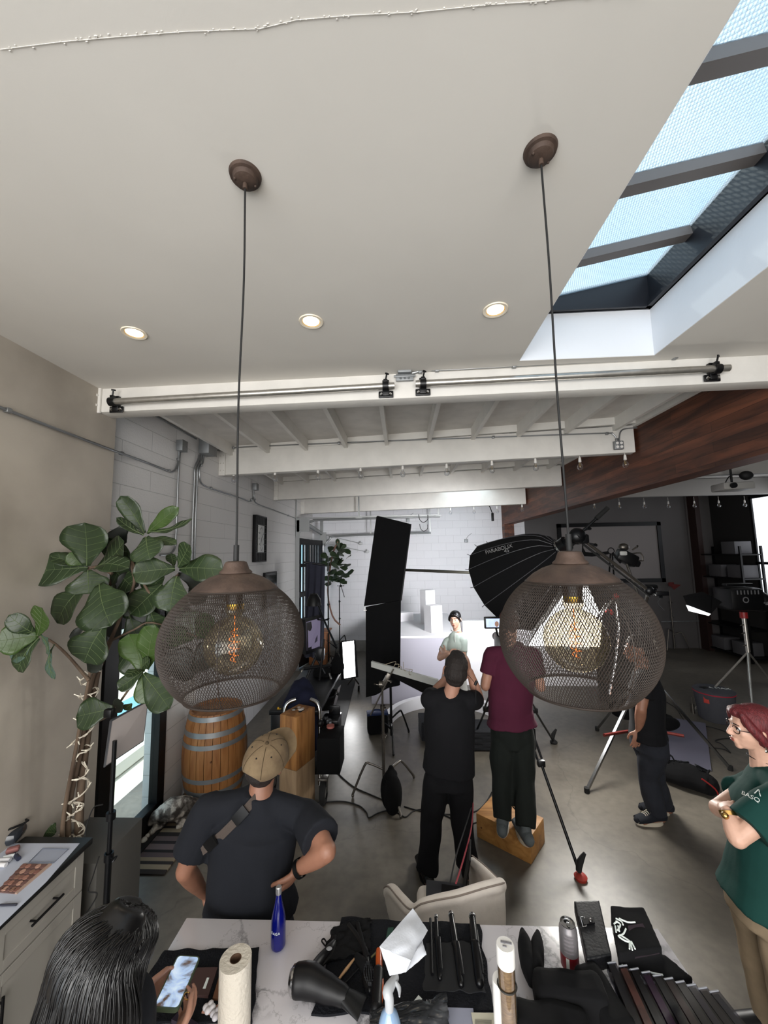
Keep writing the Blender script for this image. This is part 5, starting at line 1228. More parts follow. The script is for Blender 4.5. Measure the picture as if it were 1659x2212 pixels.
ttree = BVHTree.FromObject(shell, bpy.context.evaluated_depsgraph_get()); tl2 = wloc(shell)
class _T2:
    def ray_cast(s, o_, d_, m_): 
        h = ttree.ray_cast(o_ - tl2, d_, m_); return (h[0] + tl2,) if h[0] else (None,)
p0, p1 = P(1046, 1192, y=4.5), P(1106, 1176, y=4.5); pm = (p0+p1)/2; dd = (pm-CAM).normalized(); upv = P(1090, 1170, y=4.4) - P(1094, 1190, y=4.4)
b = B(); paste(b, _T2(), 'PARABOLIX', .062, frame(P(1078, 1190, y=4.4), p1-p0, upv), dd, .006); paste(b, _T2(), '45', .11, frame(P(1096, 1197, y=4.4) + (p1-p0).normalized()*.02, p1-p0, upv), dd, .006) if 0 else None
paste(b, _T2(), '45', .058, frame(P(1092, 1194, y=4.4) + (p1-p0).normalized()*.02, p1-p0, upv), dd, .006); part('lettering', b, mat('grey_lettering', '#b9b9ba', .6), t)
# boom arm of the softbox and its heavy stand
hub = ring - ax*.26
t = thing('counter_boom', 'black boom arm with padded counter-grip rising behind the right pendant', 'boom', hub)
b = B(); e1 = P(1313, 1097, y=4.15); b.tube([hub, e1.lerp(hub, .35)], .016, 10); part('arm', b, M_blkmetal, t)
b = B(); b.tube([e1.lerp(hub, .38), e1], .024, 12); part('grip', b, M_rubber, t)
b = B(); b.ell(hub, (.09, .07, .09)); b.box(hub + V((.05, 0, -.03)), (.12, .08, .1), bev=.02); knob(b, hub + V((.07, 0, .06)), (1, -.3, .3), .02, .06); knob(b, hub + V((.12, 0, -.08)), (1, -.3, -.3), .02, .06); part('yoke', b, M_blkmetal, t)
lo = P(1402, 1276, y=4.3)
b = B(); b.tube([hub + V((.05, 0, -.03)), lo], .018, 12); part('lower_tube', b, M_steel, t)
b = B(); b.tube([hub + V((.05, .0, -.08)), lo + V((0, 0, -.06))], .012, 8); part('cable', b, M_cord, t)
sb = P(1390, 1640, z=0); fts = [P(1268, 1712, z=0), P(1290, 1578, z=0), P(1440, 1678, z=0), P(1578, 1664, z=0)]
apx = P(1392, 1445, y=sb.y); 
t = thing('roller_stand', 'heavy chrome stand with splayed square legs and a red brace behind the right pendant', 'light stand', sb)
for ft in fts:
    b = B(); b.tube([apx, V((ft.x, ft.y, .02))], .02, 4); lgp = part('leg', b, mat('dark_chrome', '#8b8c8e', .25, 1), t)
    b = B(); b.cyl(V((ft.x, ft.y, 0)), V((ft.x, ft.y, .05)), .027, 12); part('foot', b, M_rubber, lgp)
for e0_, e1_ in ((P(1305, 1588, y=4.3), P(1372, 1577, y=4.6)), (P(1478, 1590, y=4.7), P(1440, 1583, y=4.8))): b = B(); b.tube([e0_, e1_], .016, 8); part('brace', b, mat('red_enamel', '#5c1a14', .4), t)
b = B(); b.cyl(apx + V((0, 0, -.3)), apx + V((0, 0, .6)), .022, 12); b.tube([apx + V((0, 0, .6)), lo], .02, 12); b.ell(apx, (.05, .05, .06)); part('column', b, M_steel, t)
b = B(); b.ell(lo, (.05, .04, .05)); knob(b, lo, (.6, -.6, .2), .018, .06); knob(b, lo + V((.05, 0, -.05)), (.6, -.6, -.2), .018, .06); b.box(lo + V((.12, 0, -.03)), (.14, .06, .05), bev=.01); part('clamp_head', b, M_blkmetal, t)
sandbag(P(1345, 1590, z=0) + V((.05, .0, .25)), 'black sandbag slung on the red brace, left side', .38, .2, .22, -.3)
q = P(1450, 1612, z=0); sandbag(q + V((0, .1, .18)), 'flat black sandbag hanging on the stand leg over the grey board', .34, .2, .18, .1)
# second stand head seen above the pendant
q0_, q1_ = P(1349, 1205, y=5.2), P(1380, 1290, y=5.0)
t = thing('lamp_head', 'black lamp head with barn doors on an angled pole before the wall screen', 'lamp head', q0_)
b = B(); b.tube([q1_ + (q1_-q0_)*1.5, q1_, q0_], .016, 8); part('pole', b, M_steel, t)
b = B(); b.box(q0_ + V((.02, 0, .0)), (.26, .14, .16), rot=Matrix.Rotation(.5, 3, 'Y'), bev=.03); b.box(q0_ + V((.1, 0, -.06)), (.16, .1, .08), rot=Matrix.Rotation(.4, 3, 'Y'), bev=.02); part('housing', b, M_black, t)
b = B(); b.box(q0_ + V((-.06, -.09, .06)), (.09, .03, .055), bev=.02); part('panel', b, mat('pale_panel', '#b5b5b2', .4), t)
b = B(); b.ell(q0_ + V((.0, 0, .14)), (.07, .05, .05)); b.tube([q0_ + V((.1, 0, .05)), q0_ + V((.2, -.02, .06)), q0_ + V((.22, -.02, -.04)), q0_ + V((.14, -.02, -.03))], .01, 6, smooth=2); knob(b, q0_ + V((.08, -.05, .1)), (.6, -.5, .6), .02, .07); part('bracket', b, M_steel, t)
rg = P(1320, 1190, y=4.6); b = B(); b.tube([rg + V((.035*math.cos(a), 0, .035*math.sin(a))) for a in [2*PI*i/16 for i in range(17)]], .005, 6)
b.tube([rg + V((-.03, 0, -.02)), rg + V((-.3, 0, -.03)), hub + V((.06, 0, -.02))], [(.004, .02), (.004, .03), (.004, .01)], 6, smooth=3); b.tube([rg + V((-.01, 0, -.035)), P(1315, 1255, y=4.4)], .009, 6); b.tube([rg + V((.01, 0, -.035)), P(1327, 1255, y=4.4)], .009, 6); b.tube([rg + V((.02, 0, -.03)), q0_ + V((-.06, 0, -.06))], .014, 6)
single('safety_strap', b, M_blkfab, 'black strap with a metal ring strung between the boom and the lamp head', 'strap')
q = P(1400, 1268, y=4.9); b = B(); b.box(q, (.2, .08, .06), bev=.02); b.tube([q + V((.05, 0, -.03)), q + V((.12, 0, -.12)), q + V((.1, 0, -.2)), q + V((.16, 0, -.28))], .005, 5, smooth=4); single('power_supply', b, M_black, 'small black power supply with dangling cable behind the right pendant', 'power supply')
# big lit diffusion frame behind the right pendant
dq = [P(1213, 1262, y=5.0), P(1262, 1268, y=5.0), P(1292, 1335, y=4.9), P(1284, 1392, y=4.7), P(1150, 1382, y=4.6), P(1178, 1350, y=4.7)]
for p_ in dq: pass
pl_n = V((-.12, -.75, -.62)).normalized()
o0 = P(1235, 1330, y=4.8)
def onpl(px, py):
    r_ = R_room_from_cam @ _cdir(px, py); t_ = (o0-CAM).dot(pl_n)/r_.dot(pl_n); return CAM + r_*t_
dq = [onpl(*q) for q in ((1208, 1252), (1270, 1262), (1302, 1335), (1296, 1398), (1140, 1395), (1172, 1340))]
t = thing('diffusion_softbox', 'bright glowing white softbox face seen through the right pendant mesh', 'softbox', onpl(1235, 1395))
b = B(); b.quadbox(dq, .012, pl_n); part('diffuser', b, M_softwhite, t, smooth=False)
cen = sum(dq, V((0, 0, 0)))/6; bk = cen - pl_n*.35
b = B(); b.tube(dq + [dq[0]], .012, 6); part('frame', b, M_black, t)
vs_ = [p - pl_n*.012 for p in dq]; b = B(); b._add(vs_ + [bk], [[i, (i+1) % 6, 6] for i in range(6)]); part('skirt', b, M_blkfab, t, smooth=False)
area('softbox_key', cen + pl_n*.03, cen + pl_n, .7, .6, 48, (1, .97, .9))
t = thing('crank_arm', 'black jointed bracket with red levers inside the light beam, behind the right pendant', 'bracket', P(1300, 1350, y=4.3))
b = B(); b.tube([P(1292, 1340, y=4.3), P(1322, 1295, y=4.3), P(1335, 1300, y=4.3)], .028, 8, smooth=2); b.tube([P(1330, 1300, y=4.3), P(1338, 1360, y=4.3), P(1330, 1430, y=4.3), P(1316, 1500, y=4.3)], .014, 8); part('arm', b, M_chrome, t)
b = B(); b.ell(P(1331, 1288, y=4.25), (.03, .02, .03)); b.ell(P(1320, 1322, y=4.25), (.025, .02, .03)); part('lever', b, mat('bright_red', '#c63a36', .4), t)
# light of the parabolic softbox
area('parabolic_key', ring + ax*(Lx*.8), V((.75, 10.5, 1.7)), .75, .75, 66, (.98, .98, 1), spread=1.9)
# ================================================================== PHOTO SET BEHIND THE MODEL
M_set = mat('matte_white_set', '#e2e1e4', .75, var=.02, vscale=6)
def setbox(pl, pr, top_py, D, depth, label, name='pedestal', z0=0, rz=.5):
    a = P(pl, 1350, y=D).x; c = P(pr, 1350, y=D).x; zt_ = P((pl+pr)/2, top_py, y=D).z; w_ = (c-a)/(math.cos(rz)+math.sin(rz)*depth)
    b = B().box(((a+c)/2, D+.2, (zt_+z0)/2), (w_, w_*depth, zt_-z0), rot=rz, bev=.004); return single(name, b, M_set, label, 'pedestal', 'white plinths on the set', smooth=False)
q = P(900, 1370, z=0)
# raised white stage of the set with its plinths
zs = P(900, 1374, y=6.95).z; xs0, xs1 = P(800, 1374, y=6.95).x, P(1003, 1374, y=6.95).x
t = thing('set_platform', 'wide raised white stage carrying the plinths behind the model', 'platform', ((xs0+xs1)/2, 8.2, 0))
b = B(); b.box(((xs0+xs1)/2, 8.2, zs-.02), (xs1-xs0, 2.5, .04), bev=.004); part('top', b, M_set, t, smooth=False)
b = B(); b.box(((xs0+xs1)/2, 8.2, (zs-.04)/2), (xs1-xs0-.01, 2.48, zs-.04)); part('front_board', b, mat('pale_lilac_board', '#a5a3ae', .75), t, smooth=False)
setbox(910, 943, 1276, 8.0, 1.0, 'tall narrow white plinth standing behind the shorter one', z0=zs)
setbox(918, 958, 1310, 7.15, 1.0, 'shorter white plinth in front of the tall one', z0=zs)
setbox(850, 894, 1325, 8.3, .5, 'low wide white block at the left of the plinths', z0=zs)
b = B(); c0 = P(1000, 1372, y=7.2); c1 = P(1062, 1340, y=6.2)
fy = P(1080, 1480, z=0).y; fz_ = P(1030, 1341, y=fy).z; fx0 = P(1001, 1400, y=fy).x; b.box((fx0+1.25, fy, fz_/2), (2.5, .08, fz_), rot=-.04, bev=.004); single('white_flat', b, M_set, 'low white flat standing right of the model', 'panel', smooth=False)
b = B(); n_ = 30
for i in range(n_): pass
vs_ = []; R0, R1 = .86, .95; cc = V((.62, 5.95, 0))
b.lathe([(R0, .002), (R1, .002), (R1, .18), (R0, .18), (R0, .002)], cc, 40, a0=.1, a1=PI*.95); single('curved_riser', b, M_set, 'low curved white riser on the floor around the model', 'riser', smooth=True)
for k, (px, py) in enumerate(((778, 1192), (764, 1174))):
    q = P(px+15, py, y=10.5); b = B(); b.tube([P(705, py-18, y=9.9), q], .008, 6); b.box(q, (.1, .06, .06), bev=.01); b.cyl(q + V((0, 0, -.04)), q + V((0, 0, .07)), .018, 8)
    single('wall_peg', b, mat('pale_grey_metal', '#b4b5b6', .5, .5), ['thin pale rod ending at a wall peg beside the small fig, lower one', 'thin pale rod ending at a wall peg beside the small fig, upper one'][k], 'rod')
for px, py, w_ in ((881, 1124, 'near the far beam'), (1007, 1168, 'halfway up the white back wall')):
    q = P(px, py, y=10.57); b = B(); b.box(q, (.09, .05, .09), bev=.008); b.tube([q + V((0, -.02, .04)), q + V((.05, -.02, .12)), q + V((.16, 0, .2))], .006, 5, smooth=3); single('wall_outlet', b, M_galv, 'small grey outlet box ' + w_, 'outlet')
for px, py, yy in ((914, 1120, 8.9), (915, 1140, 10.2)):
    q = P(px, py, y=yy-.04); b = B(); b.tube([q + V((-.1, 0, .1)), q + V((-.08, 0, -.02)), q + V((0, 0, -.09)), q + V((.1, 0, -.03)), q + V((.11, 0, .08))], .008, 6, smooth=4); single('cable_hook', b, M_black, 'thin cable loop hanging from the %s garage door rail' % ('front' if yy < 9 else 'rear'), 'cable')
# ================================================================== DARK AREA ON THE RIGHT
q = [P(1202, 1130, y=10.56), P(1424, 1126, y=10.56), P(1437, 1255, y=10.56), P(1206, 1256, y=10.56)]
t = thing('projection_screen', 'large pale projection screen with a black frame on the dark back wall', 'screen', P(1320, 1256, y=10.5))
x0, x1, z0, z1 = q[0].x, q[2].x, P(1437, 1257, y=10.56).z, P(1424, 1127, y=10.56).z
part('panel', B().box(((x0+x1)/2, 10.575, (z0+z1)/2), (x1-x0, .03, z1-z0)), mat('screen_fabric', '#7d7877', .8), t)
b = B()
for (a_, c_, d_, e_) in ((x0, x1, z1-.1, z1), (x0, x1, z0, z0+.1), (x0, x0+.1, z0, z1), (x1-.1, x1, z0, z1)): b.box(((a_+c_)/2, 10.55, (d_+e_)/2), (c_-a_, .05, e_-d_))
part('frame', b, M_black, t)
x = P(1505, 1200, y=10.4).x; struct('trim_16', B().box((x+.06, 10.45, 2.0), (.12, .3, 4.0)), mat('dark_red_post', '#24100c', .6))
struct('trim_17', B().box((P(1497, 1200, y=10.5).x, 10.58, 2), (.04, .04, 4)), M_shadewall)
q0 = P(1428, 1343, y=10.56); q1 = P(1527, 1341, y=10.56)
b = B(); b.tube([q0, q1], .015, 6); b.box(q1, (.16, .05, .16), bev=.01); single('wall_outlet', b, M_galv, 'outlet box on a conduit low on the dark back wall', 'outlet')
t = thing('storage_shelf', 'black storage shelves with grey boxes in the dark corner by the window', 'shelf', (XR-.35, 10.0, 0))
b = B()
for z in (.1, .7, 1.3, 1.85, 2.4): b.box((XR-.32, 9.85, z), (.5, 1.4, .03))
for y in (9.17, 10.53):
    for x_ in (XR-.55, XR-.09): b.box((x_, y, 1.3), (.04, .04, 2.6))
part('frame', b, M_black, t)
gi = 0
for z, lst in ((1.315, (9.45, 9.9)), (1.865, (9.4, 9.95)), (2.415, (9.5,)), (.115, (9.5, 10.1))):
    for y in lst:
        gi += 1; b = B().box((XR-.35, y, z+.15), (.38, .38, .29), bev=.01)
        single('storage_box', b, mat('grey_plastic_box', '#4c4b4e', .6), 'grey plastic box on the dark shelves, %s' % ['middle shelf, nearer', 'middle shelf, farther', 'upper shelf, nearer', 'upper shelf, farther', 'top shelf', 'bottom shelf, nearer', 'bottom shelf, farther'][gi-1], 'box', 'grey boxes on the dark shelves')
sandbag(P(1490, 1385, z=0) + V((.0, 0, 0)), 'pile of black sandbags against the dark back wall', .8, .4, .42, 0)
s0 = P(1458, 1404, z=0)
st = cstand('light_stand', 'thin stand with a red flag clip in front of the dark screen', s0, P(1450, 1275, y=s0.y).z, [s0 + V((-.25, -.1, 0)), s0 + V((.3, -.1, 0)), s0 + V((.05, .1, 0))], M_steel, hub=.45)
b = B(); q = P(1450, 1262, y=s0.y); b.box(q, (.16, .03, .1), rot=.3, bev=.01); b.quadbox([q + V((-.1, 0, .02)), q + V((.24, 0, -.02)), q + V((.06, 0, -.14))], .01); part('flag_clip', b, mat('dark_red_fabric', '#5f1d1b', .8), st)
# chrome tripod stand with the fixture and the little tilted softbox
s0 = P(1628, 1560, z=0); tp_ = P(1607, 1335, y=s0.y); hb = P(1616, 1408, y=s0.y)
t = thing('light_stand', 'pale chrome tripod stand holding a black fixture at the far right', 'light stand', s0)
for ft in (P(1497, 1540, z=0), P(1700, 1520, z=0), P(1632, 1600, z=0)):
    b = B(); b.tube([hb, V((ft.x, ft.y, .03))], .014, 8); lgp = part('leg', b, M_alu, t); b = B(); b.cyl(V((ft.x, ft.y, 0)), V((ft.x, ft.y, .14)), .03, 10); b.cyl(V((ft.x, ft.y, .1)), V((ft.x, ft.y, .24)), .012, 8); part('foot', b, M_steel, lgp)
b = B(); b.cyl(s0 + V((0, 0, .35)), hb, .022, 12); b.cyl(hb, tp_, .03, 14); part('column', b, M_alu, t)
b = B()
for k in (0, .12, .3): knob(b, tp_ + V((0, 0, -.1-k)), (-.9, -.4, 0), .018, .07)
part('knob', b, M_steel, t)
b = B(); b.cyl(tp_, tp_ + V((0, 0, .09)), .05, 14); part('red_cap', b, mat('dark_red_enamel', '#8c1c1e', .4), t)
f0 = P(1597, 1300, y=s0.y)
t = thing('studio_fixture', 'bulky black studio light fixture on top of the chrome stand', 'light', f0)
b = B(); b.box(f0 + V((0, 0, .05)), (.5, .35, .34), bev=.06); b.box(f0 + V((.0, 0, .26)), (.4, .1, .04), bev=.015); b.ell(f0 + V((.3, 0, .0)), (.14, .16, .16)); part('housing', b, M_black, t)
b = B()
for k in range(7): b.box(f0 + V((-.16+.05*k, -.18, .16)), (.012, .01, .06))
b.lathe([(.03, 0), (.045, 0), (.045, -.01), (.03, -.01)], f0 + V((-.05, -.18, .05)), 16, rot=Matrix.Rotation(PI/2, 3, 'X')); knob(b, f0 + V((.22, -.15, 0)), (.4, -1, 0), .03, .05); part('vents', b, mat('grey_trim', '#6a6a6c', .4), t)
sq = [P(1475, 1287, y=5.9), P(1517, 1278, y=6.1), P(1538, 1290, y=6.1), P(1536, 1326, y=5.9), P(1489, 1318, y=5.8)]
t = thing('small_softbox', 'small black hexagonal softbox with a glowing white lower edge', 'softbox', P(1510, 1326, y=5.9))
b = B(); ctr = P(1560, 1300, y=6.15); b._add(sq + [ctr], [[0, 1, 5], [1, 2, 5], [2, 3, 5], [3, 4, 5], [4, 0, 5]]); part('shell', b, M_blkfab, t, smooth=False)
b = B(); b.quadbox([P(1483, 1307, y=5.8), P(1497, 1312, y=5.78), P(1534, 1326, y=5.85), P(1530, 1330, y=5.85), P(1489, 1320, y=5.76)], .02); part('diffuser', b, mat('lit_small_front', '#ffffff', .5, emit='#ffffff', estr=1.1), t, smooth=False)
# grey round case
q = P(1572, 1566, z=0) + V((0, .2, 0))
t = thing('round_case', 'grey round fabric case with a red zip and lid lettering on the floor', 'case', q)
b = B(); b.lathe([(0, 0), (.2, 0), (.215, .02), (.255, .40), (0, .40)], q, 40); part('body', b, cloth('grey_cordura', '#47484e'), t)
b = B(); b.lathe([(0, .445), (.24, .44), (.26, .425), (.258, .41), (0, .41)], q, 40); lid = part('lid', b, MATS['grey_cordura'], t)
b = B(); b.lathe([(.256, .395), (.262, .4), (.262, .41), (.256, .415)], q, 40); part('zip', b, mat('red_zip', '#a01c33', .6), t)
b = B(); b.text('A MAX', .09, frame(q + V((.08, -.02, .447)), (.95, -.3, 0), (.3, .95, 0)), .001); part('lettering', b, M_print, lid)
b = B(); b.box(q + V((-.1, .04, .446)), (.12, .07, .006), rot=.2, bev=.002); part('tag', b, M_black, lid)
b = B(); b.box(q + V((-.205, -.12, .33)), (.07, .02, .11), rot=-1.0, bev=.004); part('badge', b, mat('red_badge', '#c0443a', .6), t)
# grey board on the floor, rigging bag
b = B(); b.quadbox([P(1432, 1548, z=.01), P(1524, 1563, z=.01), P(1537, 1665, z=.01), P(1428, 1655, z=.01)], .012); single('foam_board', b, mat('blue_grey_board', '#6f6d7e', .7), 'flat blue-grey board lying on the floor behind the man in jeans', 'board', smooth=False)
q0, q1 = P(1447, 1690, z=.0), P(1540, 1722, z=.0)
t = thing('rigging_bag', 'long open black bag of cables and clamps on the floor at right', 'bag', (q0+q1)/2)
b = B(); b.rtube([q0 + V((0, .05, .1)), (q0+q1)/2 + V((0, .05, .12)), q1 + V((0, .05, .1))], [(.13, .1), (.15, .12), (.13, .1)], 16, 3, flat=(0, 1, 0)); part('body', fuse(b, .01, 2, .5, .01, 9), M_blkfab, t, ang=180)
b = B(); r_ = random.Random(8)
for i in range(14):
    c = q0.lerp(q1, r_.random()) + V((0, .06+r_.uniform(-.04, .06), .22)); b.tube([c, c + V((r_.uniform(-.08, .08), r_.uniform(-.05, .05), r_.uniform(0, .06))), c + V((r_.uniform(-.12, .12), 0, -.01))], .009, 6, smooth=3)
part('clamps', b, M_blkmetal, t)
b = B()
b.tube([q1 + V((-.12, -.04, .2)), q1 + V((-.02, -.07, .12)), q1 + V((.02, -.06, .03))], .008, 6, smooth=3); part('red_clips', b, mat('red_enamel2', '#8b1f1f', .4), t)
b = B(); b.tube([q1 + V((-.1, .1, .2)), q1 + V((.02, .04, .14)), q1 + V((.05, .02, .04))], .01, 6, smooth=3); part('yellow_strap', b, mat('yellow_strap', '#b99a2c', .7), t)
# cables on the floor
def cable(pts, label, r=.006, m=M_cord, z=.006):
    b = B(); b.tube([P(px, py, z=z) for px, py in pts], r, 6, smooth=6); return single('cable', b, m, label, 'cable')
cable([(716, 1652), (735, 1675), (765, 1700), (800, 1716), (828, 1728)], 'black cable from the equipment cart towards the chrome stand')
cable([(668, 1736), (700, 1733), (740, 1731), (775, 1740), (792, 1755), (797, 1766), (815, 1757), (838, 1751), (862, 1757), (876, 1765), (893, 1752), (912, 1748)], 'black cable looping across the floor under the sandbag')
cable([(873, 1742), (900, 1750), (935, 1757), (985, 1759), (1026, 1753), (1048, 1735), (1062, 1711)], 'black cable running behind the man in black')
cable([(955, 1758), (985, 1772), (1010, 1782), (1040, 1775), (1050, 1800)], 'short black cable between the feet of the man in black')
cable([(1432, 1512), (1460, 1530), (1478, 1556), (1500, 1566), (1530, 1570), (1560, 1578), (1590, 1592)], 'black cable curving around the grey board')
cable([(1532, 1615), (1562, 1618), (1578, 1626), (1560, 1608), (1545, 1600), (1570, 1595), (1600, 1598)], 'looped black cable on the floor by the red-haired woman')
t_ = [P(1106, 1712, y=3.4), P(1108, 1740, y=3.4), P(1118, 1745, y=3.4), P(1124, 1715, y=3.42), P(1116, 1711, y=3.4)]
b = B(); b.tube([P(1062, 1711, z=.01), P(1112, 1718, y=3.75), P(1104, 1735, y=3.75), P(1118, 1750, y=3.75), P(1124, 1722, y=3.75)], .006, 6, smooth=5); single('cable', b, M_cord, 'thin black cable dangling behind the legs of the man in maroon', 'cable')
lc = P(985, 1908, y=2.15)
b = B(); b.tube([lc, P(1000, 1860, y=2.35), P(1016, 1800, y=2.7), P(1021, 1762, y=3.05), P(1022, 1735, y=3.25)], .0045, 6, smooth=6); single('tether_cable', b, mat('pink_red_cable', '#a03a44', .5), 'thin red tether cable from the laptop to the photographer', 'cable')
b = B(); b.tube([lc + V((-.03, 0, 0)), P(985, 1850, y=2.35), P(1004, 1790, y=2.7), P(1018, 1745, y=2.92)], .004, 6, smooth=6); single('tether_cable', b, M_cord, 'thin black cable alongside the red tether cable', 'cable')
b = B(); b.cyl(P(1026, 1480, y=3.35), P(1030, 1471, y=3.35), .012, 8); b.tube([P(1028, 1478, y=3.35), P(1005, 1450, y=3.35)], .002, 5); b.tube([P(1028, 1478, y=3.35), P(1028, 1520, y=3.3)], .002, 5); single('camera_strap_clip', b, M_black, 'small black cable lock hanging beside the raised forearm', 'clip')
# ================================================================== LEFT EQUIPMENT CLUSTER
# drape
yd = 6.9
t = thing('drape', 'dark navy cloth draped from a crossbar in front of the barred gate', 'cloth', P(678, 1430, y=yd))
d0, d1, d2, d3 = P(662, 1212, y=yd), P(702, 1219, y=yd+.1), P(698, 1420, y=yd+.1), P(656, 1420, y=yd)
b = B(); b.grid(lambda u, v: d0.lerp(d1, u).lerp(d3.lerp(d2, u), v) + V((0, .03*math.sin(u*19+v*1.5)*(.3+v), 0)), 40, 16, .008); part('cloth', b, cloth('navy_grey_cloth', '#2a2b36'), t)
b = B(); b.tube([P(655, 1214, y=yd), P(706, 1222, y=yd+.1)], .018, 10); part('crossbar', b, M_blkmetal, t)
st = cstand('light_stand', 'black stand holding the navy drape beside the small fig', P(706, 1440, z=0) + V((0, .2, 0)), 2.55, [P(690, 1470, z=0), P(740, 1462, z=0), P(720, 1440, z=0)], M_blkmetal)
# work lamp with arm, monitor, laptop
c0 = P(678, 1298, y=5.2)
t = thing('work_lamp', 'black clip lamp on a long tilted arm beside the monitor', 'lamp', c0)
b = B(); b.lathe([(.02, .1), (.05, .09), (.09, .02), (.1, -.06), (.095, -.06), (.08, .02), (.02, .08)], c0, 20); part('shade', b, M_black, t)
b = B(); b.tube([c0 + V((.03, 0, .02)), P(700, 1340, y=5.1), P(728, 1400, y=4.95)], .013, 8); b.tube([P(728, 1400, y=4.95), P(700, 1380, y=4.9), P(690, 1470, y=4.9)], .012, 8); knob(b, P(700, 1340, y=5.1), (-1, -.3, .2), .02, .08); knob(b, P(700, 1340, y=5.1), (1, -.3, .3), .02, .06); part('arm', b, M_blkmetal, t)
m0 = [P(656, 1338, y=4.9), P(692, 1328, y=5.15), P(690, 1402, y=5.15), P(658, 1414, y=4.9)]
t = thing('studio_monitor', 'black studio monitor showing a pale portrait, on the cart by the left pendant', 'monitor', P(672, 1414, y=5.0))
b = B(); b.quadbox(m0, .05); part('housing', b, M_black, t, smooth=False)
nn_ = (m0[1]-m0[0]).cross(m0[3]-m0[0]).normalized(); nn_ = nn_ if nn_.dot(CAM-m0[0]) > 0 else -nn_
mi = lambda u, v: m0[0].lerp(m0[1], u).lerp(m0[3].lerp(m0[2], u), v) + nn_*.027
b = B(); b.quadbox([mi(.06, .08), mi(.92, .08), mi(.92, .9), mi(.06, .9)], .003); sc_ = part('screen', b, mat('monitor_lilac', '#5d586b', .25, emit='#6b647b', estr=.5), t, smooth=False)
b = B(); b.quadbox([mi(.06, .1)+nn_*.002, mi(.34, .1)+nn_*.002, mi(.4, .3)+nn_*.002, mi(.3, .45)+nn_*.002, mi(.36, .9)+nn_*.002, mi(.06, .9)+nn_*.002], .002); part('screen_figure', b, mat('figure_dark', '#17141b', .4), sc_, smooth=False)
b = B(); b.quadbox([mi(.55, .32)+nn_*.002, mi(.74, .3)+nn_*.002, mi(.74, .72)+nn_*.002, mi(.55, .76)+nn_*.002], .002); part('screen_plinth', b, mat('figure_grey', '#4b475c', .4), sc_, smooth=False)
b = B(); b.tube([P(660, 1470, y=4.85), P(686, 1410, y=5.0)], .016, 8); b.tube([P(702, 1455, y=5.0), P(680, 1412, y=5.0)], .014, 8); b.tube([P(655, 1445, y=4.8), P(715, 1437, y=5.0)], .018, 8); b.box(P(692, 1412, y=4.95), (.1, .1, .16), bev=.02); part('mount', b, M_blkmetal, t)
t = thing('wooden_desk', 'orange-brown wooden desk beyond the studio monitor', 'desk', P(683, 1460, z=0) + V((0, .5, 0)))
q = P(683, 1440, z=0); q.y += .3; b = B(); b.box(q + V((0, .1, .36)), (.42, .5, .72), bev=.01); part('body', b, mat('oak_veneer', '#8d5a35', .55), t); b = B(); b.box(q + V((0, .1, .735)), (.5, .56, .03), bev=.005); part('top', b, MATS['oak_veneer'], t)
# second fig tree in a dark planter
q = P(735, 1386, z=0)
t = thing('planter', 'dark square planter at the foot of the small fig by the back wall', 'planter', q)
b = B(); b.box(q + V((0, 0, .22)), (.42, .42, .44), bev=.01); part('pot', b, mat('dark_grey_fibre', '#3d3d42', .7), t)
q = P(713, 1400, z=0) 
b = B(); b.lathe([(0, 0), (.11, 0), (.13, .1), (.17, .42), (.15, .46), (0, .46)], q + V((0, .0, 0)), 24); single('terracotta_pot', b, mat('terracotta', '#7a4030', .8, var=.15, vscale=10), 'tall terracotta pot beside the dark planter', 'pot')
M_leaf = mat('fig_leaf', '#1f2d18', .42, col2='#2b3b22', vscale=7, bump=.2, bscale=30, ramp=(.3, .7)); M_leaf2 = mat('fig_leaf_underside', '#3f5449', .6); M_vein = mat('leaf_vein', '#54633f', .6); M_bark = mat('grey_brown_bark', '#4c3d31', .85, col2='#6b5a4a', vscale=14, bump=.5, bscale=30, stretch=(1, 1, .2))
def leaf(base, tip, width, up, m=M_leaf, veins=True, cup=.12, seed=0, name='leaf', parent=None, nu=12, nv=8):
    """fiddle-shaped leaf from base to tip; up = leaf normal"""
    base, tip = V(base), V(tip); d = tip-base; L_ = d.length; d.normalize(); up = V(up); up = (up - d*up.dot(d)).normalized(); r = d.cross(up); rs = random.Random(seed); bend = rs.uniform(-.1, .12)
    def wprof(t):   # narrow waist near the stem, broad rounded tip
        g = .16 + .84*math.sin(PI/2*min(1, t/.64))**1.35 - .10*math.exp(-((t-.34)/.12)**2)
        return g*(math.sqrt(max(0, 1 - ((t-.64)/.36)**2))**.85 if t > .64 else 1)*(t < .985 or .35)
    def fn(u, v):
        s = (v-.5)*2; wv = wprof(u)*width/2; wav = .035*L_*math.sin(u*13+seed)*abs(s)**2
        return base + d*(u*L_) + r*s*wv + up*(cup*wv*abs(s)**1.6*2*.5 + wav*.5 + bend*L_*math.sin(PI*u) - .18*L_*u*u*.4)
    b = B(); b.grid(fn, nu, nv, .0018); o_ = part(name, b, m, parent, ang=180)
    if veins:
        b = B(); mid = [fn(u/8, .5) + up*.002 for u in range(9)]; b.tube(mid, [.0028*(1-i/11) for i in range(9)], 5)
        for k in range(1, 6):
            for s in (-1, 1):
                u0 = k/6.5; b.tube([fn(u0, .5) + up*.002, fn(min(1, u0+.06), .5+s*.22) + up*.002, fn(min(.99, u0+.13), .5+s*.44) + up*.002], .0011, 4)
        part('vein', b, M_vein, o_)
    return o_
q = P(718, 1385, z=0) + V((0, .1, 0)); q.z = .44
t = thing('fig_tree', 'small fiddle-leaf fig in the back corner beside the barred gate', 'plant', P(737, 1386, z=0) + V((0, 0, .44)))
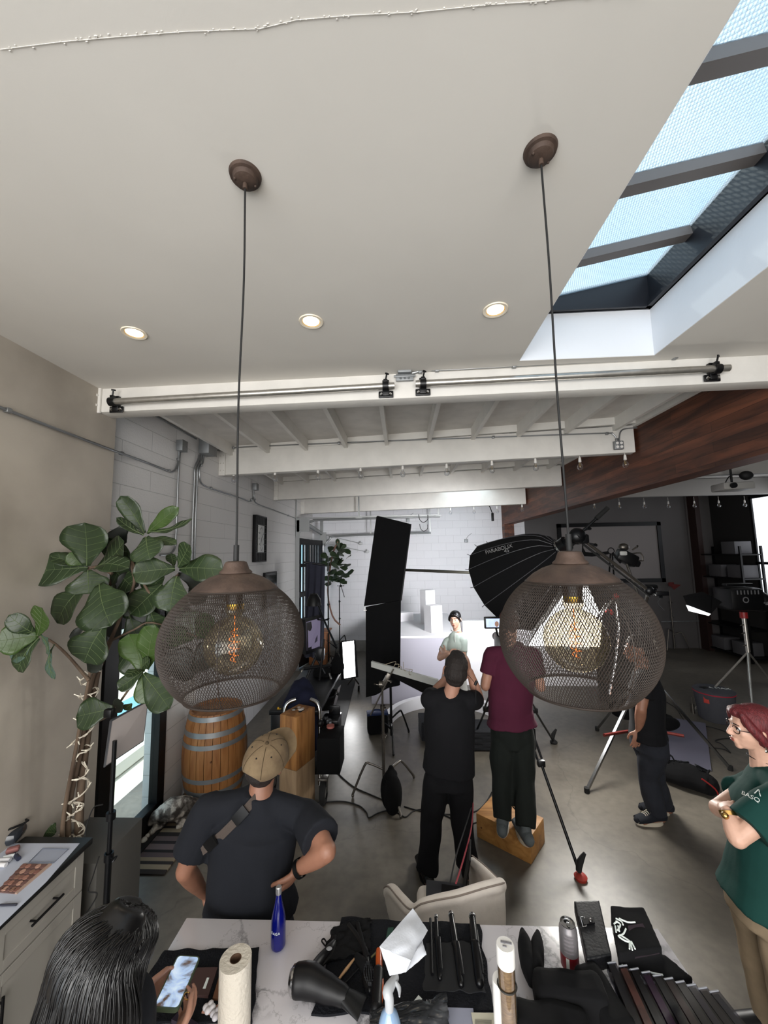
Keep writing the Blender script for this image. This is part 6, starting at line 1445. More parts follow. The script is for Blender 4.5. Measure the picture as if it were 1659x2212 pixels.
tw = P(706, 1272, y=9.9); b = B(); b.tube([P(735, 1350, y=9.95), P(718, 1330, y=9.9), P(708, 1275, y=9.9), P(718, 1200, y=9.9), P(730, 1170, y=9.9)], .022, 8, smooth=3); part('trunk', b, mat('pink_brown_bark', '#7c5b4e', .85), t)
r_ = random.Random(11)
for i in range(46):
    f_ = r_.random(); c = P(725 + r_.uniform(-20, 26)*(.6+.4*math.sin(PI*f_)), 1185 + f_*78, y=9.9 + r_.uniform(-.25, .2)); a = r_.uniform(0, 2*PI); dv = V((math.cos(a), math.sin(a)*.6-.3, r_.uniform(-.5, .7))).normalized()
    leaf(c, c + dv*r_.uniform(.2, .34), r_.uniform(.13, .2), V((dv.x*.2, -.7, .7)), veins=False, seed=i, parent=t, nu=6, nv=4)
leaf(P(733, 1186, y=9.9), P(728, 1163, y=9.9), .12, (0, -1, .2), veins=False, parent=t, nu=6, nv=4); leaf(P(735, 1187, y=9.9), P(748, 1176, y=9.9), .12, (0, -1, .2), veins=False, parent=t, nu=6, nv=4)
s0 = P(734, 1418, z=0); st = cstand('light_stand', 'thin black stand with a tilted gobo arm before the white block wall', s0, P(735, 1268, y=s0.y).z, [P(752, 1408, z=0), P(722, 1440, z=0), P(746, 1430, z=0)], M_blkmetal, hub=.4, col_r=.014)
b = B(); q = P(736, 1266, y=s0.y); b.tube([P(734, 1257, y=s0.y), P(744, 1290, y=s0.y)], .008, 6); b.ell(q, (.04, .03, .03)); knob(b, q, (-1, 0, .1), .012, .08); knob(b, q, (1, 0, .1), .012, .08); part('gobo_arm', b, M_blkmetal, st)
# glowing vertical strip softbox on wheeled stand
yv = 7.15
v0 = [P(738, 1386, y=yv), P(766, 1383, y=yv+.05), P(771, 1461, y=yv+.05), P(742, 1466, y=yv)]
t = thing('strip_softbox', 'small glowing white strip softbox near the floor, left of the black flag', 'softbox', P(757, 1490, y=yv))
b = B(); b.quadbox(v0, .012); part('diffuser', b, mat('lit_strip_front', '#ffffff', .6, emit='#ffffff', estr=3.2), t, smooth=False)
b = B(); b.quadbox([P(733, 1388, y=yv+.03), P(768, 1383, y=yv+.07), P(774, 1462, y=yv+.07), P(737, 1468, y=yv+.03)], .05); b.tube(v0 + [v0[0]], .014, 6); part('shell', b, M_blkfab, t, smooth=False)
b = B(); w_ = P(775, 1487, z=.05); b.tube([P(764, 1462, y=yv+.1), w_ + V((0, 0, .08))], .014, 8); b.tube([P(764, 1462, y=yv+.1), P(752, 1478, z=.1)], .014, 8); part('stand_leg', b, M_steel, t)
b = B(); b.cyl(w_ + V((-.015, 0, 0)), w_ + V((.015, 0, 0)), .05, 20); part('wheel', b, M_rubber, t)
pw_ = P(755, 1425, y=yv-.05); area('strip_glow', pw_, pw_ + V((.0, -3, -.2)), .25, .7, 7)
# black leaf-shaped flag on the arm beside it
b = B(); q0 = P(727, 1415, y=5.6); q1 = P(719, 1466, y=5.6); b.rtube([q0, q0.lerp(q1, .5) + V((.03, 0, 0)), q1], [(.03, .03), (.11, .04), (.015, .02)], 12, 5, flat=(1, 0, 0)); single('sandbag', b, M_blkfab, 'narrow black bag hanging from the tilted lamp arm', 'sandbag')
# dark runner on the floor
b = B(); b.quadbox([P(712, 1469, z=.008), P(768, 1468, z=.008), P(736, 1600, z=.008), P(690, 1600, z=.008)], .014); single('floor_runner', b, mat('black_rubber_mat', '#1b1a1a', .75, bump=.3, bscale=90), 'long dark rubber runner on the floor left of the black flag', 'mat', smooth=False)
# long equipment cart
xc = lambda px, py, z: P(px, py, z=z)
t = thing('equipment_cart', 'long black equipment cart with chrome handles and a big rubber wheel', 'cart', (-1.15, 4.6, 0))
c0_, c1_ = P(703, 1640, y=4.30), P(720, 1480, y=6.0)
b = B(); b.box((-1.20, 5.05, .30), (.56, 1.5, .05), bev=.01); b.box((-1.20, 5.05, .90), (.56, 1.5, .05), bev=.01); b.box((-1.36, 5.05, .60), (.22, 1.46, .56), bev=.02); part('tray', b, M_blkmetal, t)
zh_ = P(680, 1512, y=4.3).z
hz0 = P(701, 1720, y=4.25); 
for xx in (P(690, 1600, y=4.25).x, P(613, 1545, y=4.25).x):
    s_ = 1 if xx > -1.0 else -1
    b = B(); b.tube([V((xx, 4.27, .2)), V((xx, 4.27, zh_-.3)), V((xx, 4.27, zh_-.12)), V((xx-.03*s_, 4.29, zh_-.03)), V((xx-.11*s_, 4.32, zh_))], .021, 12, smooth=3); part('handle', b, M_chrome, t)
b = B(); b.ell(V((P(692, 1562, y=4.23).x, 4.23, P(692, 1562, y=4.23).z)), (.035, .035, .035)); part('knob', b, M_black, t)
for i, (px, py, yy) in enumerate(((699, 1712, 4.28), (586, 1706, 4.4))):
    c = P(px, py, y=yy); c.z = .115; b = B()
    b.lathe([(.055, -.025), (.09, -.03), (.112, -.02), (.115, 0), (.112, .02), (.09, .03), (.055, .025)], c, 32, rot=Matrix.Rotation(PI/2, 3, 'Y') @ Matrix.Rotation(.0, 3, 'X')); wh = part('wheel', b, M_rubber, t)
    b = B(); b.lathe([(0, -.02), (.055, -.022), (.055, .022), (0, .02)], c, 24, rot=Matrix.Rotation(PI/2, 3, 'Y')); part('hub', b, M_chrome, wh)
    b = B(); b.box(c + V((0, 0, .15)), (.1, .12, .02), bev=.004)
    for k in (-1, 1): b.box(c + V((.04*k, .0, .08)), (.006, .05, .15), bev=.002)
    part('fork', b, M_steel, wh)
t_box = thing('black_bin', 'square black bin hanging on the near end of the equipment cart', 'bin', P(716, 1645, y=4.20))
q = P(715, 1618, y=4.22); b = B(); b.box(q, (.235, .3, .345), bev=.008); part('body', b, mat('deep_black_plastic', '#030304', .8, spec=.2), t_box)
b = B(); q2 = P(714, 1566, y=4.50); b.box(q2 + V((0, .05, 0)), (.2, .22, .14), bev=.02); b.box(q2 + V((.03, .1, .11)), (.13, .02, .12), bev=.01); single('tool_tray', b, M_blkmetal, 'black tool tray full of small gear above the black bin', 'tray')
b = B(); q3 = P(714, 1575, y=4.32); b.cyl(q3 + V((0, 0, -.04)), q3 + V((0, 0, .04)), .042, 20); single('tape_roll', b, mat('salmon_tape', '#a8655c', .6), 'salmon pink roll of tape in the tool tray', 'tape')
b = B(); r_ = random.Random(5)
for i in range(9): c = q2 + V((-.14+.02*i, r_.uniform(-.12, 0), .07)); b.box(c, (.03, .05, .04), rot=r_.uniform(0, 1), bev=.006)
single('small_gear', b, mat('grey_gear', '#56585c', .4, .4), 'jumble of small grey gear in the tool tray', 'gear', kind='stuff')
# navy jacket draped over the cart end
b = B(); j0 = P(655, 1468, y=4.65)
b.rtube([P(655, 1472, y=4.70), P(650, 1520, y=4.45), P(655, 1575, y=4.32), P(660, 1620, y=4.30)], [(.10, .06), (.19, .08), (.20, .08), (.15, .05)], 20, 5, flat=(1, 0, 0))
b.rtube([P(640, 1490, y=4.60), P(622, 1540, y=4.40), P(626, 1600, y=4.32)], [.06, .07, .05], 12, 4); single('jacket', fuse(b, .01, 2, .5, .03, 9, 3), cloth('navy_cloth', '#14172b'), 'navy jacket draped over the near end of the cart', 'jacket', ang=180)
# open laptop bag / grey lid, backpack
q = P(703, 1500, y=5.05); t = thing('open_bag', 'open black gear bag with a grey laptop lid on the cart', 'bag', q + V((0, 0, -.18)))
b = B(); b.lathe([(0, -.16), (.13, -.15), (.17, .0), (.16, .02), (.12, -.1), (0, -.12)], q, 24); part('body', b, M_blkfab, t)
b = B(); b.quadbox([P(674, 1488, y=5.00), P(685, 1478, y=5.30), P(713, 1484, y=5.30), P(700, 1500, y=4.90)], .015); part('laptop_lid', b, mat('grey_lid', '#4b4c50', .4, .4), t, smooth=False)
b = B(); b.ell(q + V((0, -.08, -.03)), (.05, .04, .02)); part('red_pouch', b, mat('red_enamel3', '#8b1f1f', .5), t)
q = P(696, 1466, y=5.50); b = B(); b.box(q, (.24, .16, .3), bev=.05); single('backpack', b, M_blkfab, 'small black backpack standing on the cart below the monitor', 'backpack')
b = B(); b.tube([P(712, 1455, y=5.40), P(716, 1475, y=5.30), P(714, 1495, y=5.10)], .014, 8, smooth=4); single('chrome_hoop', b, M_chrome, 'bent chrome tube beside the black backpack', 'tube')
b = B(); b.quadbox([P(728, 1488, y=5.20), P(735, 1480, y=5.40), P(722, 1530, y=4.70), P(714, 1540, y=4.50)], .03); single('slider_rail', b, M_steel, 'grey slider rail lying along the right edge of the cart', 'rail', smooth=False)
b = B(); b.quadbox([P(590, 1545, y=4.40), P(612, 1530, y=4.80), P(640, 1480, y=5.30), P(660, 1475, y=5.30), P(650, 1600, y=4.40), P(590, 1560, y=4.35)], .04); single('black_case', b, M_blkmetal, 'black flat case leaning between the board wall and the cart', 'case', smooth=False)
q = P(603, 1536, y=4.35); b = B(); b.box(q, (.05, .04, .05), bev=.008); b.cyl(q + V((-.01, 0, .02)), q + V((-.01, 0, .04)), .01, 8); single('yellow_clamp', b, mat('yellow_plastic', '#c59a1e', .5), 'small yellow clamp at the left of the cart handle', 'clamp')
# ---- barrel
q = V((-2.125, 4.44, 0))
t = thing('wooden_barrel', 'oak wine barrel with steel hoops standing by the glazed door', 'barrel', q)
rb = lambda z: .27 + .065*math.sin(PI*z/.92)**.9 if 0 <= z <= .92 else .285
M_oak = wood_mat('barrel_oak', '#a87545', '#855329', 'Z', 2.4, .55, 6)
b = B()
for k in range(26):
    a0, a1 = 2*PI*k/26 + .008, 2*PI*(k+1)/26 - .008; n__ = 14
    vs_ = []; fs_ = []
    for i in range(n__+1):
        z = .92*i/n__; r1 = rb(z); 
        for (a, rr__) in ((a0, r1-.025), (a0, r1), ((a0+a1)/2, r1+.0015), (a1, r1), (a1, r1-.025)): vs_.append(q + V((rr__*math.cos(a), rr__*math.sin(a), z)))
    for i in range(n__):
        for k2 in range(5): fs_.append([i*5+k2, i*5+(k2+1) % 5, (i+1)*5+(k2+1) % 5, (i+1)*5+k2])
    fs_ += [[4, 3, 2, 1, 0], [n__*5+j for j in range(5)]]; b._add(vs_, fs_)
b.cyl(q + V((0, 0, .02)), q + V((0, 0, .89)), .27, 32); part('staves', b, M_oak, t)
for z0, z1 in ((.03, .075), (.135, .185), (.27, .315), (.60, .645), (.71, .76), (.86, .905)):
    b = B(); b.lathe([(rb(z0)+.001, z0), (rb(z0)+.004, z0), (rb(z1)+.004, z1), (rb(z1)+.001, z1)], q, 48); part('hoop', b, M_galv, t)
b = B(); b.cyl(q + V((.12, -.335, .5)), q + V((.12, -.35, .5)), .008, 10); part('bung_knot', b, mat('dark_knot', '#5b3418', .7), t)
# ---- striped mat and dog
mt = [P(258, 1893, z=.008), P(353, 1890, z=.008), P(470, 1770, z=.008), P(352, 1752, z=.008)]
mx0 = XL+.07; b = B(); b.box((-2.23, 3.86, .008), (.44, 1.0, .014), bev=.004)
m_ = mat('striped_mat', '#5d5148', .95); n = m_.node_tree.nodes; l = m_.node_tree.links; g = n.new('ShaderNodeNewGeometry'); sx = n.new('ShaderNodeSeparateXYZ'); l.new(g.outputs['Position'], sx.inputs[0])
mm = n.new('ShaderNodeMath'); mm.operation = 'MULTIPLY'; mm.inputs[1].default_value = 2.35; l.new(sx.outputs['Y'], mm.inputs[0]); fr = n.new('ShaderNodeMath'); fr.operation = 'FRACT'; l.new(mm.outputs[0], fr.inputs[0])
cr = n.new('ShaderNodeValToRGB'); cr.color_ramp.interpolation = 'CONSTANT'; e = cr.color_ramp.elements; e[0].position = 0; e[0].color = lin('#8a7c68'); e[1].position = .12; e[1].color = lin('#2a2423')
for ps, cl in ((.2, '#84745f'), (.3, '#564849'), (.42, '#1f1b1b'), (.5, '#6b5b5a'), (.66, '#2a2323'), (.74, '#5f504f'), (.88, '#28211f')): x_ = e.new(ps); x_.color = lin(cl)
l.new(fr.outputs[0], cr.inputs['Fac']); l.new(cr.outputs[0], n['Principled BSDF'].inputs['Base Color'])
single('floor_mat', b, m_, 'brown striped doormat on the floor before the glazed door', 'mat')
# dog lying along the door, head towards the camera
hd = P(322, 1785, z=.07); rp_ = P(400, 1745, z=.1)
def dz(px, py, z): return P(px, py, z=z)
b = B()
b.rtube([dz(352, 1757, .14), dz(372, 1748, .16), dz(395, 1742, .15), dz(420, 1738, .12)], [(.085, .075), (.11, .10), (.10, .09), (.07, .06)], 16, 4)       # trunk
b.rtube([dz(352, 1757, .15), dz(340, 1762, .14), dz(330, 1768, .12)], [.07, .055, .05], 12, 3)                # neck
b.ell(dz(325, 1770, .11), (.06, .065, .05), seg=14); b.rtube([dz(322, 1776, .09), dz(314, 1790, .055), dz(311, 1797, .05)], [.04, .028, .02], 10, 3)   # skull, muzzle
b.rtube([dz(328, 1762, .15), dz(338, 1757, .17), dz(336, 1752, .14)], [(.03, .01), (.035, .01), (.012, .008)], 8, 3)  # ear
b.rtube([dz(350, 1768, .09), dz(334, 1790, .04), dz(318, 1808, .025), dz(309, 1816, .022)], [.045, .03, .022, .024], 10, 3)   # front leg
b.rtube([dz(358, 1765, .08), dz(350, 1782, .04), dz(336, 1792, .03)], [.04, .028, .022], 10, 3)
b.rtube([dz(402, 1752, .10), dz(385, 1768, .06), dz(398, 1778, .03), dz(385, 1786, .025)], [.07, .045, .025, .022], 10, 3)  # hind leg
b.rtube([dz(422, 1738, .10), dz(436, 1748, .05), dz(430, 1760, .03)], [.03, .02, .012], 8, 3)
M_dog = mat('merle_fur', '#857c74', .85, col2='#cfc8be', vscale=16, detail=7, bump=.6, bscale=90, ramp=(.44, .54))
mn = M_dog.node_tree; nn2 = mn.nodes.new('ShaderNodeTexNoise'); nn2.inputs['Scale'].default_value = 9; nn2.inputs['Detail'].default_value = 4; rr2 = mn.nodes.new('ShaderNodeValToRGB'); rr2.color_ramp.elements[0].position = .44; rr2.color_ramp.elements[0].color = (.10, .09, .09, 1); rr2.color_ramp.elements[1].position = .52; rr2.color_ramp.elements[1].color = (1, 1, 1, 1)
mx2 = mn.nodes.new('ShaderNodeMix'); mx2.data_type = 'RGBA'; mx2.blend_type = 'MULTIPLY'; mx2.inputs['Factor'].default_value = .85; bs_ = mn.nodes['Principled BSDF']; src_ = bs_.inputs['Base Color'].links[0].from_socket
tc_ = mn.nodes.new('ShaderNodeTexCoord'); mn.links.new(tc_.outputs['Object'], nn2.inputs['Vector']); mn.links.new(nn2.outputs['Fac'], rr2.inputs['Fac']); mn.links.new(src_, mx2.inputs['A']); mn.links.new(rr2.outputs[0], mx2.inputs['B']); mn.links.new(mx2.outputs['Result'], bs_.inputs['Base Color'])
dog = single('dog', fuse(b, .006, 3, .5, .004, 40), M_dog, 'merle dog lying asleep on the striped mat by the glazed door', 'dog', ang=180)
b = B(); b.ell(dz(310, 1798, .052), (.012, .012, .01)); part('nose', b, M_black, dog)
b = B(); b.ell(dz(311, 1815, .03), (.027, .03, .022)); b.ell(dz(318, 1806, .034), (.02, .022, .018)); part('white_paw', b, mat('white_fur', '#d8d4cc', .9), dog)
# ================================================================== BIG FIDDLE-LEAF FIG
D_ = 2.45
t = thing('fig_tree', 'large fiddle-leaf fig wrapped in white string lights against the plaster wall', 'plant', P(150, 1860, y=2.62) )
def T(px, py, y=2.55): return P(px, py, y=y)
trunks = [([(168, 1850), (175, 1700), (190, 1580), (205, 1480), (215, 1440), (238, 1385)], .026), ([(148, 1850), (150, 1740), (175, 1620), (192, 1500), (212, 1420), (232, 1300), (242, 1240)], .017), ([(132, 1850), (138, 1760), (160, 1640), (178, 1540), (190, 1480), (196, 1440)], .013)]
for k, (pp, r__) in enumerate(trunks):
    b = B(); b.tube([T(px, py, 2.62 - .05*k) for px, py in pp], [r__*(1-.08*i) for i in range(len(pp))], 12, smooth=4); part('trunk', b, M_bark, t)
branches = [([(192, 1470), (150, 1420), (115, 1388), (83, 1372)], .010), ([(238, 1385), (262, 1330), (290, 1260), (285, 1215), (315, 1160)], .012), ([(242, 1240), (215, 1225), (190, 1228)], .011), ([(285, 1215), (330, 1290), (352, 1270), (385, 1240)], .009),
            ([(205, 1560), (240, 1540), (285, 1480), (308, 1452)], .009), ([(238, 1385), (290, 1360), (330, 1345), (425, 1375)], .007), ([(300, 1380), (318, 1400), (322, 1420), (308, 1452)], .007)]
for pp, r__ in branches:
    b = B(); b.tube([T(px, py, 2.5) for px, py in pp], [r__*(1-.12*i) for i in range(len(pp))], 8, smooth=4); part('branch', b, M_bark, t)
# (base, tip, width px, depth, facing): facing f front, u up-facing edge, b underside
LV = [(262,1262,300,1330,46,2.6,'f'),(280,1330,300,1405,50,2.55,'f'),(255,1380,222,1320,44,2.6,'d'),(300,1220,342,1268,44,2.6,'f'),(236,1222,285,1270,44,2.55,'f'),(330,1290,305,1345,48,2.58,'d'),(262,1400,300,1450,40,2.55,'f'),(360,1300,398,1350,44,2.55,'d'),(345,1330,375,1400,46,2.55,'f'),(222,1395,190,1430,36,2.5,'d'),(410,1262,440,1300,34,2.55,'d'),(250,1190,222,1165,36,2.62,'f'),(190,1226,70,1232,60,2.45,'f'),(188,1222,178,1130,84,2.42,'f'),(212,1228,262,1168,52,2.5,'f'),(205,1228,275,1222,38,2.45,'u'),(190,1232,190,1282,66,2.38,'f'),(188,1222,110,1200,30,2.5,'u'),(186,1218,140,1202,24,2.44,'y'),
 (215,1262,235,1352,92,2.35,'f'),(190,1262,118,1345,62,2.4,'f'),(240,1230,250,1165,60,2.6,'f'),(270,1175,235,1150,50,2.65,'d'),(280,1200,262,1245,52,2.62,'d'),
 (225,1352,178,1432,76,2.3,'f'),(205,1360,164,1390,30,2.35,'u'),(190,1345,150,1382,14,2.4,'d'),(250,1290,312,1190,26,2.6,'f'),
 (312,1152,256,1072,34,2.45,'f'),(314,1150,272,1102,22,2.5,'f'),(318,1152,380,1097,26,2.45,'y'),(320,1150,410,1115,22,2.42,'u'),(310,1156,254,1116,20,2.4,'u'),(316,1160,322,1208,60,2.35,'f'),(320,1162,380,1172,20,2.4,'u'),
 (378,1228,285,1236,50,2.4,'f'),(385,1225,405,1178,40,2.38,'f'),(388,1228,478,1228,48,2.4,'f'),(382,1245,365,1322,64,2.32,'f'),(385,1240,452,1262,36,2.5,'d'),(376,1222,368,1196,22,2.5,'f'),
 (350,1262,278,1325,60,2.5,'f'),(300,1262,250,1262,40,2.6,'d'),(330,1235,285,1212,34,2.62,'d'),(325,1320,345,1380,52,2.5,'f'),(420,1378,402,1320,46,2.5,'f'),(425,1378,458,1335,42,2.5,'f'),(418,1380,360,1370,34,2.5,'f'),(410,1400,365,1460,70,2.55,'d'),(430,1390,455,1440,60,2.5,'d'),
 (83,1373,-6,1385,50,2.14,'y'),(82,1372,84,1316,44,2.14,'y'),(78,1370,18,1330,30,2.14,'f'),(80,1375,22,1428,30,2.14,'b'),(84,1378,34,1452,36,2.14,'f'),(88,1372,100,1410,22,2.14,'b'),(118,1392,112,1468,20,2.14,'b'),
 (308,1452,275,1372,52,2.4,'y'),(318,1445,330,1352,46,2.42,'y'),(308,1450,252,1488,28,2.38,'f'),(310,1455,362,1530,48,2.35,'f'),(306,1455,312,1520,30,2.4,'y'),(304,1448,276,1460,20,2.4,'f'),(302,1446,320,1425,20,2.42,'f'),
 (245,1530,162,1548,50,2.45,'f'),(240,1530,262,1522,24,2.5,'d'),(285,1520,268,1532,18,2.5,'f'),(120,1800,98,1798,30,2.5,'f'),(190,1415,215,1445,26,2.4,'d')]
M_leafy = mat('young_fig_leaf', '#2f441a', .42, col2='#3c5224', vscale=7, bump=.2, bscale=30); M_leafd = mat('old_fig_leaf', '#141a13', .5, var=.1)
for i, (bx, by, tx, ty, w_, dd_, kd) in enumerate(LV):
    rs = random.Random(i*7+1); a = P(bx, by, y=dd_+.03); c = P(tx, ty, y=dd_ - rs.uniform(0, .1)); ppm = (P(bx+10, by, y=dd_)-P(bx, by, y=dd_)).length/10
    upn = {'f': (rs.uniform(-.25, .25), -1, .35), 'u': (rs.uniform(-.3, .3), -.75, .9), 'y': (rs.uniform(-.2, .3), -1, .1), 'd': (.2, -1, .1), 'b': (-.3, -1, -.2)}[kd]
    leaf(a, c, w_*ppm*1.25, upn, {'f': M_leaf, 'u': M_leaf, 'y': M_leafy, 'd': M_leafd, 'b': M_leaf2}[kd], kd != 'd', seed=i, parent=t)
# string lights around the trunk
M_str = mat('white_light_string', '#cdc4b4', .5); M_tiny = mat('tiny_bulb', '#f1ead8', .3)
b = B(); pts = []; 
for i in range(240):
    f_ = i/239; px = 168 + (205-168)*f_**1.2 + 2; py = 1830 - 390*f_; c = T(px-6, py, 2.58); a = f_*2*PI*9.2; rr_w = .05 + .012*math.sin(f_*23); pts.append(c + V((rr_w*math.cos(a), rr_w*math.sin(a)*.7-.015, .02*math.sin(f_*40))))
b.tube(pts, .0042, 5); b.tube([p + V((.006*math.sin(i), -.008, .006*math.cos(i*1.3))) for i, p in enumerate(pts)], .0022, 5)
st = single('string_lights', b, M_str, 'white mini light string wound around the large fig trunk', 'string lights')
for i in range(4, 240, 5):
    if i//4 % 1 == 0:
        b = B(); p = pts[i]; d_ = V((math.sin(i*1.7), -.4, math.cos(i*2.3))).normalized(); b.cyl(p, p + d_*.018, .0042, 6); b.cyl(p + d_*.018, p + d_*.038, .003, 6); part('mini_bulb', b, M_tiny, st)
b = B(); q = T(150, 1870, 2.6); b.lathe([(0, 0), (.14, 0), (.17, .1), (.19, .62), (.17, .64), (.155, .58), (0, .58)], V((q.x, q.y, 0)), 32); single('plant_pot', b, mat('cream_pot', '#a49a88', .7), 'cream pot of the large fig hidden behind the counter', 'pot')
# ================================================================== COUNTER AT THE LEFT
ZT = .92
M_ctop = mat('black_honed_stone', '#1a1c1d', .45, var=.1, vscale=12); M_cab = mat('cream_cabinet_paint', '#a8a49c', .5); 
cx0, cx1, cy0, cy1 = -2.34, -1.91, 1.2, 2.44
t = thing('worktop', 'black stone worktop along the plaster wall at the left', 'worktop', ((cx0+cx1)/2, (cy0+cy1)/2, ZT-.035))
part('slab', B().box(((cx0+cx1)/2, (cy0+cy1)/2, ZT-.0175), (cx1-cx0, cy1-cy0, .035), bev=.004), M_ctop, t)
for k, (y0, y1) in enumerate(((1.88, 2.41), (1.34, 1.875))):
    t = thing('base_cabinet', 'cream base cabinet with a drawer above a door, %s' % ('far end of the counter' if k == 0 else 'nearer one at the picture edge'), 'cabinet', ((cx0+cx1)/2, (y0+y1)/2, 0), 'cream cabinets under the black worktop')
    part('carcass', B().box(((cx0+cx1)/2-.02, (y0+y1)/2, (ZT-.037)/2+.05), (cx1-cx0-.06, y1-y0, ZT-.137), bev=.003), M_cab, t)
    xf_ = cx1 - .035
    for nm, z0, z1 in (('drawer', .665, .875), ('door', .11, .655)):
        b = B(); b.box((xf_, (y0+y1)/2, (z0+z1)/2), (.02, y1-y0-.008, z1-z0), bev=.002)
        for (a0, a1, c0, c1) in ((y0+.01, y0+.065, z0, z1), (y1-.065, y1-.01, z0, z1), (y0+.0655, y1-.0655, z0, z0+.05), (y0+.0655, y1-.0655, z1-.05, z1)): b.box((xf_+.012, (a0+a1)/2, (c0+c1)/2), (.008, a1-a0, c1-c0), bev=.0015)
        dp = part(nm, b, M_cab, t, smooth=False)
        b = B(); 
        if nm == 'drawer': ya, yb, za, zb = (y0+y1)/2-.09, (y0+y1)/2+.09, (z0+z1)/2, (z0+z1)/2
        else: ya = yb = y1-.16 if k == 1 else y0+.05; za, zb = .40, .58
        b.cyl((xf_+.045, ya, za), (xf_+.045, yb, zb), .0065, 12)
        for f_ in (.14, .86): p = V((xf_+.045, ya+(yb-ya)*f_, za+(zb-za)*f_)); b.cyl(p, p - V((.035, 0, 0)), .005, 8)
        part('handle', b, M_black, dp)
# things on the worktop
zt_ = ZT
b = B(); b.quadbox([P(-60, 1822, z=zt_+.002), P(172, 1822, z=zt_+.002), P(100, 1905, z=zt_+.002), P(-30, 2030, z=zt_+.002), P(-150, 2030, z=zt_+.002)], .002); single('paper_cover', b, mat('white_paper', '#c3cada', .7), 'white paper spread over the black worktop', 'paper', smooth=False)
def pz(px, py, dz_=0): return P(px, py, z=ZT+.004+dz_)
b = B(); b.quadbox([pz(62, 1863), pz(117, 1863), pz(148, 1834), pz(92, 1833)], .002); t = single('acrylic_tray', b, mat('clear_tray', '#aab2c4', .15), 'clear flat acrylic palette on the paper', 'tray', smooth=False)
b = B(); pp = [pz(62, 1863, .004), pz(117, 1863, .004), pz(148, 1834, .004), pz(92, 1833, .004)]; b.tube(pp + [pp[0]], .002, 5); part('rim', b, mat('clear_rim', '#6d7482', .2), t)
A0, A1, A2, A3 = pz(-8, 1928), pz(32, 1931), pz(105, 1868), pz(50, 1867)
t = thing('makeup_palette', 'open makeup palette with rows of round nude shades on the paper', 'palette', (A0+A2)/2)
b = B(); b.quadbox([A0, A1, A2, A3], .008); part('base', b, mat('palette_pink', '#6e5652', .5), t, smooth=False)
cols = ['#8b6257', '#a87a6a', '#6f4f48', '#c39a87', '#7a5a55', '#94705f']
for i in range(5):
    for j in range(5):
        c = A3.lerp(A2, (j+.5)/5).lerp(A0.lerp(A1, (j+.5)/5), (i+.5)/5); b = B(); b.lathe([(0, .007), (.0135, .007), (.0135, .004), (0, .004)], c, 14); part('shade_pan', b, mat('pan_' + cols[(i*2+j) % 6][1:], cols[(i*2+j) % 6], .7), t)
b = B(); b.quadbox([A1, A1 + (A1-A0)*.12, A2 + (A2-A3)*.12, A2], .012); part('lid_edge', b, mat('pale_peach', '#b89c8c', .4), t, smooth=False)
q = pz(10, 1815, .04); t = thing('makeup_bag', 'clear zipped makeup bag with black edges on the worktop corner', 'bag', q)
b = B(); b.box(q + V((-.06, .03, .0)), (.22, .14, .07), rot=.3, bev=.03); part('body', b, mat('smoky_vinyl', '#30343a', .2), t)
b = B(); b.tube([q + V((-.18, -.06, .05)), q + V((0, -.02, .06)), q + V((.05, .09, .05)), q + V((-.1, .12, .04))], .006, 6, smooth=3); part('zip', b, M_black, t)
for k, (px, py, ln, ang_, cl, lb) in enumerate(((8, 1858, .07, .1, '#d9dade', 'white cosmetic tube lying beside the makeup palette'), (22, 1850, .06, .4, '#ccd0d2', 'pale squeeze tube lying behind the white tube'), (36, 1850, .065, -.5, '#262a3e', 'navy lipstick tube with a silver cap on the paper'), (2, 1868, .06, .0, '#e4e4e6', 'short white tube at the picture edge'))):
    c = pz(px, py, .012); d_ = V((math.cos(ang_), math.sin(ang_), 0)); b = B(); b.cyl(c - d_*ln/2, c + d_*ln/2, .011, 14); single('cosmetic_tube', b, mat('tube_%d' % k, cl, .35), lb, 'tube', 'cosmetic tubes on the paper')
b = B(); c = pz(28, 1835, .015); b.box(c, (.06, .035, .028), rot=.5, bev=.01); single('powder_puff', b, mat('dusty_rose', '#8d5f5c', .8), 'dusty pink powder puff beside the makeup bag', 'puff')
b = B(); b.cyl(pz(0, 1955, .006), pz(36, 1954, .006), .005, 8); single('pencil', b, mat('dark_pencil', '#2a2c38', .4), 'dark pencil lying at the paper edge', 'pencil')
# dark cupboard end and board past the worktop
b = B(); b.box((-2.13, 2.72, .36), (.40, .42, .72), bev=.006); single('side_cabinet', b, mat('grey_side_board', '#55534f', .7), 'low dark grey cabinet past the end of the worktop', 'cabinet')
# small light panel on black stand
s0 = P(228, 1985, z=0); s0 = V((-1.62, 2.28, 0))
t = thing('panel_stand', 'black tripod stand beside the worktop carrying the flat light panel', 'light stand', s0)
top_ = P(248, 1600, y=2.35); base_ = V((top_.x-.0, 2.35, 0)); t.location = base_
b = B(); b.cyl(base_ + V((0, 0, .12)), base_ + V((0, 0, .9)), .017, 12); b.cyl(base_ + V((0, 0, .85)), V((base_.x, base_.y, top_.z)), .012, 12); part('column', b, M_blkmetal, t)
for a in (.3, 2.3, 4.4):
    d_ = V((math.cos(a), math.sin(a), 0)); b = B(); b.tube([base_ + V((0, 0, .48)), base_ + d_*.36 + V((0, 0, .02))], .008, 8); b.tube([base_ + V((0, 0, .14)), base_ + d_*.2 + V((0, 0, .235))], .006, 8); part('leg', b, M_blkmetal, t)
b = B(); 
for z in (.48, .14, .88, 1.1): b.cyl(base_ + V((0, 0, z-.02)), base_ + V((0, 0, z+.02)), .025, 12)
knob(b, base_ + V((0, 0, .88)), (1, -.4, 0), .012, .05); knob(b, base_ + V((0, 0, .5)), (1, -.4, .3), .012, .05); part('collar', b, M_blkmetal, t)
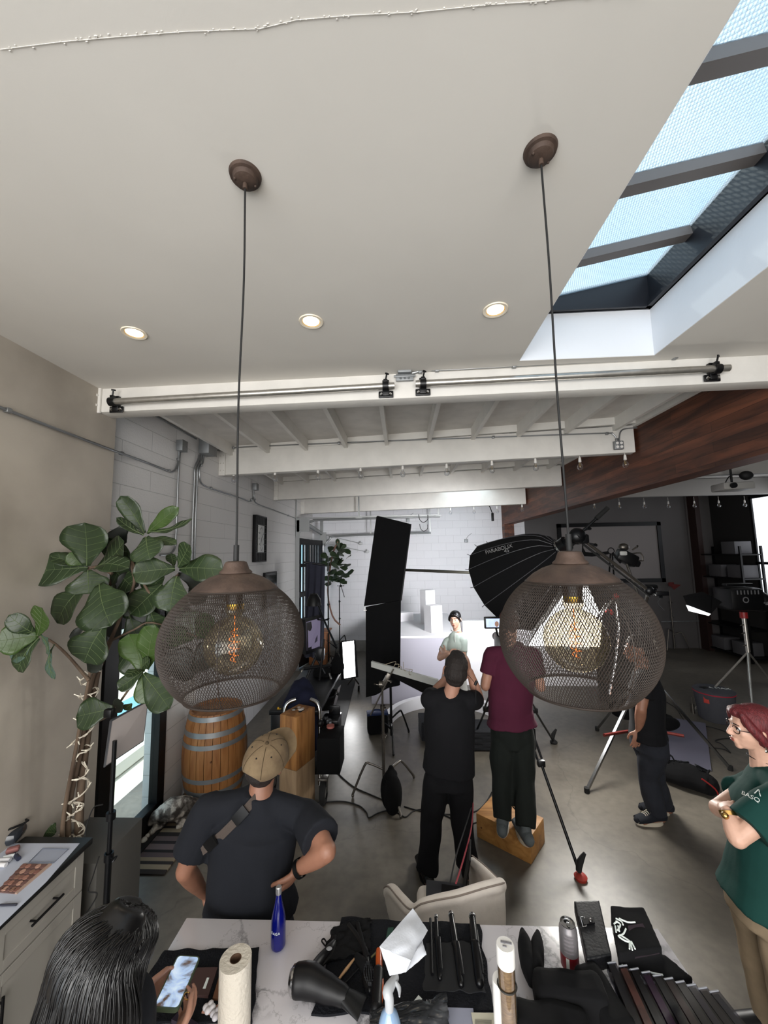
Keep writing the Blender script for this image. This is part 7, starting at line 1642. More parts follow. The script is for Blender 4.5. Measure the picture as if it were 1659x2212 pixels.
c = [P(240, 1557, y=2.38), P(318, 1515, y=2.62), P(308, 1600, y=2.62), P(226, 1655, y=2.36)]
t = thing('led_panel', 'flat grey rectangular light panel in a thin dark frame on the black stand', 'light panel', P(270, 1650, y=2.45))
b = B(); b.quadbox(c, .012); part('panel', b, mat('panel_diffuser', '#aaa29f', .6), t, smooth=False)
b = B(); b.tube(c + [c[0]], .008, 6); part('frame', b, mat('dark_frame', '#3a3b3e', .4), t)
b = B(); b.box((P(236, 1540, y=2.4)), (.05, .04, .05), bev=.008); part('clamp', b, M_black, t)
b = B(); b.tube([P(222, 1738, y=2.35), P(202, 1745, y=2.4), P(188, 1780, y=2.4), P(184, 1805, y=2.4)], .0035, 6, smooth=4); b.tube([P(214, 1850, y=2.3), P(200, 1895, y=2.3), P(190, 1925, y=2.3), P(210, 1930, y=2.3), P(195, 1960, y=2.3), P(166, 1995, y=2.2)], .0035, 6, smooth=4)
single('cable', b, M_cord, 'thin black cable trailing from the light panel behind the worktop', 'cable')
b = B(); b.tube([P(232, 1963, y=2.3), P(258, 1975, y=2.3), P(256, 1990, y=2.3)], .006, 6); single('bracket', b, mat('pale_bracket', '#8a867d', .5), 'small bent metal bracket at the foot of the cabinet', 'bracket')
# ================================================================== MARBLE TABLE
ZT2 = 1.02
M_marble = mat('white_quartz', '#cfccd0', .22); 
n = M_marble.node_tree.nodes; l = M_marble.node_tree.links; g = n.new('ShaderNodeNewGeometry')
def vein(scale, width, seedv, strength):
    no = n.new('ShaderNodeTexNoise'); no.inputs['Scale'].default_value = 3.2; no.inputs['Detail'].default_value = 7; no.inputs['Roughness'].default_value = .65
    l.new(g.outputs['Position'], no.inputs['Vector']); ad = n.new('ShaderNodeVectorMath'); ad.operation = 'MULTIPLY_ADD'; ad.inputs[1].default_value = (.55, .55, 0); l.new(no.outputs['Color'], ad.inputs[0])
    of = n.new('ShaderNodeVectorMath'); of.operation = 'ADD'; of.inputs[1].default_value = seedv; l.new(g.outputs['Position'], of.inputs[0]); l.new(of.outputs[0], ad.inputs[2])
    vo = n.new('ShaderNodeTexVoronoi'); vo.feature = 'DISTANCE_TO_EDGE'; vo.inputs['Scale'].default_value = scale; l.new(ad.outputs[0], vo.inputs['Vector'])
    r = n.new('ShaderNodeValToRGB'); e = r.color_ramp.elements; e[0].position = 0; e[0].color = (strength,)*3 + (1,); e[1].position = width; e[1].color = (1, 1, 1, 1); l.new(vo.outputs['Distance'], r.inputs['Fac']); return r
v1, v2_ = vein(2.0, .03, (.3, .1, 0), .34), vein(4.2, .012, (4, 2, 0), .62)
mk = n.new('ShaderNodeTexNoise'); mk.inputs['Scale'].default_value = 2.6; l.new(g.outputs['Position'], mk.inputs['Vector']); mr = n.new('ShaderNodeMapRange'); mr.inputs['From Min'].default_value = .42; mr.inputs['From Max'].default_value = .56; l.new(mk.outputs['Fac'], mr.inputs['Value'])
mA = n.new('ShaderNodeMix'); mA.data_type = 'RGBA'; mA.blend_type = 'MULTIPLY'; mA.inputs['A'].default_value = lin('#cfccd0'); l.new(mr.outputs[0], mA.inputs['Factor']); l.new(v1.outputs[0], mA.inputs['B'])
mB = n.new('ShaderNodeMix'); mB.data_type = 'RGBA'; mB.blend_type = 'MULTIPLY'; mB.inputs['Factor'].default_value = .8; l.new(mA.outputs['Result'], mB.inputs['A']); l.new(v2_.outputs[0], mB.inputs['B']); l.new(mB.outputs['Result'], n['Principled BSDF'].inputs['Base Color'])
tx0, tx1, ty0, ty1 = -.985, 1.03, 1.20, P(800, 1991, z=ZT2).y
t = thing('marble_table', 'long white table top with grey marble veins across the foreground', 'table', ((tx0+tx1)/2, (ty0+ty1)/2, 0))
part('tabletop', B().box(((tx0+tx1)/2, (ty0+ty1)/2, ZT2-.02), (tx1-tx0, ty1-ty0, .04), bev=.004), M_marble, t)
part('cabinet_base', B().box(((tx0+tx1)/2, 1.47, (ZT2-.042)/2), (1.7, .42, ZT2-.042), bev=.006), mat('white_base', '#b9b7b3', .6), t)
tz = lambda px, py, h=0: P(px, py, z=ZT2+h)
# blue bottle
q = tz(601, 2044)
t = thing('blue_bottle', 'cobalt blue glass water bottle with silver cap on the marble table', 'bottle', q)
M_blue = mat('cobalt_glass', '#080f66', .06, coat=.5); M_blue.node_tree.nodes['Principled BSDF'].inputs['Transmission Weight'].default_value = .1
b = B(); b.lathe([(0, 0), (.025, .0), (.029, .006), (.030, .014), (.0295, .075), (.0285, .10), (.024, .128), (.016, .16), (.0115, .185), (.0105, .205), (0, .205)], q, 36); bo = part('glass', b, M_blue, t)
b = B(); b.lathe([(0, .222), (.0095, .222), (.012, .219), (.012, .198), (.011, .194), (0, .194)], q, 24); part('cap', b, mat('silver_cap', '#c9c9cc', .3, .8), t)
cd = (V((CAM.x, CAM.y, 0)) - V((q.x, q.y, 0))).normalized(); rt_ = V((-cd.y, cd.x, 0)); tb = B()
for i, ch in enumerate('SAGA'):
    a = -.95 + .34*i; d_ = (cd*math.cos(a) + rt_*math.sin(a)); r2_ = V((-d_.y, d_.x, 0)); tb.text(ch, .013, frame(q + d_*.0303 + V((0, 0, .066)), r2_, (0, 0, 1)), .0003)
part('lettering', tb, M_print, bo)
# towels
M_towel = cloth('black_terry', '#0b0d13', bump=.6, bscale=140)
def cloth_sheet(name, pts, label, m=M_towel, th=.008, amp=.004, cat='towel', seed=0, nu=30, nv=24, z=0):
    a, b_, c, d = [V(p) for p in pts]
    g_ = B(); g_.grid(lambda u, v: a.lerp(b_, u).lerp(d.lerp(c, u), v) + V((.01*noise.noise(V((v*5, u*3, seed)))*(1 if u in (0, 1) else .3), .012*noise.noise(V((u*6, seed, v*2)))*(1 if v in (0, 1) else .3), z + th/2 + amp*(1+noise.noise(V((u*7+seed, v*7, 0)))))), nu, nv, th)
    return single(name, g_, m, label, cat)
cloth_sheet('towel', [tz(355, 2060), tz(560, 2052), tz(545, 2216), tz(250, 2216)], 'black towel under the palette and paper roll at the left', seed=2)
cloth_sheet('towel', [tz(738, 1988), tz(1036, 2003), tz(1068, 2190), tz(672, 2198)], 'large black towel under the hair dryer and brushes', seed=5)
cloth_sheet('mat_black', [tz(920, 2040, .012), tz(1022, 2035, .012), tz(1050, 2146, .012), tz(915, 2140, .012)], 'dark heat mat under the three curling irons', mat('heat_mat', '#141518', .7), th=.003, amp=.0005, cat='mat', seed=3)
cloth_sheet('mat_black', [tz(720, 2010, .01), tz(800, 1990, .01), tz(800, 2060, .01), tz(690, 2090, .01)], 'folded black apron corner on the large towel', M_blkfab, th=.006, amp=.01, cat='apron', seed=9)
b = B(); b.tube([tz(752, 1995, .035), tz(775, 2025, .03), tz(795, 2065, .03)], [(.008, .002)]*3, 6, smooth=5); b.tube([tz(772, 1992, .035), tz(782, 2030, .03), tz(792, 2080, .03)], [(.008, .002)]*3, 6, smooth=5); b.tube([tz(722, 2020, .03), tz(716, 2055, .03), tz(690, 2085, .03)], [(.01, .002)]*3, 6, smooth=5); b.tube([tz(704, 2045, .012), tz(695, 2033, .012), tz(700, 2028, .012), tz(708, 2040, .012)], .003, 6, smooth=4)
single('apron_ties', b, M_black, 'black apron ties lying over the large towel', 'strap')
# hair dryer
t = thing('hair_dryer', 'black hair dryer with a chrome rear ring and flat nozzle lying on the towel', 'hair dryer', tz(700, 2130))
h0, h1, h2, h3 = tz(633, 2118, .05), tz(668, 2118, .052), tz(735, 2148, .045), tz(758, 2162, .04)
b = B(); b.tube([h0, h0.lerp(h1, .3), h1, h1.lerp(h2, .5), h2, h2.lerp(h3, .6)], [(.038, .038), (.046, .046), (.048, .048), (.040, .040), (.030, .030), (.024, .026)], 28, smooth=4); part('barrel', b, M_black, t)
dd_ = (h1-h0).normalized(); b = B(); b.lathe([(0, -.012), (.03, -.01), (.041, .0), (.043, .012), (.0, .012)], h0, 32, rot=zrot(dd_)); part('rear_ring', b, M_chrome, t)
nz_ = (h3-h2).normalized(); b = B(); b.tube([h2 + nz_*.01, h3, h3 + nz_*.045], [(.024, .026), (.016, .032), (.005, .042)], 16, flat=(0, 0, 1)); part('nozzle', b, mat('black_plastic', '#0a0a0b', .4, spec=.28), t)
b = B(); b.tube([h1 + V((.0, .02, -.0)), tz(690, 2078, .03), tz(712, 2052, .025), tz(722, 2036, .022)], [(.02, .024), (.018, .022), (.016, .018), (.010, .012)], 16, smooth=4); part('handle', b, M_black, t)
b = B(); b.ell(tz(711, 2049, .045), (.012, .008, .003)); part('switch', b, mat('grey_gear2', '#8f9094', .4), t)
# brushes
def stick(name, a, c, r, m, label, cat, extra=None, seg=10):
    t = thing(name, label, cat, (V(a)+V(c))/2); b = B(); rs_ = r if isinstance(r, list) else [r, r]; b.tube([V(a).lerp(V(c), i/(len(rs_)-1)) for i in range(len(rs_))], rs_, seg, smooth=2); part('handle', b, m, t)
    if extra: extra(t)
    return t
def ex1(t): 
    b = B(); c0, c1 = tz(795, 2092, .02), tz(799, 2138, .02); b.rtube([c0, c0.lerp(c1, .5), c1], [(.016, .01), (.026, .012), (.018, .01)], 16, 4, flat=(1, 0, 0)); pd = part('pad', b, M_black, t)
    b = B(); u_ = (c1-c0)
    for i in range(9):
        for j in range(5): p = c0 + u_*(i/8) + V(((j-2)*.009*math.sin(PI*(i+1)/10), 0, .012)); b.cyl(p, p + V((0, -.002, .014)), .0009, 4)
    part('bristles', b, mat('bristle', '#3c3d40', .5), pd)
stick('paddle_brush', tz(788, 2040, .022), tz(795, 2092, .02), [.007, .01, .008], M_black, 'black oval paddle hair brush in the middle of the towel', 'brush', ex1)
def ex2(t):
    b = B(); c0, c1 = tz(817, 2102, .03), tz(812, 2178, .03); b.rtube([c0, c1], [.022, .022], 14, 1); part('bristle_roll', b, M_black, t)
    b = B(); b.rtube([tz(822, 2090, .034), tz(826, 2140, .036), tz(818, 2180, .03), tz(808, 2172, .03)], [.007, .006, .007, .010], 10, 3); part('orange_spine', b, mat('orange_plastic', '#b4501f', .3), t)
stick('round_brush', tz(818, 2052, .03), tz(819, 2098, .03), [.010, .013, .012], mat('orange_plastic', '#b4501f', .3), 'orange and black vent hair brush beside the paper towel', 'brush', ex2)
stick('comb', tz(728, 2120, .02), tz(766, 2070, .02), [.003, .006, .003], mat('gold_clip', '#c8a077', .35, .4), 'thin gold toothed clip lying on the towel', 'clip')
stick('comb', tz(742, 2128, .02), tz(775, 2092, .02), .003, M_blkmetal, 'thin black metal pin lying beside the gold clip', 'pin')
stick('hair_clip', tz(802, 2068, .025), tz(830, 2040, .025), .003, mat('olive_clip', '#5b5b3c', .4), 'thin olive clip pointing at the paper towel', 'clip')
b = B(); c = tz(772, 2068, .02); b.rtube([c, c + V((.03, -.03, 0))], [.014, .02], 12, 2); single('hair_tie', b, M_blkfab, 'small black hair clip above the paddle brush', 'clip')
b = B(); b.quadbox([tz(838, 2005, .02), tz(850, 2004, .02), tz(846, 2030, .02), tz(834, 2026, .02)], .004); single('green_card', b, mat('dark_green', '#14382c', .6), 'small dark green card behind the paper towel', 'card', smooth=False)
# spray bottle + crumpled paper towel on it
q = tz(843, 2232)
t = thing('spray_bottle', 'clear spray bottle with a pale trigger head in the foreground', 'bottle', tz(841, 2180, .13) - V((0, 0, .13)))
M_pale = mat('translucent_white', '#b3b6ba', .25); 
b = B(); s0 = tz(841, 2180, .13) - V((0, 0, .13)); b.lathe([(0, 0), (.033, 0), (.035, .01), (.035, .09), (.026, .115), (.013, .13), (0, .13)], s0, 28); part('bottle', b, mat('clear_blue_plastic', '#8ba6c4', .1, coat=.4), t)
n0 = s0 + V((0, 0, .13)); hx = tz(856, 2128, .16); n1 = P(838, 2150, y=n0.y+.01); n2 = P(858, 2118, y=n0.y+.03)
b = B(); b.rtube([n0, n0 + V((0, 0, .03)), P(838, 2140, y=n0.y+.01), P(855, 2112, y=n0.y+.05)], [.014, .015, .017, .011], 14, 4); part('trigger_head', b, M_pale, t)
b = B(); b.rtube([P(856, 2124, y=n0.y+.03), P(862, 2135, y=n0.y+.02), P(863, 2152, y=n0.y)], [.006, .007, .003], 10, 3); part('trigger', b, M_pale, t)
M_paper = mat('paper_towel', '#ccd0d8', .85, bump=.12, bscale=160)
K = {k: P(px, py, y=yy) for k, (px, py, yy) in dict(tip=(892, 1962, 1.52), r=(924, 2010, 1.5), r2=(915, 2022, 1.5), l=(820, 2045, 1.38), m=(887, 2075, 1.36), b=(842, 2108, 1.36), c=(921, 2062, 1.42), cb=(876, 2100, 1.38), up=(911, 2030, 1.47)).items()}
t = thing('paper_towel_sheet', 'crumpled white paper towel standing folded over the spray bottle', 'paper towel', K['b'])
def fold(a, b_, c, d, bulge, seedv):
    n_ = (V(b_)-V(a)).cross(V(d)-V(a)).normalized()
    if n_.dot(CAM-V(a)) < 0: n_ = -n_
    return lambda u, v: V(a).lerp(V(b_), u).lerp(V(d).lerp(V(c), u), v) + n_*(bulge*math.sin(PI*u)*math.sin(PI*v) + .004*noise.noise(V((u*4, v*4, seedv))))
b = B(); b.grid(fold(K['tip'], K['r'], K['m'], K['l'], .02, 1), 18, 18, .0015); part('upper_fold', b, M_paper, t)
b = B(); b.grid(fold(K['l'], K['m'], K['cb'], K['b'], -.012, 2), 16, 12, .0015); part('lower_fold', b, M_paper, t)
b = B(); b.grid(fold(K['up'], K['c'], K['cb'], K['m'], .025, 3), 16, 14, .0015); part('side_fold', b, M_paper, t)
# curling irons
M_iron = mat('gloss_black', '#08080a', .3, spec=.3)
def iron(pa_, pb, pc, r0, r1, lab, cap=True):
    a, m_, c = tz(*pa_, .03), tz(*pb, .028), tz(*pc, .026)
    t = thing('curling_iron', lab, 'curling iron', (a+c)/2, 'curling irons on the black towel')
    b = B(); b.tube([a, a.lerp(m_, .25), a.lerp(m_, .7), m_], [r0*.7, r0*.8, r0, r0*1.05], 18, smooth=3); part('handle', b, M_iron, t)
    b = B(); b.tube([m_, m_.lerp(c, .05), c.lerp(m_, .12), c], [r0*1.15, r1, r1, r1*.92], 18); b.ell(c, (r1*.92,)*3); part('barrel', b, M_iron, t)
    b = B(); b.tube([m_ + V((.008, 0, .012)), m_.lerp(c, .5) + V((r1*.8, 0, .012)), c.lerp(m_, .15) + V((r1*.8, 0, .01))], [(.006, .002)]*3, 6, smooth=3); part('clamp', b, M_blkmetal, t)
    if cap: b = B(); b.lathe([(r0*.85, -.004), (r0*.92, 0), (r0*.85, .004)], a.lerp(m_, .08), 20, rot=zrot(m_-a)); part('ring', b, M_chrome, t)
iron((974, 1972), (984, 2040), (996, 2125), .014, .012, 'slim black curling iron, middle of the three on the mat')
iron((1020, 1976), (1026, 2040), (1036, 2122), .017, .017, 'thick black curling iron, rightmost, with the widest barrel')
iron((942, 1978), (944, 2030), (950, 2112), .010, .009, 'thin black flat iron, leftmost of the three on the mat')
b = B(); b.tube([tz(930, 1985, .03), tz(932, 2040, .03), tz(934, 2105, .028)], .006, 8); part('second_plate', b, M_iron, bpy.data.objects['curling_iron.002'])
# paper towel roll
q = tz(506, 2225); r_top = P(510, 2093, y=q.y+.0)
hgt = .215
t = thing('paper_towel_roll', 'white kitchen paper roll standing upright on the towel', 'paper towel', q)
b = B(); b.lathe([(.019, 0), (.052, 0), (.052, hgt), (.019, hgt), (.019, 0)], q, 44); part('roll', b, mat('cream_paper', '#cfc8bb', .9, bump=.5, bscale=90), t)
b = B(); b.lathe([(.0185, .001), (.0195, .001), (.0195, hgt-.0005), (.0165, hgt-.0005), (.0165, .001), (.0185, .001)], q, 32); part('core', b, mat('cardboard', '#5a4231', .8), t)
# palettes and hearts at left
b = B(); c = [tz(414, 2094, .014), tz(470, 2093, .014), tz(450, 2155, .014), tz(404, 2152, .014)]; b.quadbox(c, .012)
t = single('compact_case', b, mat('smoky_brown_case', '#4b3836', .25), 'flat smoky brown makeup case with a white label on the left towel', 'makeup case', smooth=False)
b = B(); b.quadbox([tz(447, 2112, .021), tz(452, 2112, .021), tz(444, 2135, .021), tz(438, 2135, .021)], .001); part('label_strip', b, M_print, t, smooth=False)
b = B(); b.quadbox([tz(476, 2102, .014), tz(486, 2095, .014), tz(478, 2162, .014), tz(459, 2160, .014)], .012); single('compact_case', b, mat('amber_brown_case', '#6b4833', .3), 'amber brown makeup case half hidden behind the paper roll', 'makeup case', smooth=False)
b = B(); b.quadbox([tz(386, 2188, .014), tz(428, 2214, .014), tz(414, 2226, .014), tz(370, 2206, .014)], .012); single('compact_case', b, mat('dark_violet_case', '#2b2030', .3), 'dark violet makeup palette with a pink edge at the bottom edge', 'makeup case', smooth=False)
for k, (px, py, m_, lb) in enumerate(((452, 2176, '#d6d3d6', 'white soft puff with little dots on the left towel'), (468, 2190, '#c8c6cc', 'second white soft puff beside the paper roll'))):
    c = tz(px, py, .02); b = B()
    for i in range(4): a = i*PI/2; b.ell(c + V((.012*math.cos(a), .010*math.sin(a), 0)), (.011, .011, .009), seg=10)
    single('soft_puff', fuse(b, .0015, 2), mat('puff_' + m_[1:], m_, .8), lb, 'puff', ang=180)
b = B(); b.cyl(tz(437, 2186, .012), tz(462, 2192, .012), .005, 8); b.cyl(tz(458, 2200, .012), tz(470, 2172, .012), .004, 8); single('pink_tube', b, mat('rose_plastic', '#a9806f', .4), 'pair of rose coloured lip tubes crossing by the white puffs', 'tube')
# spaghetti-like straw canister
q = tz(1103, 2290)
t = thing('tube_canister', 'tall clear tube with a white slotted lid and brown contents, band around it', 'canister', q)
q.z = ZT2; zt2 = P(1097, 2030, y=q.y).z; hh = .325; 
b = B(); b.lathe([(0, .002), (.0245, .002), (.0245, hh-.05), (0, hh-.05)], q, 32); part('contents', b, mat('brown_weave', '#8d7350', .6, col2='#6b5236', vscale=60, detail=3, stretch=(1, 1, 3)), t)
b = B(); b.lathe([(.027, 0), (.027, hh-.03)], q, 32); part('tube', b, clear('clear_tube', (.93, .9, .85)), t)
b = B(); b.lathe([(.0285, hh-.055), (.0285, hh-.004), (.0265, hh), (0, hh)], q, 36); ld = part('lid', b, M_whiteplastic, t)
b = B(); b.box(q + V((.004, .004, hh+.001)), (.034, .007, .003), rot=-.2); b.box(q + V((-.004, -.008, hh+.001)), (.012, .004, .003), rot=-.2); part('slot', b, mat('lid_shadow', '#77767a', .6), ld)
b = B(); b.tube([q + V((.029*math.cos(a), .029*math.sin(a), hh-.115)) for a in [2*PI*i/24 for i in range(25)]], .0025, 6); part('band', b, mat('dark_olive_band', '#23201a', .6), t)
b = B(); b.lathe([(0, 0), (.03, 0), (.03, .2), (.028, .205), (0, .205)], q + V((-.012, .02, 0)), 28); single('white_cylinder', b, M_whiteplastic, 'white cylinder standing behind the clear tube', 'cylinder')
# black pouches
b = B(); a0_, a1_ = tz(1122, 2020, .06), tz(1150, 2120, .05)
for k, (pa_, pb, w_) in enumerate((((1128, 2018), (1150, 2120), .04), ((1162, 2022), (1158, 2125), .034))):
    a, c = tz(*pa_, .05), tz(*pb, .04); b = B(); b.rtube([a, a.lerp(c, .35), a.lerp(c, .7), c], [(.012, .03), (w_*.75, .05), (w_*.72, .05), (.02, .03)], 18, 4, flat=(1, 0, 0))
    single('pouch', fuse(b, .004, 2, .5, .003, 25, k), M_blkfab, ['black oval zip pouch standing left, next to the clear tube', 'black oval zip pouch standing right, next to the drink can'][k], 'pouch', 'black oval pouches', ang=180)
b = B(); c = tz(1230, 2150, .05); b.box(c, (.24, .11, .10), rot=-.06, bev=.03); single('black_bag', fuse(b, .005, 2, .5, .008, 14, 4), M_blkfab, 'black folded bag lying in front of the drink can', 'bag', ang=180)
b = B(); c = tz(1190, 2225, .045); b.box(c, (.26, .12, .09), rot=-.1, bev=.03); single('black_bag', fuse(b, .005, 2, .5, .012, 14, 7), M_blkfab, 'second black bag at the bottom edge with folds', 'bag', ang=180)
b = B(); c = tz(1305, 2168, .04); b.box(c, (.1, .2, .08), rot=.2, bev=.02); single('black_bag', fuse(b, .005, 2, .5, .008, 14, 9), M_blkfab, 'narrow black bag between the folded bag and the brush sleeves', 'bag', ang=180)
# drink can
q = tz(1232, 2092)
t = thing('drink_can', 'opened silver and red drink can on the marble table', 'can', q)
b = B(); b.lathe([(0, .006), (.022, 0), (.026, .004), (.0325, .014), (.033, .06)], q, 36); part('lower_body', b, mat('red_can', '#8d1c26', .3, .4), t)
b = B(); b.lathe([(.033, .06), (.033, .13), (.0315, .14), (.027, .152), (.0265, .156)], q, 36); part('body', b, mat('silver_can', '#a7a3a6', .28, .7), t)
b = B(); b.lathe([(.0265, .156), (.0268, .1585), (.0255, .1585), (.024, .151), (0, .151)], q, 36); ld = part('lid', b, M_chrome, t)
b = B(); b.ell(q + V((0, .012, .1515)), (.010, .008, .001)); part('opening', b, M_black, ld)
b = B(); b.ell(q + V((.001, -.004, .154)), (.006, .011, .0012)); part('tab', b, M_chrome, ld)
b = B(); 
for i in range(5):
    a0 = -PI/2 - .35; zz = .075 + i*.013
    b.lathe([(.0334, zz), (.0334, zz+.006)], q, 12, a0=a0-.5, a1=a0+.55-.1*(i % 2))
part('print', b, mat('grey_print', '#6f6a6e', .5), t)
b = B(); b.lathe([(.0334, .012), (.0334, .058)], q, 8, a0=-PI/2-.75, a1=-PI/2-.4); part('white_panel', b, M_print, t)
# black leather case with buckle strap
c = [tz(1240, 1958, .07), tz(1295, 1956, .07), tz(1322, 2078, .06), tz(1268, 2088, .06)]
t = thing('leather_case', 'upright black leather brush case with a silver buckle tab', 'case', (c[2]+c[3])/2)
b = B(); b.quadbox(c, .05); part('body', fuse(b, .004, 6, .5), mat('black_leather', '#0a0b0f', .42, bump=.1, bscale=120), t, ang=180)
up_c = ((c[1]-c[0]).cross(c[3]-c[0])).normalized(); up_c = up_c if up_c.z > 0 else -up_c
s_ = lambda u, v: c[0].lerp(c[1], u).lerp(c[3].lerp(c[2], u), v) + up_c*.028
b = B(); b.quadbox([s_(.18, .38), s_(.62, .36), s_(.62, .46), s_(.18, .48)], .004); tab = part('strap_tab', b, M_black, t, smooth=False)
b = B(); b.lathe([(0, .004), (.006, .003), (.007, 0), (0, 0)], s_(.47, .41) + up_c*.002, 14, rot=zrot(up_c)); part('stud', b, M_chrome, tab)
b = B(); qq = [s_(.1, .34), s_(.26, .34), s_(.28, .5), s_(.12, .5)]; b.tube(qq + [qq[0]], .0018, 6); part('buckle', b, M_chrome, tab)
# skeleton-print bag
c = [tz(1318, 1975, .09), tz(1392, 1980, .09), tz(1432, 2072, .08), tz(1338, 2085, .08)]
t = thing('printed_backpack', 'black backpack printed with white animal skeleton bones at the table end', 'backpack', (c[0]+c[2])/2)
b = B(); b.quadbox(c, .08); b.quadbox([tz(1345, 2085, .05), tz(1436, 2075, .05), tz(1500, 2130, .04), tz(1370, 2150, .04)], .06)
part('body', fuse(b, .005, 5, .5, .006, 12), M_blkfab, t, ang=180)
bodyo = t.children[0]; bt = BVHTree.FromObject(bodyo, bpy.context.evaluated_depsgraph_get()); bl = wloc(bodyo)
def onbag(px, py):
    r_ = R_room_from_cam @ _cdir(px, py); h = bt.ray_cast(CAM - bl, r_, 5); return (h[0] + bl - r_*.004) if h[0] else None
def bones(lst, w_=.0028):
    for ln in lst:
        pp = [onbag(*p) for p in ln]; pp = [p for p in pp if p]
        if len(pp) > 1: b = B(); b.tube(pp, w_, 6, smooth=3 if len(pp) > 2 else 0); part('printed_bone', b, M_print, t)
bones([[(1311, 1986), (1330, 1984), (1342, 1990), (1346, 1998)], [(1316, 1992), (1326, 1996), (1334, 1990)], [(1337, 1984), (1356, 1992), (1372, 1992)], [(1330, 1990), (1340, 1997), (1334, 2010), (1320, 2016)], [(1316, 2003), (1320, 2018)], [(1323, 2002), (1325, 2016)], [(1329, 2000), (1331, 2014)], [(1335, 2000), (1338, 2012)],
      [(1352, 2006), (1346, 2018), (1336, 2022), (1350, 2032), (1362, 2036)], [(1362, 2036), (1366, 2052)], [(1360, 2038), (1360, 2050)], [(1364, 2034), (1372, 2050)], [(1340, 2020), (1356, 2030), (1366, 2038)],
      [(1396, 2100), (1402, 2100), (1420, 2104), (1432, 2106)], [(1384, 2108), (1387, 2122)], [(1390, 2108), (1393, 2122)], [(1396, 2106), (1400, 2120)], [(1388, 2124), (1414, 2122)], [(1344, 2084), (1352, 2094), (1362, 2096)]])
b = B(); pp = [onbag(px, py) for px, py in ((1356, 2000), (1388, 1995), (1425, 2060), (1372, 2070))]
if all(pp): b.quadbox(pp, .003); part('mesh_pocket', b, mat('plum_mesh', '#241820', .8), t, smooth=False)
# clear brush sleeves fanned at the corner
M_vinyl = clear('clear_vinyl', (.5, .5, .55), (.05, .5), .06)
cl_ = ['#1a1518', '#7a4c3c', '#121114', '#431c3f', '#17181a', '#38201a', '#141518', '#2a2731', '#1a1615', '#22262d']
nm_ = ['nearest the leather case', 'second from the leather case', 'third from the leather case', 'with a plum insert', 'fifth from the leather case', 'with a rust brown insert', 'seventh from the leather case', 'third from the right end', 'second from the right end', 'rightmost']
for i in range(10):
    xo = i*29; a = tz(1322+xo*.85, 2093+i*7, .07); c_ = tz(1420+xo*1.0, 2330, .03); wv = V((.026, .004, 0))
    t = thing('brush_sleeve', 'long clear plastic brush sleeve in the corner row, ' + nm_[i], 'sleeve', (a+c_)/2, 'clear brush sleeves at the table corner')
    b = B(); b.quadbox([a - wv*.45, a + wv*.45, c_ + wv*.5, c_ - wv*.5], .03); part('insert', b, mat('insert_%d' % i, cl_[i], .35, var=.5, vscale=30, coat=.3), t, smooth=False)
    b = B(); b.quadbox([a - wv*.62 + V((0, .004, .004)), a + wv*.62 + V((0, .004, .004)), c_ + wv*.62 + V((0, 0, .004)), c_ - wv*.62 + V((0, 0, .004))], .036); part('sleeve', b, M_vinyl, t, smooth=False)
    b = B(); b.tube([a - wv*.6 + V((0, 0, .02)), a + wv*.6 + V((0, 0, .02))], .003, 6); part('seam', b, mat('seam_grey', '#8f9196', .2), t)
# dark ring binder at bottom and loose white cards
cloth_sheet('zip_pouch', [tz(800, 2196, .03), tz(965, 2158, .03), tz(972, 2240, .03), tz(800, 2240, .03)], 'smoky translucent zip pouch at the bottom edge of the picture', mat('smoky_pouch', '#1d1f22', .2, col2='#4a4c50', vscale=14, detail=6, ramp=(.5, .75)), th=.012, amp=.006, cat='pouch', seed=4)
b = B(); b.tube([tz(922, 2160, .045), tz(926, 2180, .045), tz(931, 2160, .045)], .0016, 5, smooth=4); single('ball_chain', b, M_chrome, 'short silver ball chain on the smoky pouch', 'chain')
b = B(); b.quadbox([tz(904, 2150, .02), tz(912, 2158, .02), tz(888, 2172, .02), tz(896, 2160, .02)], .002); single('white_card', b, M_print, 'tiny white paper corner above the smoky pouch', 'card', smooth=False)
b = B(); b.quadbox([tz(966, 2180, .008), tz(1022, 2182, .008), tz(1030, 2240, .008), tz(970, 2240, .008)], .012); single('grey_box', b, mat('blue_grey_box', '#8d90a0', .4), 'pale blue-grey box at the bottom edge', 'box', smooth=False)
b = B(); b.quadbox([tz(1018, 2188, .018), tz(1070, 2189, .018), tz(1066, 2240, .018), tz(1026, 2240, .018)], .003); t = single('paper_label', b, mat('cream_label', '#b9b5a2', .7), 'cream printed card beside the blue-grey box', 'card', smooth=False)
b = B()
for i in range(5): b.quadbox([tz(1026, 2203+i*2.2, .021), tz(1062, 2204+i*2.2, .021), tz(1062, 2204.8+i*2.2, .021), tz(1026, 2203.8+i*2.2, .021)], .0008)
part('text_lines', b, mat('grey_ink', '#7b786c', .8), t, smooth=False)
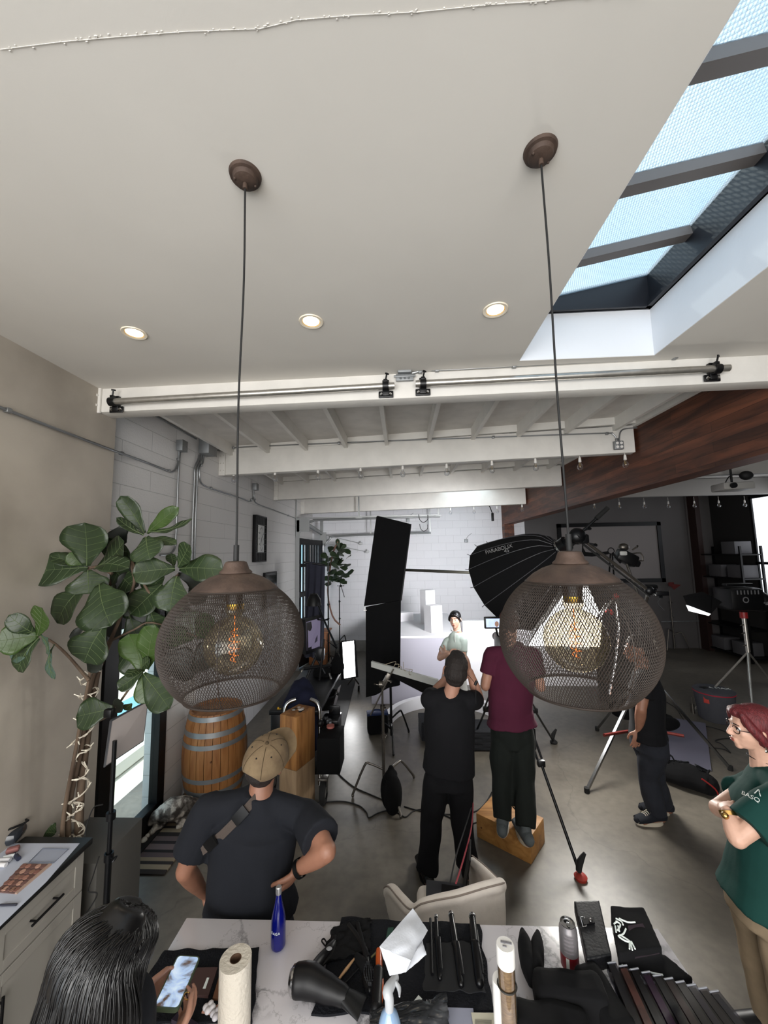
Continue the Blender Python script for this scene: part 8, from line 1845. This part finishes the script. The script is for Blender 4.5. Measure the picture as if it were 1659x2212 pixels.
# ---- cream shell chair with laptop behind the table
q = V((.27, 2.32, 0)); M_cream = cloth('cream_upholstery', '#e4dbd2', bump=.15, bscale=60)
t = thing('armchair', 'cream upholstered shell armchair behind the marble table', 'chair', q)
def shellp(u, v):
    a = -PI*.98 + u*PI*.96 ; a = -PI + u*PI
    px_ = [(838, 1930), (850, 1925), (872, 1948), (893, 1968), (915, 1955), (960, 1944), (1010, 1930), (1055, 1905), (1082, 1905), (1086, 1915), (1060, 1900), (1035, 1885), (1018, 1862)]
    return None
top = [(1018, 1862, 2.58), (1045, 1885, 2.46), (1072, 1912, 2.30), (1080, 1912, 2.14), (1040, 1922, 2.09), (990, 1938, 2.06), (945, 1948, 2.06), (915, 1957, 2.06), (893, 1969, 2.09), (868, 1946, 2.18), (848, 1924, 2.28), (838, 1928, 2.36)]
tp3 = [P(px, py, y=yy) for px, py, yy in top]
def sh(u, v):
    k = u*(len(tp3)-1); i = min(int(k), len(tp3)-2); f = k-i; p = tp3[i].lerp(tp3[i+1], f); c_ = V((.27, 2.32, p.z)); bo = V((c_.x + (p.x-c_.x)*.66, c_.y + (p.y-c_.y)*.66, .42)); w_ = v**1.0
    p2 = p.lerp(bo, w_); return p2 + (V((p.x, p.y, 0)) - V((c_.x, c_.y, 0))).normalized()*.03*math.sin(PI*v)
b = B(); b.grid(sh, 44, 10, .05); b.tube(tp3, .03, 12, smooth=5); part('shell', fuse(b, .008, 5), M_cream, t, ang=180)
b = B(); b.tube([p + V((0, -.0, .022)) + (V((p.x-.27, p.y-2.32, 0)).normalized()*.022) for p in tp3], .004, 6, smooth=5); part('piping', b, mat('piping_cream', '#8c8077', .8), t)
b = B(); b.box((.27, 2.34, .53), (.46, .46, .16), bev=.04); part('seat', fuse(b, .01, 4), M_cream, t, ang=180)
for k, (sx_, sy_) in enumerate(((.17, -.15), (-.17, -.15), (.17, .17), (-.17, .17))):
    b = B(); b.tube([(.27+sx_*.8, 2.34+sy_*.8, .46), (.27+sx_*1.1, 2.34+sy_*1.1, 0)], [.016, .011], 10); part('leg', b, mat('pale_gold', '#9d8b68', .4, .7), t)
b = B(); L0, L1, L2, L3 = P(921, 1903, z=.62), P(1003, 1912, z=.62), P(1000, 1960, z=.62), P(920, 1945, z=.62)
t = thing('laptop', 'open grey laptop resting in the cream armchair', 'laptop', (L0+L2)/2)
b.quadbox([L0, L1, L2, L3], .015); part('base', b, mat('space_grey', '#4a4b50', .4, .5), t, smooth=False)
b = B(); b.quadbox([P(954, 1910, z=.629), P(993, 1915, z=.629), P(990, 1940, z=.629), P(953, 1935, z=.629)], .003); part('keyboard', b, M_black, t, smooth=False)
b = B(); b.quadbox([L1 + V((.0, .02, 0)), L2 + V((.0, 0, 0)), L2 + V((.05, -.0, .24)), L1 + V((.05, .02, .24))], .008); part('screen', b, M_black, t, smooth=False)
